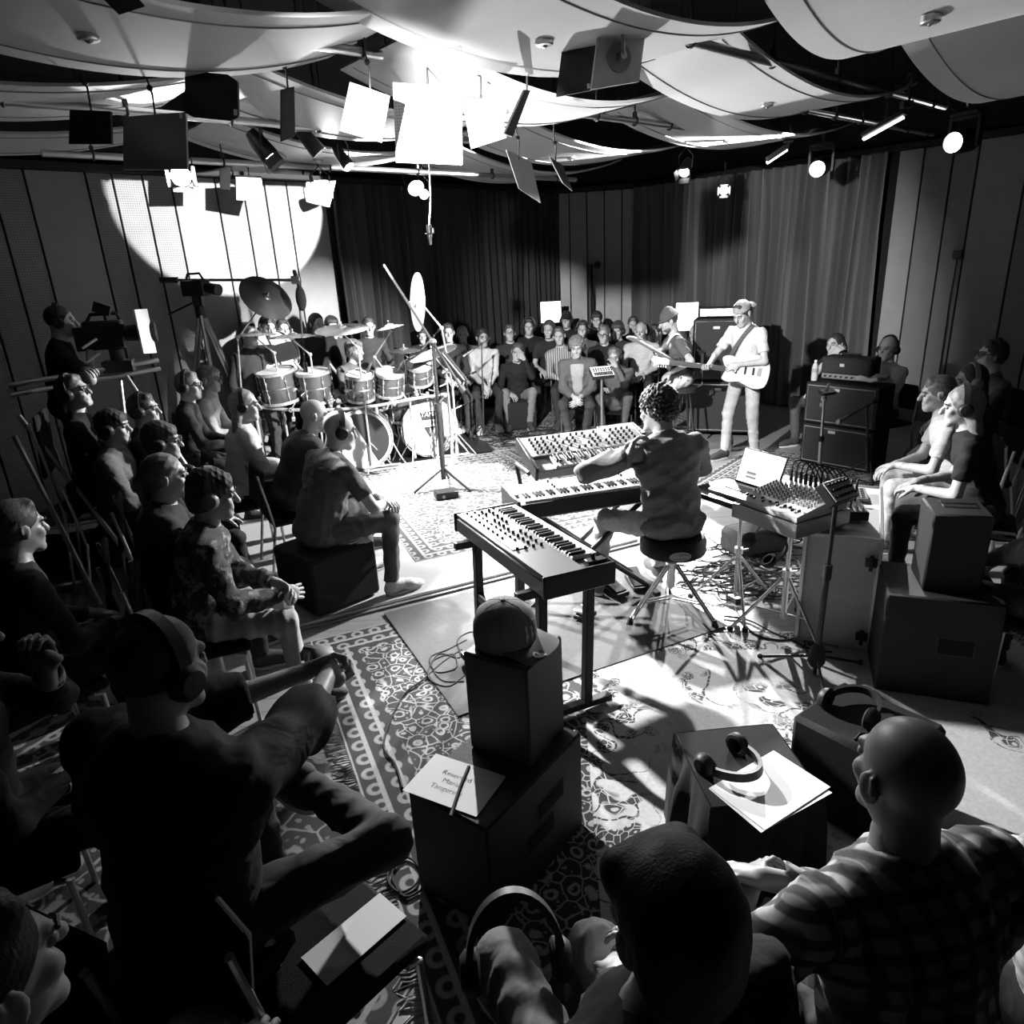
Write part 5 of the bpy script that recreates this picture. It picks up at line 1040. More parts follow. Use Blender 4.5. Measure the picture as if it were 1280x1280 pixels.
for (u, w, a, c_) in ((-.02, .14, .1, .075), (-.035, .075, .075, .018), (-.03, .05, .08, .014)):
    mb = MB(); mb.box((.16, .225, .0) + LT @ np.array((u - .02, -.008, w)), (a, .001, c_), LT, b=.0002); part('screen_window', mb, glow('screen_grey', .35, .2), lid, smooth=False)
mb = MB(); mb.box((.13, .1, -.035), (.5, .34, .035), b=.004); sh_ = tag(link('laptop_shelf', mb.mesh('laptop_shelf'), wood_d, None, True, lo, LR), 'flat dark shelf board under the laptop', 'shelf')
def tripod_stand(q, h, label, foot=.3, rz=0., mat=None, tops=None):
    mat = mat or chrome; t = thing('tripod_stand', label, 'stand', q, group='chrome equipment stands'); q = np.array(q, float)
    mb = MB(); mb.cyl(q + (0, 0, .1), q + (0, 0, h), .013, n=10); mb.cyl(q + (0, 0, .1), q + (0, 0, h * .55), .018, n=10); part('pole', mb, mat, t, True); mb = MB(); mb.cyl(q + (0, 0, h * .53), q + (0, 0, h * .58), .026, n=10); mb.tube([q + (.02, 0, h * .555), q + (.06, 0, h * .56)], .007, 6); part('collar', mb, mat, t, True)
    for k in range(3):
        a = rz + k * 2 * pi / 3; d = np.array((cos(a), sin(a), 0)); mb = MB(); mb.tube([q + (0, 0, .36) + d * .02, q + (0, 0, .02) + d * foot], .01, 8); part('leg', mb, mat, t, True); mb = MB(); mb.tube([q + (0, 0, .13) + d * .015, q + (0, 0, .17) + d * foot * .58], .006, 6); part('strut', mb, mat, t, True); mb = MB(); mb.ball(q + (0, 0, .02) + d * foot, .02, 8); part('rubber_foot', mb, rubber, t, True)
    return t
def on_floor(v): return np.array((v[0], v[1], 0.0))
tripod_stand(on_floor(lo + LR @ np.array((.16, .12, 0))), .74, 'chrome tripod stand under the laptop shelf', .3, .4)
tripod_stand(on_floor(ml + MR @ np.array((L_ * .55, .2, 0))), .71, 'chrome tripod stand under the mixing console tray', .3, .9)
# headphones hanging on the mixer stand
hq = ml + MR @ np.array((L_ * .55, -.03, -.2)); t = thing('headphones', 'black headphones hanging under the mixing console', 'headphones', hq); hr_ = headphones(t, np.array((0, 0, 0.)), basis((1, -.3), None) @ rotx(.3) @ roty(.9), 1.05); hr_.name = 'headset'

# ---- mic stand with a small module, right of the mixer
q = P(1018, 846); t = thing('microphone_stand', 'black straight microphone stand with a round base before the flight case', 'stand', q)
tq = P(1036, 634, .92); tq = np.array((q[0] + .02, q[1] + .02, .98))
mb = MB(); mb.cyl(q + (0, 0, .02), tq, .011, n=10); mb.cyl(q + (0, 0, .12), q + (tq - q) * .6, .015, n=10); part('pole', mb, blackmetal, t, True); mb = MB(); mb.lathe([(.018, .2), (.035, .17), (.045, .1), (.03, .07), (.014, .06)], 16, I3, q); part('tripod_hub', mb, rubber, t, True); mb = MB(); mb.cyl(q + (tq - q) * .58, q + (tq - q) * .66, .022, n=10); part('height_clutch', mb, rubber, t, True)
for k in range(3): a = .3 + k * 2 * pi / 3; d = np.array((cos(a), sin(a), 0)); mb = MB(); mb.tube([q + (0, 0, .13), q + (0, 0, .015) + d * .3], .008, 8); part('leg', mb, blackmetal, t, True); mb = MB(); mb.ball(q + (0, 0, .016) + d * .3, .016, 8); part('rubber_foot', mb, rubber, t, True)
mR = rotz(.55) @ rotx(radians(42)); t = thing('effects_module', 'small white module with knobs clamped on the black microphone stand', 'module', tq + (0, 0, .05), R=mR); mb = MB(); mb.box((0, 0, 0), (.19, .12, .05)); part('case', mb, plastic, t); mb = MB(); mb.box((0, 0, .027), (.18, .11, .004)); part('face_plate', mb, white_p, t)
mb = MB(); [mb.cyl((-.07 + .028 * i, -.035 + .035 * j, .028), (-.07 + .028 * i, -.035 + .035 * j, .046), .008, .007, 8) for i in range(6) for j in range(3)]; stuff(part('knobs', mb, plastic, t))

# ---- flight case with small mixer
C0, C1 = P(1008, 668, .68), P(1090, 664, .68); C0 = np.array((1.62, 3.56, 0)); C1 = np.array((1.95, 3.39, 0)); cx = unit(C1 - C0); FRc = basis(cx, None)
t = thing('flight_case', 'tall pale flight case with dark front and butterfly latches', 'case', C0, R=FRc); LX, LY, HZ = .37, .95, .68
mb = MB(); mb.box((LX / 2, LY / 2, HZ / 2), (LX - .01, LY - .01, HZ - .01)); part('body', mb, case_m, t)
mb = MB(); mb.box((LX + .004, LY / 2, HZ / 2), (.02, LY - .03, HZ - .04)); part('dark_front', mb, grey('case_dark', .02, .6), t)
for y in (0, LY):
    for x in (0, LX): mb = MB(); mb.box((x, y, HZ / 2), (.022, .022, HZ), b=.003); part('corner_edge', mb, alu, t)
for z in (.012, HZ - .006):
    for x in (0, LX): mb = MB(); mb.box((x, LY / 2, z), (.022, LY, .022), b=.003); part('rim_edge', mb, alu, t)
    for y in (0, LY): mb = MB(); mb.box((LX / 2, y, z), (LX, .022, .022), b=.003); part('rim_edge', mb, alu, t)
for z in (.1, .55): mb = MB(); mb.box((LX - .035, -.014, z), (.06, .02, .05)); mb.box((LX - .035, -.026, z), (.02, .016, .09)); part('latch', mb, plastic, t)
top = lambda x, y, z=0: C0 + FRc @ np.array((x, y, HZ + .008 + z))
t = thing('small_mixer', 'small mixer bristling with knobs and looped cables on the flight case', 'mixer', top(.16, .32), R=FRc @ rotz(.25)); mb = MB(); mb.box((0, 0, .03), (.24, .22, .05)); part('housing', mb, plastic, t); mb = MB(); mb.box((0, 0, .057), (.23, .21, .004)); part('face_plate', mb, midplastic, t)
mb = MB(); [mb.cyl((-.09 + .03 * i, -.08 + .032 * j, .058), (-.09 + .03 * i, -.08 + .032 * j, .08), .008, .006, 7) for i in range(7) for j in range(5)]; stuff(part('knobs', mb, white_p, t))
for i in range(7): x = -.09 + i * .03; mb = MB(); mb.tube(bez([(x, .09, .06), (x, .09, .13), (x + .01, .13, .17), (x + .02, .17, .12), (x + .02, .18, .01)], 6), .007, 6); part('plug_cable', mb, rubber, t)
t = thing('pad_controller', 'flat grey pad controller lying on the flight case', 'controller', top(.22, .7), R=FRc @ rotz(.1)); mb = MB(); mb.box((0, 0, .012), (.14, .22, .02)); part('case', mb, midplastic, t); mb = MB(); [mb.box((-.04 + .027 * i, -.08 + .04 * j, .024), (.02, .028, .006)) for i in range(4) for j in range(5)]; stuff(part('pads', mb, plastic, t))

# ---- black boxes (monitor speakers)
def speaker_box(base, xdir, w_, d_, h_, label, handle=None, cat='speaker', mat=None, slots=None, name='monitor_speaker', grille=None):
    R = basis(xdir, None); t = thing(name, label, cat, base, R=R, group='black speaker boxes'); mb = MB(); mb.box((w_ / 2, d_ / 2, h_ / 2), (w_, d_, h_), b=.009); part('cabinet', mb, mat or tolex, t)
    if grille: mb = MB(); mb.box((w_ / 2, -.003, h_ / 2), (w_ * .86, .012, h_ * .86), b=.006); part('grille', mb, amp_grill, t)
    for (c, s) in (slots or []):
        mb = MB(); mb.box(c, s, b=.002); part('handle_recess', mb, foam, t)
        e = max(range(3), key=lambda i: s[i]); q = list(s); mb = MB(); k2 = [q[0] + .012, q[1] + .012, q[2] + .012]; k2[min(range(3), key=lambda i: s[i])] = .004; mb.box(np.array(c), k2, b=.001); part('recess_rim', mb, blackmetal, t)
    return t
bl, bf, br = P(500, 993, .45), P(608, 1039, .45), P(727, 915, .45)
bx = unit(np.array((br - bf)[:2].tolist() + [0])); bd = -np.cross((0, 0, 1), bx); 
lowR = basis(bx, None); LBW = np.linalg.norm((br - bf)[:2]); LBD = abs((bl - bf)[:2].dot(lowR[:2, 1]))
speaker_box(on_floor(bf), bx, LBW, LBD, .45, 'large black box carrying the smaller speaker and the white paper sheet', slots=[((LBW * .62, -.001, .3), (.16, .012, .06)), ((LBW * .5, -.001, .2), (.16, .012, .06))])
ul, uf, ur = P(576, 816, .86), P(658, 838, .86), P(703, 794, .86)
ux_ = unit(np.array((ur - uf)[:2].tolist() + [0])); upR = basis(ux_, None); UW = np.linalg.norm((ur - uf)[:2]); UD = abs((ul - uf)[:2].dot(upR[:2, 1]))
speaker_box(np.array((uf[0], uf[1], .4505)), ux_, UW, UD, .41, 'smaller speaker standing on the large black box under the cap', mat=grey('speaker_satin', .04, .5))
# cap on the speaker
ct = P(632, 800, .862); ct[2] = .862; Rc = rotz(atan2(-.55, .8) - pi / 2); t = thing('baseball_cap', 'grey baseball cap with a claw-like emblem lying on the smaller speaker', 'cap', ct, R=Rc); t.scale = (1.16, 1.16, 1.16)
capm = grey('cap_cloth', .16, .9, bump=(300, .3)); mb = MB(); mb.lathe([(.098, 0), (.101, .03), (.098, .07), (.085, .105), (.055, .128), (.02, .137), (0, .138)], 36); part('crown', mb, capm, t)
for v in mb.v: pass
mb = MB(); mb.slab([[(x * .09, .078 + .095 * v * sqrt(max(0, 1 - .62 * x * x)) - .03 * x * x * (1 - v), .012 - .006 * v * v - .012 * x * x * v) for x in np.linspace(-1, 1, 17)] for v in np.linspace(0, 1, 6)], .004); part('brim', mb, capm, t)
mb = MB(); mb.ball((0, 0, .139), (.009, .009, .005), 8); part('button', mb, grey('cap_button', .05, .8), t)
for k in range(6): a = k * pi / 3 + .5; mb = MB(); mb.tube([(rr * 1.004 * cos(a), rr * 1.004 * sin(a), z_) for rr, z_ in ((.101, .01), (.101, .04), (.098, .07), (.085, .105), (.055, .128), (.012, .138))], .0014, 4); part('seam', mb, grey('cap_seam', .1, .9), t)
for k, (u0, dz) in enumerate(((-.022, .0), (0, -.012), (.022, -.004))):   # three ragged strokes of the emblem
    pts = [(u0 + .004, .032), (u0 - .004, .05), (u0 + .002, .06), (u0 - .003, .085 + dz), (u0 + .007, .09 + dz), (u0 + .006, .06), (u0 + .009, .045), (u0 + .006, .03 + dz * .3)]
    mb = MB(); v = []
    for off in (.0, .003):
        for x, z_ in pts: rr = np.interp(z_, [0, .03, .07, .105], [.099, .102, .099, .086]) + off; v.append((rr * sin(x / .1), rr * cos(x / .1), z_))
    n = len(pts); mb.add(v, [tuple(range(n))[::-1], tuple(range(n, 2 * n))] + [(i, (i + 1) % n, n + (i + 1) % n, n + i) for i in range(n)]); part('emblem_stroke', mb, grey('emblem_light', .5, .6), t, smooth=False)
mb = MB(); mb.prism([(.026 * cos(a), .02 * sin(a)) for a in np.linspace(0, 2 * pi, 25)[:-1]], 0, .0012, rotx(-.08), (.03, .145, .0105)); stk = part('sticker', mb, white_p, t); mb = MB(); mb.prism([(.008 * cos(a) , .009 * sin(a)) for a in np.linspace(0, 2 * pi, 15)[:-1]], .001, .0022, rotx(-.08), (.02, .146, .0106)); part('sticker_print', mb, plastic, stk); mb = MB(); mb.prism([(-.002, -.006), (.004, -.008), (.012, -.002), (.006, .002), (.008, .008), (.002, .004)], .001, .0022, rotx(-.08), (.04, .143, .0106)); part('sticker_print', mb, plastic, stk)
# paper sheet with words
pc = [P(500, 992, .4515), P(607, 1031, .4515), P(650, 965, .4515), P(545, 935, .4515)]; px_ = unit(pc[1] - pc[0]); PRm = basis(px_, None); PW, PH = .297, .21
t = thing('paper_sheet', 'white paper sheet with three printed lines on the large black box', 'paper', np.array((*(pc[0] * .55 + pc[2] * .45)[:2], .4525)), R=basis(px_, None))
mb = MB(); mb.slab([[(x, y, .001) for x in np.linspace(-PW / 2, PW / 2, 6)] for y in np.linspace(-PH / 2, PH / 2, 5)], .0008); part('sheet', mb, paper, t)
for k, s_ in enumerate(('Reserved', 'Mario', 'Tangerine')): text_mesh(s_, .032, I3, (-.01, .032 - .036 * k, .0016), 'printed_line', grey('ink', .15, .8), t, depth=.0002)
# seat cubes with cloth covers
def cube_seat(c, w_, d_, h_, rz, label, drape=False, mat=None):
    t = thing('cube_seat', label, 'seat', (c[0], c[1], c[2] if len(c) > 2 else 0), rz, 'black cube seats'); mb = MB(); mb.box((0, 0, h_ / 2 + .005), (w_, d_, h_ - .01), b=.02); part('cushion_block', mb, mat or felt(.018), t)
    if drape:
        r = random.Random(4); n = 96; rows = []
        for k, (z_, f) in enumerate(((h_ + .004, .985), (h_ - .004, 1.0), (h_ * .7, 1.0), (h_ * .4, 1.0), (.015, 1.0))):
            row = []
            for i in range(n + 1):
                a = 2 * pi * i / n; c_, s_ = cos(a), sin(a); m_ = max(abs(c_) / (w_ / 2), abs(s_) / (d_ / 2)); rr = 1 / m_; w = (.012 + .018 * k) * (.3 * sin(9 * a) + .25 * sin(15 * a + 1) + .45) if k > 1 else .004; row.append((c_ * (rr * f + w), s_ * (rr * f + w), z_))
            rows.append(row)
        mb = MB(); mb.grid(rows[::-1]); part('cloth_cover', mb, felt(.022), t)
        mb = MB(); mb.box((0, 0, h_ + .002), (w_ * .985, d_ * .985, .008), b=.003); part('cover_top', mb, felt(.022), t)
    return t
A1, A2, A3, A4 = P(838, 917, .42), P(960, 905, .42), P(1030, 998, .42), P(902, 1012, .42); cA = (A1 + A2 + A3 + A4) / 4; rzA = atan2((A2 - A1)[1], (A2 - A1)[0])
cube_seat((cA[0], cA[1]), .39, .4, .42, rzA, 'draped black cube seat with headphones and two paper sheets', True)
B1, B2 = P(987, 892, .42), P(1052, 846, .42); cB = B1 + unit(B2 - B1) * .19 + np.cross(unit(B2 - B1), (0, 0, 1)) * .22; rzB = atan2((B2 - B1)[1], (B2 - B1)[0]); cube_seat((cB[0], cB[1]), .38, .42, .42, rzB, 'plain black cube seat with headphones beside the bald plaid listener')
cT = TEE['base']; cube_seat((cT[0] + .02, cT[1] + .03, .031), .5, .5, .40, TEE['yaw'] + .1, 'black cube seat under the grey printed t-shirt')
cM = P(650, 536); cube_seat((cM[0], cM[1] + .1), .40, .40, .38, .25, 'black cube box standing before the back audience', mat=felt(.02))
for c_, rz, lab in ((P(905, 942, .47), .6, 'black headphones lying on the draped cube seat'), (P(1062, 884, .46), 2.2, 'black headphones lying on the plain cube seat')):
    t = thing('headphones', lab, 'headphones', (c_[0], c_[1], .47)); h_ = headphones(t, np.array((0, 0, 0.)), rotz(rz) @ rotx(radians(80)), 1.0); h_.name = 'headset'
sc4 = [P(*q_, .432) for q_ in ((893, 990), (960, 935), (1030, 980), (965, 1041))]; sx4 = unit(sc4[2] - sc4[1]); sw4, sh4 = np.linalg.norm(sc4[2] - sc4[1]), np.linalg.norm(sc4[0] - sc4[1])
for k, (dx, rz) in enumerate(((-.012, -.06), (0, 0))):
    mb = MB(); mb.slab([[(x, y, 0) for x in np.linspace(-sw4 / 2, sw4 / 2, 4)] for y in np.linspace(-sh4 / 2, sh4 / 2, 4)], .001); tag(link('paper_sheet', mb.mesh('paper_sheet'), paper, None, False, sum(sc4) / 4 + (dx * .3, dx, -.003 + .003 * k), rotz(atan2(sx4[1], sx4[0]) + rz)), ('lower', 'upper')[k] + ' blank paper sheet on the draped cube seat', 'paper')
# right boxes
q0, q1 = P(1110, 742, .55), P(1255, 757, .55); rx = unit(q1 - q0); speaker_box(np.array((q0[0], q0[1], 0)), rx, .5, .42, .55, 'large dark box under the upright black speaker', slots=[((.32, -.001, .3), (.15, .012, .08))])
q2 = P(1152, 738, .553); speaker_box(np.array((q2[0], q2[1], .5505)), unit(rx + np.array((0, .06, 0))), .25, .26, .40, 'upright black speaker with a top handle on the large dark box', slots=[((.14, .13, .4005), (.14, .035, .008)), ((.14, .19, .4005), (.14, .035, .008))])

# ---- guitar amplifier stack, amp head, towel, bottle
f0, f1 = P(1006, 574), P(1081, 604); 
ax2 = unit(np.array((.6, -.8, 0))); f0 = P(1008, 572); aw = .78
plate_m = grey('white_plate', .7, .4)
def cab(base, xdir, w_, d_, h_, label, frame_=False):
    R = basis(xdir, None); t = thing('speaker_cabinet', label, 'amplifier', base, R=R, group='amplifier cabinets'); mb = MB(); mb.box((w_ / 2, d_ / 2, h_ / 2), (w_, d_, h_), b=.012); part('cabinet', mb, tolex, t); mb = MB(); mb.box((w_ / 2, -.004, h_ / 2), (w_ - .06, .012, h_ - .06), b=.003); part('grille', mb, amp_grill, t)
    pm = alu if frame_ else grey('piping_light', .3, .5); mb = MB(); z0, z1, x0, x1_ = .03, h_ - .03, .03, w_ - .03; mb.tube([(x0, -.008, z0), (x1_, -.008, z0), (x1_, -.008, z1), (x0, -.008, z1)], .010 if frame_ else .006, 6, closed=True); part('piping', mb, pm, t)
    mb = MB(); mb.box((w_ * .44, -.013, h_ * .86), (.075, .006, .03), b=.002); part('name_plate', mb, plate_m, t)
    for x in (.05, w_ - .05): mb = MB(); mb.box((x, .05, -.0), (.04, .04, .02)); part('foot', mb, rubber, t)
    return t, R
sx_ = unit(P(1083, 490, .82) - P(1013, 486, .82)); sx_ = unit((.62, -.78, 0)); b0 = np.array((3.12, 7.2, .01))
cab(b0, sx_, .74, .36, .42, 'lower guitar cabinet of the stack before the grey curtain'); cab(b0 + (0, 0, .43), sx_, .74, .36, .42, 'upper guitar cabinet carrying the amplifier head and towel')
SR = basis(sx_, None); tp = lambda x, y, z=0: b0 + SR @ np.array((x, y, .86 + z))
t = thing('amplifier_head', 'black amplifier head on the guitar cabinets', 'amplifier', tp(.1, .08, .01), R=SR); mb = MB(); mb.box((.25, .11, .12), (.5, .22, .23), b=.012); part('cabinet', mb, tolex, t); mb = MB(); mb.box((.25, -.004, .145), (.46, .012, .13), b=.003); part('grille', mb, amp_grill, t); mb = MB(); mb.box((.25, -.006, .045), (.46, .01, .05)); part('control_panel', mb, steel, t); mb = MB(); [mb.cyl((.06 + .055 * i, -.01, .045), (.06 + .055 * i, -.03, .045), .01, n=8) for i in range(8)]; stuff(part('knobs', mb, plastic, t)); mb = MB(); mb.box((.22, -.012, .16), (.045, .006, .03)); part('name_plate', mb, plate_m, t); mb = MB(); mb.tube([(.15, .1, .235), (.16, .1, .26), (.34, .1, .26), (.35, .1, .235)], .01, 8); part('handle', mb, rubber, t)
t_ = MB(); r = random.Random(3); t_.slab([[(.62 + .0 + .2 * (i / 6) - .3 * .0, .03 + .28 * j / 6, .04 + .012 * sin(i * 1.3 + j * .9) + .006 * r.random()) for i in range(7)] for j in range(7)], .035); t_.v = [v @ SR.T + b0 + np.array((0, 0, .86)) - SR @ np.array((.12, 0, 0)) for v in t_.v]; single('towel', t_, grey('white_towel', .7, .95, bump=(200, .5)), 'folded white towel on the guitar cabinet', 'towel')
def bottle(q, label):
    t = thing('water_bottle', label, 'bottle', q, group='water bottles'); mb = MB(); mb.lathe([(0, 0), (.03, 0), (.032, .01), (.032, .06), (.03, .07), (.032, .08), (.032, .13), (.024, .16), (.012, .18), (.012, .19)], 16); part('body', mb, grey('clear_plastic', .55, .15), t); mb = MB(); mb.cyl((0, 0, .19), (0, 0, .208), .014, n=12); part('screw_cap', mb, white_p, t); mb = MB(); mb.lathe([(.0325, .085), (.0325, .125)], 16); part('paper_label', mb, grey('bottle_label', .3, .6), t)
bottle(tp(.06, .04, .001), 'clear water bottle standing on the guitar cabinet'); bottle(P(914, 565) + (0, .05, .002), 'clear water bottle standing on the floor behind the guitar player')

# ---- bass amplifier stack
bb = np.array((2.25, 8.55, .03)); bxd = unit((.93, -.36, 0)); cab(bb + (0, 0, .04), bxd, .8, .45, .62, 'large bass cabinet in an aluminium-edged frame on castors', True); cab(bb + BAS['RZ'] @ np.zeros(3) + np.array((.03, 0, .68)), bxd, .62, .42, .72, 'tall bass cabinet on top of the aluminium-edged one')
BR_ = basis(bxd, None); t = thing('bass_amplifier_head', 'bass amplifier head with a row of bright knobs on the tall cabinet', 'amplifier', bb + BR_ @ np.array((.06, .05, 0)) + np.array((.03, 0, 1.41)), R=BR_); mb = MB(); mb.box((.24, .14, .06), (.48, .28, .1)); part('housing', mb, blackmetal, t); mb = MB(); mb.box((.24, -.003, .06), (.46, .008, .085)); part('control_panel', mb, steel, t); mb = MB(); [mb.cyl((.05 + .05 * i, -.006, .055), (.05 + .05 * i, -.025, .055), .015, n=8) for i in range(8)]; stuff(part('knobs', mb, white_p, t))
bs = BAS['base']; t = thing('bar_stool', 'black stool with a low back under the bass player', 'stool', bs, BAS['yaw']); sz = BAS['seat']; mb = MB(); mb.lathe([(0, sz), (.16, sz), (.18, sz - .02), (.18, sz - .06), (0, sz - .07)], 28); part('seat', mb, rubber, t); mb = MB(); mb.slab([[(.17 * sin(a), -.2 * cos(a * .8) - .02, sz + .16 + .22 * v) for a in np.linspace(-.9, .9, 9)] for v in (0, .5, 1)], .03); part('backrest', mb, rubber, t); mb = MB(); mb.tube([(0, -.1, sz - .05), (0, -.23, sz + .0), (0, -.24, sz + .25)], .012, 8); part('back_post', mb, blackmetal, t)
for k in range(4): a = pi / 4 + k * pi / 2; mb = MB(); mb.tube([(.1 * cos(a), .1 * sin(a), sz - .06), (.2 * cos(a), .2 * sin(a), 0)], .012, 8); part('leg', mb, blackmetal, t)
mb = MB(); mb.torus((0, 0, .22), I3, .17, .009, 24, 6); part('foot_ring', mb, blackmetal, t)

# ---- guitars
def guitar(name, label, body_c, neck_to, up_hint, body_mat, sc=1.0, bass=False):
    body_c = np.array(body_c); nd = unit(np.array(neck_to) - body_c); up_ = np.array(up_hint, float); zf_ = unit(up_ - nd.dot(up_) * nd); yv = np.cross(zf_, nd); R = np.array([nd, yv, zf_]).T; t = thing(name, label, 'guitar', body_c, R=R); s = sc
    out = [(.2, .03), (.22, .1), (.15, .13), (.06, .115), (0, .135), (-.1, .17), (-.2, .15), (-.235, .06), (-.235, -.06), (-.19, -.15), (-.09, -.17), (.0, -.13), (.07, -.115), (.17, -.14), (.24, -.11), (.21, -.03)]
    out = [(x * s, y * s) for x, y in bez([(*q, 0) for q in out + [out[0]]], 4)[:-1, :2]]; mb = MB(); mb.prism(out, -.022, .022); part('body', mb, body_mat, t)
    L = (.62 if not bass else .84) * s; mb = MB(); mb.box((.15 * s + L / 2, 0, .012), (L, .05, .024), b=.008); nk = part('neck', mb, grey('maple', .45, .35), t); mb = MB(); mb.box((.15 * s + L / 2, 0, .0255), (L, .048, .005)); part('fretboard', mb, wood_d, nk)
    hx = .15 * s + L; mb = MB(); mb.prism([(hx - .01, -.025), (hx + .03, -.04), (hx + .17, -.045), (hx + .19, -.01), (hx + .15, .03), (hx - .01, .025)], 0.002, .018); part('headstock', mb, grey('maple', .45, .35), t)
    mb = MB(); mb.prism([(x * .8 + .0, y * .62 - .03 * s) for x, y in out], .022, .0255); part('pickguard', mb, white_p if not bass else plastic, t)
    for x in (.09, .0, -.08): mb = MB(); mb.box((x * s, 0, .028), (.02, .08, .012)); part('pickup', mb, plastic, t)
    mb = MB(); mb.box((-.14 * s, 0, .028), (.04, .085, .014)); part('bridge', mb, chrome, t)
    for k in range(4 if bass else 6): mb = MB(); mb.cyl((hx + .03 + .024 * k, .03, .01), (hx + .03 + .024 * k, .06, .01), .006, n=6); part('tuning_peg', mb, chrome, t)
    mb = MB(); [mb.cyl((-.15 * s, y, .032), (hx, y * .7, .032), .0008, n=4, cap=False) for y in np.linspace(-.022, .022, 4 if bass else 6)]; stuff(part('strings', mb, steel, t))
    return t
gw = GUI['w']; gc = gw((-.13, .2, 1.0)); gd = gw((.165, .45, 1.05)) - gc; guitar('electric_guitar', 'pale electric guitar held by the standing player', gc, gc + gd, gw((-.5, .75, .3)) - gw((0, 0, 0)), grey('pale_guitar_body', .55, .25, coat=.5))
gc2 = A(849, 457, BAS['w'](BAS['p0'])[1] - .16); guitar('bass_guitar', 'dark bass guitar on the lap of the seated player', gc2, A(814, 437, gc2[1] - .5), (-.6, -.7, .4), grey('dark_guitar_body', .02, .2, coat=.6), 1.0, True)
for g, nm in ((GUI, 'standing'), (BAS, 'seated')):
    sh = g['sh']; p0_ = g['p0']; TRr = g['TR']; f_ = TRr[:, 1]; mb = MB(); pth = [p0_ + np.array((.14, .14, .1)), p0_ + TRr @ np.array((.03, .145, .3)), sh[-1] + TRr @ np.array((.09, .07, .055)), sh[-1] + TRr @ np.array((.09, -.03, .072)), p0_ + TRr @ np.array((-.02, -.14, .32)), p0_ + np.array((.15, -.08, .1))]
    pb = bez(pth, 8); v = []
    for i, q in enumerate(pb):
        d = unit(pb[min(i + 1, len(pb) - 1)] - pb[max(i - 1, 0)]); c_ = p0_ + g['u'] * .3; o_ = unit(q - c_); w = unit(np.cross(d, o_)); v.append([q - w * .025, q + w * .025])
    mb.slab(np.array(v), .004); o = part('guitar_strap', mb, grey('strap_dark', .06, .7) if nm == 'standing' else white_p, g['root'])

# ================================================================== DRUM KIT
AXF = unit((.36, -.93, 0))
def drum(name, label, c, axis, r, h, lugs=8, front=None, legs=None, shell=None, batter=True, group='drums of the kit'):
    """c: centre of the drum, axis: towards the playing head (or the front head of a bass drum)"""
    R = frame(axis, (0, 0, 1) if abs(unit(axis)[2]) < .7 else (1, 0, 0)); t = thing(name, label, 'drum', c, R=R, group=group)
    mb = MB(); mb.lathe([(r * .985, -h / 2), (r, -h / 2 + .004), (r, h / 2 - .004), (r * .985, h / 2)], 40); part('shell', mb, shell or shell_m, t)
    for s in (-1, 1):
        mb = MB(); mb.lathe([(0, s * (h / 2 + .006)), (r * .5, s * (h / 2 + .006)), (r * .99, s * (h / 2 + .003))][::(1 if s < 0 else -1)], 40); hd_ = part('drum_head', mb, head_m, t)
        mb = MB(); mb.lathe([(r + .002, s * (h / 2 - .02)), (r + .014, s * (h / 2 - .02)), (r + .016, s * (h / 2 + .012)), (r + .004, s * (h / 2 + .014))][::(-1 if s > 0 else 1)], 40); part('hoop', mb, chrome if h < .4 else grey('bass_hoop', .3, .25, coat=.5), t)
    for k in range(lugs):
        a = 2 * pi * k / lugs + .2; d = np.array((cos(a), sin(a), 0)); mb = MB(); mb.cyl(d * (r + .012) + (0, 0, -h / 2), d * (r + .012) + (0, 0, h / 2), .0045, n=6); mb.ball(d * (r + .008) + np.array((0, 0, h * .22)), (.012, .012, .025), 6); mb.ball(d * (r + .008) - np.array((0, 0, h * .22)), (.012, .012, .025), 6); part('tension_rod', mb, chrome, t)
    mb = MB(); mb.torus((0, 0, 0), I3, r + .003, .006, 40, 6); part('shell_band', mb, steel, t)
    return t, R
def front_print(t, r, h, extra=True):
    f = h / 2 + .0085; ink = grey('head_print', .03, .5); RT = np.array([[0, 1, 0], [1, 0, 0], [0, 0, 1.]])   # local x is up
    up = lambda x, y, z=f: (y, -x, z)
    Rr = np.array([[0., 1, 0], [-1, 0, 0], [0, 0, 1]])   # text x -> -local y ... reads upright from the front
    Rr = np.array([[0, 1, 0], [-1, 0, 0], [0, 0, 1.]])
    def poly(pts, nm, m): mb = MB(); mb.prism([(y, -x) for x, y in pts][::1], f, f + .001); part(nm, mb, m, t, smooth=False)
    poly([(-.085, .1), (.085, .1), (.11, .2), (-.11, .2)], 'dark_badge_panel', ink)
    text_mesh('TAMA', .075, Rr, up(0, .165, f + .0015), 'brand_lettering', white_p, t, .25)
    poly([(-.17, .055), (.17, .07), (.17, .072), (-.17, .057)], 'print_line', ink); text_mesh('protocol', .085, Rr, up(0, .07, f + .001), 'band_lettering', ink, t)
    poly([(-.075, .02), (.065, .02), (-.005, -.12)], 'print_triangle', ink); poly([(.0, -.12), (.22, -.115), (.2, -.2), (.09, -.17)], 'print_wedge', grey('print_grey', .15, .5))
    mb = MB(); mb.tube([(-.16, .025, f + .001), (-.22, .045, f + .001), (-.22, -.0, f + .001)], .005, 5, closed=True); part('print_outline', mb, ink, t)
rb = .33; cb = P(537, 535, .385); cb[2] = .385
t, R = drum('bass_drum', 'bass drum with lettering on its bright front head', cb + AXF * -.22, AXF, rb, .45, 10); front_print(t, rb, .45)
cb2 = P(452, 550, .385); t2, R2_ = drum('bass_drum', 'bass drum half hidden behind the printed t-shirt', cb2 + unit((.12, -1, 0)) * -.22, unit((.15, -1, 0)), rb, .45, 10)
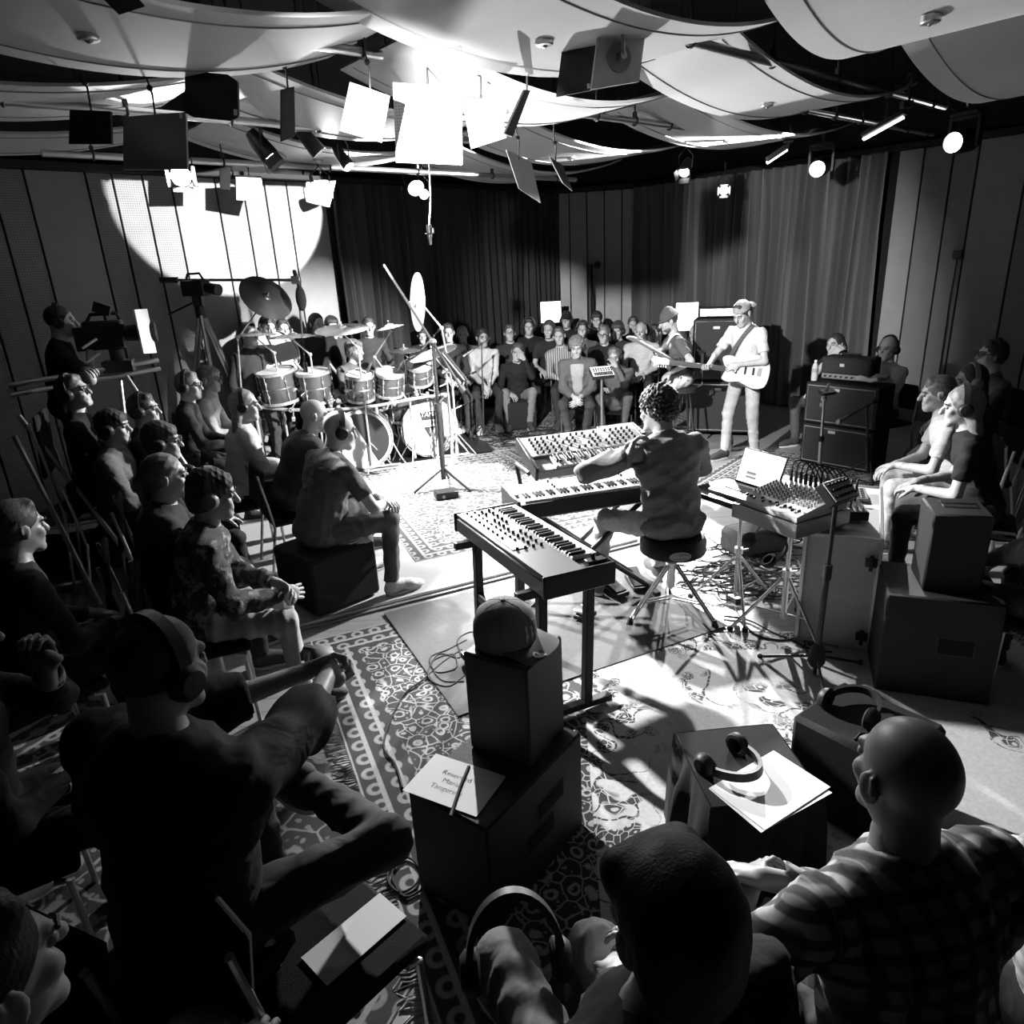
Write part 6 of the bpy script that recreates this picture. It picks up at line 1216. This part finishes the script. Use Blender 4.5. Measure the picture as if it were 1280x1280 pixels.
mb = MB(); mb.prism([(.3 * cos(a), .3 * sin(a)) for a in np.linspace(-2.6, .4, 20)], .2335, .2345); part('dark_print', mb, grey('head_print', .03, .5), t2, smooth=False)
for tt, RR in ((t, R), (t2, R2_)):
    for s in (-1, 1): mb = MB(); mb.tube([(-.1, s * .33, .05), (-.25, s * .40, .1), (-.345, s * .46, .14)], .009, 8); part('spur', mb, chrome, tt)
TOMS = [(348, 482, 7.75, .2, .33, (-.05, -.12, 1), 'deep tom at the audience end of the kit'), (394, 482, 7.8, .18, .32, (.0, -.12, 1), 'deep tom next to the end of the kit'), (450, 483, 7.75, .145, .27, (.1, -.2, 1), 'small tom in front of the drummer'), (487, 478, 7.85, .15, .25, (.15, -.28, 1), 'tilted tom above the gap between the bass drums'),
        (524, 465, 7.95, .14, .22, (.1, -.5, 1), 'strongly tilted tom above the lettered bass drum'), (420, 500, 8.2, .17, .16, (0, -.1, 1), 'flat snare drum in front of the drummer'), (500, 505, 8.3, .2, .34, (0, -.1, 1), 'floor tom beside the drummer'), (330, 520, 8.1, .2, .36, (0, 0, 1), 'floor tom under the deep tom')]
for (px, py, Yt, r_, h_, ax, lab) in TOMS: drum('tom_drum', lab, A(px, py, Yt), ax, r_, h_, 6)
gd, _ = drum('gong_drum', 'large tilted drum with a pale head behind the flat cymbals', A(338, 447, 8.1), (.45, -.72, .55), .3, .16, 8)
# cymbals on stands
def cymbal(px, py, Yc, r, n_, label, mat=None, dome=.05, arm=None, foot=None, kind='thin'):
    c = A(px, py, Yc); n_ = unit(n_); R = frame(n_); ft = np.array((c[0] + .12, c[1] + .12, .045)) if foot is None else np.array(foot); t = thing('cymbal_stand', label, 'cymbal', ft, group='cymbals of the kit'); b_ = mat or bronze
    prof = [(.008, .03), (.03, .028), (.05, .018), (.055, .01), (r * .6, .002), (r, -.014), (r, -.0165), (r * .6, -.001), (.055, .007), (.03, .025), (.008, .027)]; mb = MB(); mb.lathe(prof, 44, R, c); cy = part('cymbal', mb, b_, t, True)
    mb = MB(); mb.cyl(c - n_ * .05, c + n_ * .06, .004, n=8); mb.ball(c + n_ * .055, .012, 8); mb.cyl(c + n_ * .02, c + n_ * .035, .016, n=10); part('wing_nut', mb, chrome, t, True)
    j = arm if arm is not None else np.array((ft[0], ft[1], max(.7, c[2] - .22))); j = np.array(j, float)
    mb = MB(); mb.tube([c - n_ * .05, j], .009, 8); part('boom_arm', mb, chrome, t, True); mb = MB(); mb.ball(j, .024, 8); mb.cyl(c - n_ * .03, c - n_ * .075, .013, n=8); part('tilter', mb, chrome, t, True)
    mb = MB(); mb.cyl((ft[0], ft[1], .1), (ft[0], ft[1], j[2] * .6), .014, n=10); mb.cyl((ft[0], ft[1], j[2] * .58), j, .01, n=10); part('pole', mb, chrome, t, True)
    for k in range(3): a = .5 + k * 2 * pi / 3; d = np.array((cos(a), sin(a), 0)); mb = MB(); mb.tube([ft + (0, 0, .32), ft + (0, 0, .01) + d * .24], .008, 6); part('leg', mb, chrome, t, True)
    return t
cymbal(333, 371, 7.7, .28, (.6, -.5, .62), 'dark cymbal raised steeply on a long boom', bronze_d, arm=A(297, 424, 7.6), foot=on_floor(A(306, 520, 7.6)) + (0, 0, .045))
cymbal(320, 417, 7.55, .22, (0.02, .03, 1), 'flat cymbal at the audience end of the kit'); cymbal(366, 419, 7.55, .27, (.0, .02, 1), 'wide flat cymbal above the deep toms'); cymbal(427, 410, 7.5, .28, (.0, -.14, 1), 'flat cymbal in front of the drummer\'s face'); cymbal(487, 408, 7.7, .155, (-.15, -.02, 1), 'small splash cymbal on an angled arm', arm=A(468, 446, 7.9))
cymbal(520, 378, 7.3, .285, (-.93, -.36, .08), 'bright cymbal standing nearly upright', arm=A(552, 410, 7.4), foot=on_floor(A(570, 540, 7.9)) + (0, 0, .045)); cymbal(541, 440, 7.7, .27, (-.25, -.12, 1), 'tilted cymbal above the lettered bass drum'); cymbal(525, 450, 7.95, .2, (-.35, -.2, 1), 'second tilted cymbal behind the upper one'); cymbal(505, 437, 8.2, .19, (0, -.05, 1), 'hi-hat cymbals beside the drummer')
# rack of chrome tubes with clamps
rk = [A(318, 508, 7.65), A(360, 512, 7.6), A(415, 512, 7.62), A(470, 507, 7.7), A(520, 498, 7.8), A(560, 492, 8.0)]; t = thing('drum_rack', 'chrome tube rack with clamps in front of the toms', 'rack', on_floor(rk[2])); mb = MB(); mb.tube(bez(rk, 6), .019, 10); part('rack_tube', mb, chrome, t, True)
for q in (rk[0], rk[2], rk[3], rk[5]): mb = MB(); mb.cyl((q[0], q[1], .05), q, .019, n=10); mb.tube([(q[0] - .2, q[1] - .05, .06), (q[0] + .2, q[1] + .05, .06)], .014, 8); part('rack_post', mb, chrome, t, True)
r = random.Random(12); pth = bez(rk, 10)
for k in range(30):
    q = pth[int(r.random() * len(pth))] + np.array((r.uniform(-.06, .06), r.uniform(-.05, .1), r.uniform(-.12, .28))); mb = MB(); d = unit((r.gauss(0, 1), r.gauss(0, .5), r.gauss(0, 1))); mb.box(q, (.035, .03, .05), frame(d)); mb.tube([q - d * .02, q + d * r.uniform(.06, .16)], .008, 6); mb.ball(q + unit((r.gauss(0, 1), -1, r.gauss(0, 1))) * .02, .016, 6); part('clamp', mb, chrome, t, True)
mb = MB()
tripod_stand(P(487, 574) + (0, 0, .04), .8, 'heavy chrome tripod stand between the bass drums', .32, .7)
# bass drum pedals and stool of the drummer
for q, lab in ((cb + AXF * -.62, 'chrome pedal behind the lettered bass drum'), (cb2 + unit((.15, -1, 0)) * -.62, 'chrome pedal behind the half hidden bass drum')):
    t = thing('drum_pedal', lab, 'pedal', (q[0], q[1], .04), atan2(AXF[1], AXF[0]) - pi / 2, 'drum pedals'); mb = MB(); mb.box((0, -.1, .05), (.09, .28, .012), rotx(.18)); part('footboard', mb, steel, t)
    for s in (-1, 1): mb = MB(); mb.box((s * .06, .07, .1), (.014, .03, .2)); part('upright', mb, chrome, t)
    mb = MB(); mb.tube([(0, .07, .19), (0, .1, .34)], .005, 6); mb.ball((0, .105, .35), .025, 8); part('beater', mb, white_p, t); mb = MB(); mb.cyl((-.07, .07, .19), (.07, .07, .19), .008, n=8); part('axle', mb, chrome, t)
db = DRU['base']; t = thing('drum_throne', 'round black stool under the drummer', 'stool', db); z0 = DRU['seat']; mb = MB(); mb.lathe([(0, z0), (.15, z0), (.17, z0 - .03), (.17, z0 - .08), (0, z0 - .09)], 24); part('seat', mb, rubber, t); mb = MB(); mb.cyl((0, 0, .1), (0, 0, z0 - .08), .016, n=8); part('post', mb, chrome, t)
for k in range(3): a = .5 + k * 2 * pi / 3; mb = MB(); mb.tube([(0, 0, .3), (.25 * cos(a), .25 * sin(a), .04)], .01, 6); part('leg', mb, chrome, t)
for i, sx in enumerate((1, -1)):
    wv = DRU['w'](DRU['wr'][sx] + np.array((0, .07, -.02))); d = unit(DRU['w'](DRU['wr'][sx] + np.array((-.1 * sx, 1, .15 + .5 * i))) - DRU['w'](DRU['wr'][sx])); mb = MB(); mb.tube([wv - d * .08, wv + d * .28, wv + d * .31], [.0075, .0055, .007], 6); single('drumstick', mb, grey('stick_wood', .6, .5), ('drumstick in the right hand of the drummer', 'drumstick in the left hand of the drummer')[i], 'drumstick', 'drumsticks of the drummer', base=wv)

# ================================================================== MICROPHONES AND STANDS
def mic_stand(foot, top_, tip, label, mat=None, thick=.011, mic='pencil', counter=.25, legs=.3, rz=.2, name='boom_microphone_stand'):
    mat = mat or blackmetal; foot = np.array(foot, float); top_ = np.array(top_, float); tip = np.array(tip, float); t = thing(name, label, 'microphone stand', foot, group='microphone stands')
    mb = MB(); mb.cyl(foot + (0, 0, .1), top_, thick, n=10); mb.cyl(foot + (0, 0, .1), foot + (top_ - foot) * .55, thick * 1.5, n=10); part('pole', mb, mat, t, True); mb = MB(); mb.cyl(foot + (top_ - foot) * .54, foot + (top_ - foot) * .6, thick * 2.2, n=10); part('clutch', mb, rubber, t, True)
    for k in range(3): a = rz + k * 2 * pi / 3; d = np.array((cos(a), sin(a), 0)); mb = MB(); mb.tube([foot + (0, 0, .22), foot + (0, 0, .015) + d * legs], thick * .85, 8); part('leg', mb, mat, t, True)
    d = unit(tip - top_); mb = MB(); mb.tube([top_ - d * counter, tip], thick * .7, 8); part('boom_arm', mb, mat, t, True); mb = MB(); mb.ball(top_, thick * 2.4, 8); mb.cyl(top_ - d * counter, top_ - d * (counter + .06), thick * 1.8, n=8); part('boom_joint', mb, mat, t, True)
    mb = MB()
    if mic == 'pencil': mb.cyl(tip - d * .02, tip + d * .13, .012, n=10); mb.cyl(tip + d * .13, tip + d * .15, .012, .008, 10); m = steel
    elif mic == 'muff': mb.ball(tip + (0, 0, -.12), (.055, .055, .13), 14); mb.cyl(tip, tip + (0, 0, -.02), .02, n=8); m = foam
    else: mb.cyl(tip - d * .03, tip + d * .1, .016, .022, 12); mb.ball(tip + d * .125, .028, 10); m = steel
    part('microphone', mb, m, t, True); return t
fz = P(556, 614); mic_stand(fz + (0, 0, .03), A(541, 428, fz[1]), A(490, 347, fz[1] + .25), 'thick black boom stand reaching over the upright cymbal', thick=.017, counter=.5, legs=.33, rz=3.6)
fz2 = fz; t = thing('foam_tube', 'thick black foam-covered tube clamped to the boom stand', 'tube', A(565, 457, fz[1])); a0, a1 = A(553, 442, fz[1] - .03), A(581, 476, fz[1] - .03); mb = MB(); mb.cyl(a0, a1, .035, n=14); part('sleeve', mb, foam, t, True); mb = MB(); mb.tube([a0 + (0, -.036, .01), a1 + (0, -.036, .01)], .004, 5); part('edge_strip', mb, steel, t, True)
q = P(558, 622, .03); t = thing('stage_box', 'small black stage box on the rug at the foot of the boom stand', 'box', q, .3); mb = MB(); mb.box((0, 0, .04), (.22, .15, .075), b=.008); part('case', mb, plastic, t); mb = MB(); mb.cyl((-.04, -.076, .035), (-.04, -.082, .035), .016, n=12); part('socket', mb, white_p, t)
for (fx, fy, tx, ty, Yt, lab) in ((585, 545, 562, 470, 8.2, 'thin stand with a microphone beside the lettered bass drum'), (596, 548, 575, 500, 8.25, 'short stand with a microphone at the mat edge'), (605, 552, 590, 430, 8.3, 'tall thin stand before the white hooded sweater'), (545, 556, 535, 420, 7.9, 'thin stand between the lettered bass drum and the thick boom')): 
    f_ = P(fx, fy); mic_stand(f_ + (0, 0, .0), A(fx - 3, ty, f_[1]), A(tx, ty + 8, f_[1] - .1), lab, thick=.008, counter=.1, legs=.24)
# close microphones on the drums
r = random.Random(2)
for i, (px, py, Yt) in enumerate(((368, 452, 7.7), (412, 455, 7.7), (463, 455, 7.7), (501, 455, 7.8), (538, 540, 7.55))):
    c = A(px, py, Yt); d = unit((r.uniform(-.5, .5), .3, -.8)); mb = MB(); mb.cyl(c, c + d * .09, .014, .018, 10); mb.ball(c + d * .1, .019, 8); mb.tube([c, c - d * .05 + (0.02, .03, .0), c + (.04, .08, -.12)], .006, 6); single('drum_microphone', mb, steel, ('small microphone clipped over the deep end tom', 'small microphone clipped over the second deep tom', 'small microphone clipped over the small tom', 'small microphone clipped over the tilted tom', 'small microphone before the lettered bass drum head')[i], 'microphone', 'microphones on the drums')
# amp microphones
q = P(1026, 590); q = np.array((2.72, 6.35, 0)); q = P(1022, 612); mic_stand(q, A(1030, 498, q[1]), A(1032, 492, q[1] - .05), 'silver stand before the guitar cabinets with a clipped phone holder', mat=steel, counter=.05, thick=.012)
t = thing('phone_holder', 'small pale clip-on recorder on the silver stand', 'recorder', A(1034, 490, q[1] - .06), R=rotz(.4) @ rotx(.5)); mb = MB(); mb.box((0, 0, 0), (.16, .07, .03)); part('case', mb, plastic, t); mb = MB(); mb.box((0, 0, .016), (.15, .06, .004)); part('face_plate', mb, white_p, t)
q2 = np.array((q[0] + .12, q[1] - .1, 0)); mic_stand(np.array((q[0] + .55, q[1] + .15, 0)), A(1083, 508, q[1] + .1), A(1058, 522, q[1] - .1), 'black boom stand with a large microphone before the guitar cabinets', counter=.1, mic='ball', thick=.012)
# pole-mounted small synthesizer before the back audience
q = A(752, 466, 7.9); t = thing('desktop_synthesizer', 'small pale desktop synthesizer on a pole before the back audience', 'synthesizer', on_floor(q)); Rr = rotz(.25) @ rotx(radians(35)); mb = MB(); mb.box(q, (.26, .16, .05), Rr); part('case', mb, plastic, t, True); mb = MB(); mb.box(q + Rr @ np.array((0, 0, .027)), (.25, .15, .006), Rr); part('face_plate', mb, white_p, t, True); mb = MB(); [mb.box(q + Rr @ np.array((-.1 + .02 * i, -.045, .032)), (.015, .05, .006), Rr) for i in range(11)]; stuff(part('keys', mb, plastic, t, True)); mb = MB(); [mb.cyl(q + Rr @ np.array((-.1 + .03 * i, .03 * j, .03)), q + Rr @ np.array((-.1 + .03 * i, .03 * j, .045)), .007, n=6) for i in range(8) for j in (0, 1)]; stuff(part('knobs', mb, rubber, t, True)); mb = MB(); mb.cyl(on_floor(q) + (0, 0, .02), q + (0, 0, -.04), .014, n=10); part('pole', mb, steel, t, True); mb = MB(); mb.lathe([(.02, .05), (.13, .02), (.14, 0)], 24, I3, on_floor(q)); part('round_base', mb, blackmetal, t, True)

# ================================================================== CAMERAS AT THE LEFT WALL
cY = 5.75; c0 = A(140, 418, cY); cd = unit((.95, .32, 0)); CRm = basis(cd, None)
t = thing('broadcast_camera', 'large black broadcast camera with lens and viewfinder before the operator', 'camera', c0, R=CRm)
mb = MB(); mb.box((-.05, 0, 0), (.28, .13, .22), b=.015); part('body', mb, plastic, t); mb = MB(); mb.cyl((.09, 0, .0), (.3, 0, .0), .06, .075, 18); mb.cyl((.3, 0, 0), (.32, 0, 0), .08, n=18); part('lens', mb, rubber, t); mb = MB(); mb.box((-.02, -.03, .2), (.12, .1, .08), roty(.4)); mb.cyl((-.02, 0, .1), (-.02, -.02, .18), .012, n=8); part('viewfinder', mb, plastic, t)
mb = MB(); mb.tube([(-.15, 0, .11), (-.12, 0, .16), (.06, 0, .16), (.08, 0, .11)], .014, 8); part('handle', mb, rubber, t); mb = MB(); mb.cyl((-.05, -.12, .06), (.12, -.12, .06), .02, n=10); part('microphone', mb, foam, t); mb = MB(); mb.box((-.22, 0, -.02), (.08, .11, .18)); part('battery', mb, blackmetal, t)
for z_ in (-.13, -.02): mb = MB(); mb.tube([(-.1, -.08, z_), (-.2, -.14, z_ - .06)], .01, 8); part('grip_arm', mb, steel, t)
t = thing('white_placard', 'white card with a round emblem fixed before the broadcast camera', 'card', A(184, 415, cY - .1)); q = [A(168, 387, cY - .25), A(184, 386, cY + .08), A(196, 441, cY + .08), A(180, 442, cY - .25)]; mb = MB(); mb.slab([[q[0], q[1]], [q[3], q[2]]], .012); part('card', mb, white_board, t, True, False); mb = MB(); nq = unit(np.cross(q[3] - q[0], q[1] - q[0])); nq = nq if nq[1] < 0 else -nq; c_ = (q[0] + q[2]) / 2 + nq * .008; mb.torus(c_, frame(nq), .026, .0035, 18, 5); part('round_emblem', mb, midplastic, t, True); mb = MB(); mb.box(c_ + (q[3] - q[0]) * .28 + (q[1] - q[0]) * .1, (.035, .04, .004), frame(nq)); part('printed_block', mb, midplastic, t, True)
# rail with two tubes and its legs
ra, rb_ = A(10, 482, 5.2), A(198, 450, 5.9); t = thing('camera_rail', 'double steel tube rail carrying the broadcast camera', 'rail', on_floor((ra + rb_) / 2))
for dz in (0, .07): mb = MB(); mb.cyl(ra + (0, 0, -dz), rb_ + (0, 0, -dz), .02, n=10); part('rail_tube', mb, steel, t, True)
hq = A(150, 462, 5.72); mb = MB(); mb.box(hq + (0, 0, .03), (.22, .16, .09), CRm); mb.cyl(hq, hq + (0, 0, .16), .05, n=12); part('camera_head', mb, blackmetal, t, True)
for (x0, y0, x1, y1, Yv) in ((158, 470, 198, 530, 5.7), (150, 475, 160, 560, 5.75), (24, 520, 60, 566, 5.0), (18, 545, 52, 612, 4.8)):
    a_ = A(x0, y0, Yv); g_ = A(x1, y1, Yv - .1); g_ = a_ + (g_ - a_) * (a_[2] - .02) / max(.2, (a_[2] - g_[2])); mb = MB(); mb.cyl(a_, g_, .018, n=8); part('rail_leg', mb, steel, t, True)
mb = MB(); q_ = OPR['base']; mb.box((q_[0], q_[1], max(.06, OPR['zf']) / 2), (1.1, .9, max(.06, OPR['zf']) - .002)); single('operator_riser', mb, black, 'low black riser under the camera operator', 'riser')
c2 = A(245, 360, 7.6); t = thing('tripod_camera', 'black camcorder on a tall tripod before the bright wall', 'camera', on_floor(c2)); R_ = basis((.9, -.4), None); mb = MB(); mb.box(c2, (.3, .13, .16), R_, b=.012); part('body', mb, plastic, t, True); mb = MB(); mb.cyl(c2 + R_ @ np.array((.14, 0, 0)), c2 + R_ @ np.array((.3, 0, -.03)), .05, .06, 14); part('lens', mb, rubber, t, True); mb = MB(); mb.tube([c2 + R_ @ np.array((-.12, 0, .08)), c2 + R_ @ np.array((-.08, 0, .14)), c2 + R_ @ np.array((.08, 0, .14)), c2 + R_ @ np.array((.12, 0, .08))], .013, 6); part('handle', mb, rubber, t, True); mb = MB(); mb.box(c2 + (0, 0, -.13), (.1, .08, .1)); mb.cyl(c2 + (0, 0, -.18), c2 + (0, 0, -.3), .05, n=10); part('fluid_head', mb, blackmetal, t, True); mb = MB(); mb.tube([c2 + (0, 0, -.12), c2 + R_ @ np.array((-.35, -.1, -.25))], .01, 6); part('pan_bar', mb, blackmetal, t, True)
for k in range(3): a = .9 + k * 2 * pi / 3; d = np.array((cos(a), sin(a), 0)); mb = MB(); mb.cyl(c2 + (0, 0, -.28), np.array((c2[0], c2[1], .02)) + d * .5, .016, n=8); mb.cyl(c2 + (0, 0, -.28) + d * .03, np.array((c2[0], c2[1], .7)) + d * .36, .022, n=8); part('leg', mb, steel, t, True)
f_ = A(372, 450, 7.75); mic_stand(on_floor(f_), A(372, 352, 7.75), A(374, 358, 7.7), 'black overhead stand with a fluffy microphone at the left wall', mic='muff', counter=.1, thick=.012)
q0, q1 = A(200, 350, 7.6), A(370, 350, 7.75); t = thing('boom_pole', 'long black boom pole held level before the bright wall', 'pole', q0 * .5 + q1 * .5); mb = MB(); mb.tube([q0, q1], .014, 8); part('pole', mb, blackmetal, t, True); mb = MB(); mb.cyl(q0 - (.0, 0, 0), q0 + (q1 - q0) * .13, .03, n=10); part('counterweight', mb, rubber, t, True); mb = MB(); mb.box(q1, (.09, .06, .08)); part('clamp', mb, steel, t, True)

# ================================================================== SOFT LIGHTS, WALL FITTINGS
def soft_light(px0, px1, Yv, label, s=5.0):
    a_, b_ = A(*px0, Yv), A(*px1, Yv); c = (a_ + b_) / 2; w_, h_ = abs(b_[0] - a_[0]), abs(a_[2] - b_[2]); d = unit((c[0], c[1], 0)); R = basis((d[1], -d[0]), None); t = thing('soft_light', label, 'lamp', on_floor(c), group='soft lights behind the audience'); mb = MB(); mb.box(c, (w_, .05, h_), R); part('housing', mb, blackmetal, t, True); mb = MB(); mb.box(c - d * .03, (w_ * .94, .01, h_ * .94), R); part('diffuser', mb, glow('soft_panel', s), t, True); mb = MB(); mb.cyl(on_floor(c) + d * .05 + (0, 0, .02), c + d * .05, .014, n=8); part('pole', mb, blackmetal, t, True)
    for k in range(3): a = k * 2 * pi / 3; mb = MB(); mb.tube([on_floor(c) + d * .05 + (0, 0, .3), on_floor(c) + d * .05 + (.25 * cos(a), .25 * sin(a), .015)], .009, 6); part('leg', mb, blackmetal, t, True)
soft_light((675, 377), (702, 403), 11.6, 'square soft light glowing behind the black hat'); soft_light((845, 378), (872, 413), 10.6, 'square soft light glowing behind the bass player')
a_, b_ = A(737, 330, 12.0), A(738, 395, 12.0); t = thing('wall_pipe', 'black vertical pipe with a valve on the plank wall', 'pipe', on_floor(a_)); mb = MB(); mb.cyl((a_[0], a_[1], .0), a_, .05, n=10); part('tube', mb, blackmetal, t, True); mb = MB(); mb.ball(a_ + (.12, -.05, -.02), .06, 8); mb.cyl(a_ + (0, 0, -.05), a_ + (.12, -.05, -.02), .02, n=6); part('valve', mb, blackmetal, t, True)
d = ray(1200, 318); nr = np.array((-.755, -.656)); k_ = (nr @ np.array((2.32, 12.2))) / (nr @ d[:2]); q = np.array((0, 0, CAMH)) + d * k_ + np.array((-.04, -.035, 0)); t = thing('wall_socket_box', 'small black connection box on the perforated wall boards', 'box', q, R=basis((-.656, .755), None)); mb = MB(); mb.box((0, .02, 0), (.09, .06, .1)); part('case', mb, plastic, t); mb = MB(); mb.tube([(0, .02, -.05), (.01, .02, -.5), (0, .02, -q[2] + .02)], .008, 6); part('cable', mb, rubber, t)

# ================================================================== CABLES, LOOSE THINGS IN FRONT
def cable(pts, label, r=.005, z=.012, mat=None, grp='cables on the floor'):
    q = [P(*p[:2], p[2] if len(p) > 2 else z) for p in pts]; mb = MB(); mb.tube(bez(q, 8), r, 6); return single('cable', mb, mat or rubber, label, 'cable', grp)
cable([(577, 812), (553, 828), (528, 850), (505, 868), (486, 905), (480, 935), (494, 955), (503, 985)], 'cable winding over the fringed rug to the large black box')
cable([(583, 800), (560, 812), (538, 822), (545, 840), (570, 835), (566, 818), (540, 828), (552, 850), (580, 852)], 'looped cable on the grey mat edge beside the smaller speaker')
cable([(586, 840), (560, 858), (535, 845), (548, 818), (575, 822), (572, 800), (590, 790), (602, 800)], 'cable loop on the grey mat under the black synthesizer')
cable([(512, 1062), (492, 1075), (485, 1100), (500, 1115), (520, 1105), (524, 1085), (508, 1072), (490, 1092), (505, 1120), (528, 1112)], 'coiled cable on the rug fringe beside the large black box')
cable([(586, 958, .456), (575, 985, .456), (566, 1012, .456), (562, 1024, .452), (561, 1032, .2)], 'black cable crossing the printed paper sheet', .006)
cable([(1030, 705), (1020, 730), (1028, 760), (1012, 785), (1006, 805), (1018, 835)], 'thin cable along the pale side of the flight case', .004)
cable([(905, 770), (935, 775), (965, 790), (990, 800), (1015, 812), (1040, 815)], 'cable lying from the bright floor to the microphone stand')
cable([(917, 758), (940, 790), (975, 800), (1000, 795)], 'short cable on the bright floor before the flight case'); cable([(575, 545), (600, 552), (625, 558), (650, 556), (672, 552)], 'cable lying across the floor behind the stage platform'); cable([(560, 555), (590, 562), (612, 556), (640, 548), (680, 545)], 'second cable lying behind the stage platform'); cable([(1000, 590), (1030, 600), (1070, 612), (1100, 600), (1130, 590)], 'cable lying before the guitar cabinets'); cable([(1045, 610), (1075, 600), (1100, 612), (1125, 606)], 'second cable lying before the guitar cabinets')
r = random.Random(21); mb = MB()
for k in range(46):   # the heap of leads under the mixer
    c = P(r.uniform(890, 1000), r.uniform(672, 745)); a0 = r.uniform(0, 6); q = []
    for i in range(6): a = a0 + i * r.uniform(.5, 1.1); rr = r.uniform(.08, .32); q.append((c[0] + rr * cos(a), c[1] + rr * .7 * sin(a), .012 + .05 * r.random()))
    mb.tube(bez(q, 6), r.choice((.004, .006, .005)), 5)
tag(link('cable_heap', mb.mesh('cable_heap'), rubber, None), 'heap of tangled leads under the mixing console and laptop', 'cables', None, 'stuff')
r = random.Random(22); mb = MB()
for k in range(10):
    c = P(r.uniform(600, 690), r.uniform(540, 562)); a0 = r.uniform(0, 6); mb.tube(bez([(c[0] + .35 * cos(a0 + i * .8), c[1] + .25 * sin(a0 + i * .8), .012 + .01 * r.random()) for i in range(5)], 5), .006, 5)
tag(link('cable_tangle', mb.mesh('cable_tangle'), rubber, None), 'loose tangled leads before the back audience', 'cables', None, 'stuff')
# power strip and bags under the mixer
q = P(953, 640, .3); t = thing('equipment_bag', 'open dark rack bag under the laptop and mixer', 'bag', P(945, 690), .3); mb = MB(); mb.box((0, 0, .12), (.5, .28, .2), b=.04); part('bag_body', mb, cloth(.02), t); mb = MB(); mb.tube(bez([(-.15, -.15, .2), (-.1, -.17, .3), (.1, -.17, .3), (.15, -.15, .2)], 6), .012, 6); part('strap', mb, rubber, t)
t = thing('power_adapter', 'black power adapter on the bright floor before the stool', 'adapter', P(917, 752) + (0, 0, .002), .4); mb = MB(); mb.box((0, 0, .02), (.05, .1, .04)); part('case', mb, plastic, t); mb = MB(); mb.tube(bez([(0, .05, .02), (.03, .12, .01), (.1, .2, .005)], 6), .004, 5); part('lead', mb, rubber, t)
# empty chair with a sheet in front, headphones on a knee
ec = P(385, 1185, .46); c = copy_tree(CHAIR, None, 'empty black stacking chair with a white sheet on its seat', (ec[0], ec[1], 0), -.75); c.scale = (1, 1, 1)
mb = MB(); mb.slab([[(x, y, 0) for x in np.linspace(-.06, .06, 4)] for y in np.linspace(-.13, .13, 4)], .001); tag(link('paper_sheet', mb.mesh('paper_sheet'), paper, None, False, (ec[0] + .12, ec[1] + .03, .4565), rotz(-.75)), 'white sheet lying on the empty chair', 'paper')
kw_ = FRO['w'](FRO['kn'][-1] * .8 + FRO['hip'][-1] * .2) + np.array((0, 0, .09)); t = thing('headphones', 'black headphones resting on a dark-trousered knee', 'headphones', kw_); h_ = headphones(t, np.array((0, 0, .02)), rotz(.1) @ rotx(radians(-25)), 1.1); h_.name = 'headset'

# black coat hung over the chair of the listener in black
cB_ = [p for p in PEOPLE if p['who'] == 'listener in black with clasped hands'][0]; rr_ = random.Random(8); rows = []
for k, v in enumerate(np.linspace(0, 1, 14)):
    row = []
    for a in np.linspace(-1, 1, 30):
        y = -.36 - .05 * v - .09 * (1 - a * a) * v + .022 * sin(9 * a + 2 * v) * (.3 + v) + .012 * sin(23 * a + 1.5); x = a * (.27 + .13 * v + .03 * sin(5 * v)); z = .93 - .05 * a * a - .72 * v + .015 * sin(6 * a)
        row.append(cB_['w']((x, y, z)))
    rows.append(row)
mb = MB(); mb.slab(rows, .022); single('coat', mb, cloth(.012), 'black coat hanging over the back of the chair in front', 'coat')

# printed words on the back of the grey t-shirt: text laid on the cloth surface
from mathutils.bvhtree import BVHTree
so = [c for c in TEE['root'].children if c.name.startswith('shirt')][0]; bv = BVHTree.FromPolygons([v.co[:] for v in so.data.vertices], [p.vertices[:] for p in so.data.polygons])
TT = TEE['TR']; pr_m = grey('shirt_print', .3, .8)
def lay(me_o, lift=.003):
    for v in me_o.data.vertices:
        x, y, z = v.co; o_ = TEE['p0'] + TT @ np.array((-x * -1, -.4, y)); hit = bv.ray_cast(Vector(tuple(o_)), Vector(tuple(TT @ np.array((0, 1., 0)))))
        if hit[0] is not None: v.co = hit[0] - Vector(tuple(TT @ np.array((0, 1., 0)))) * (lift - z * 0)
for k, wd in enumerate(('SOUND', 'CITY')): lay(text_mesh(wd, .05, I3, (.0, .335 - .045 * k, 0), 'printed_word', pr_m, TEE['root'], depth=0.0))
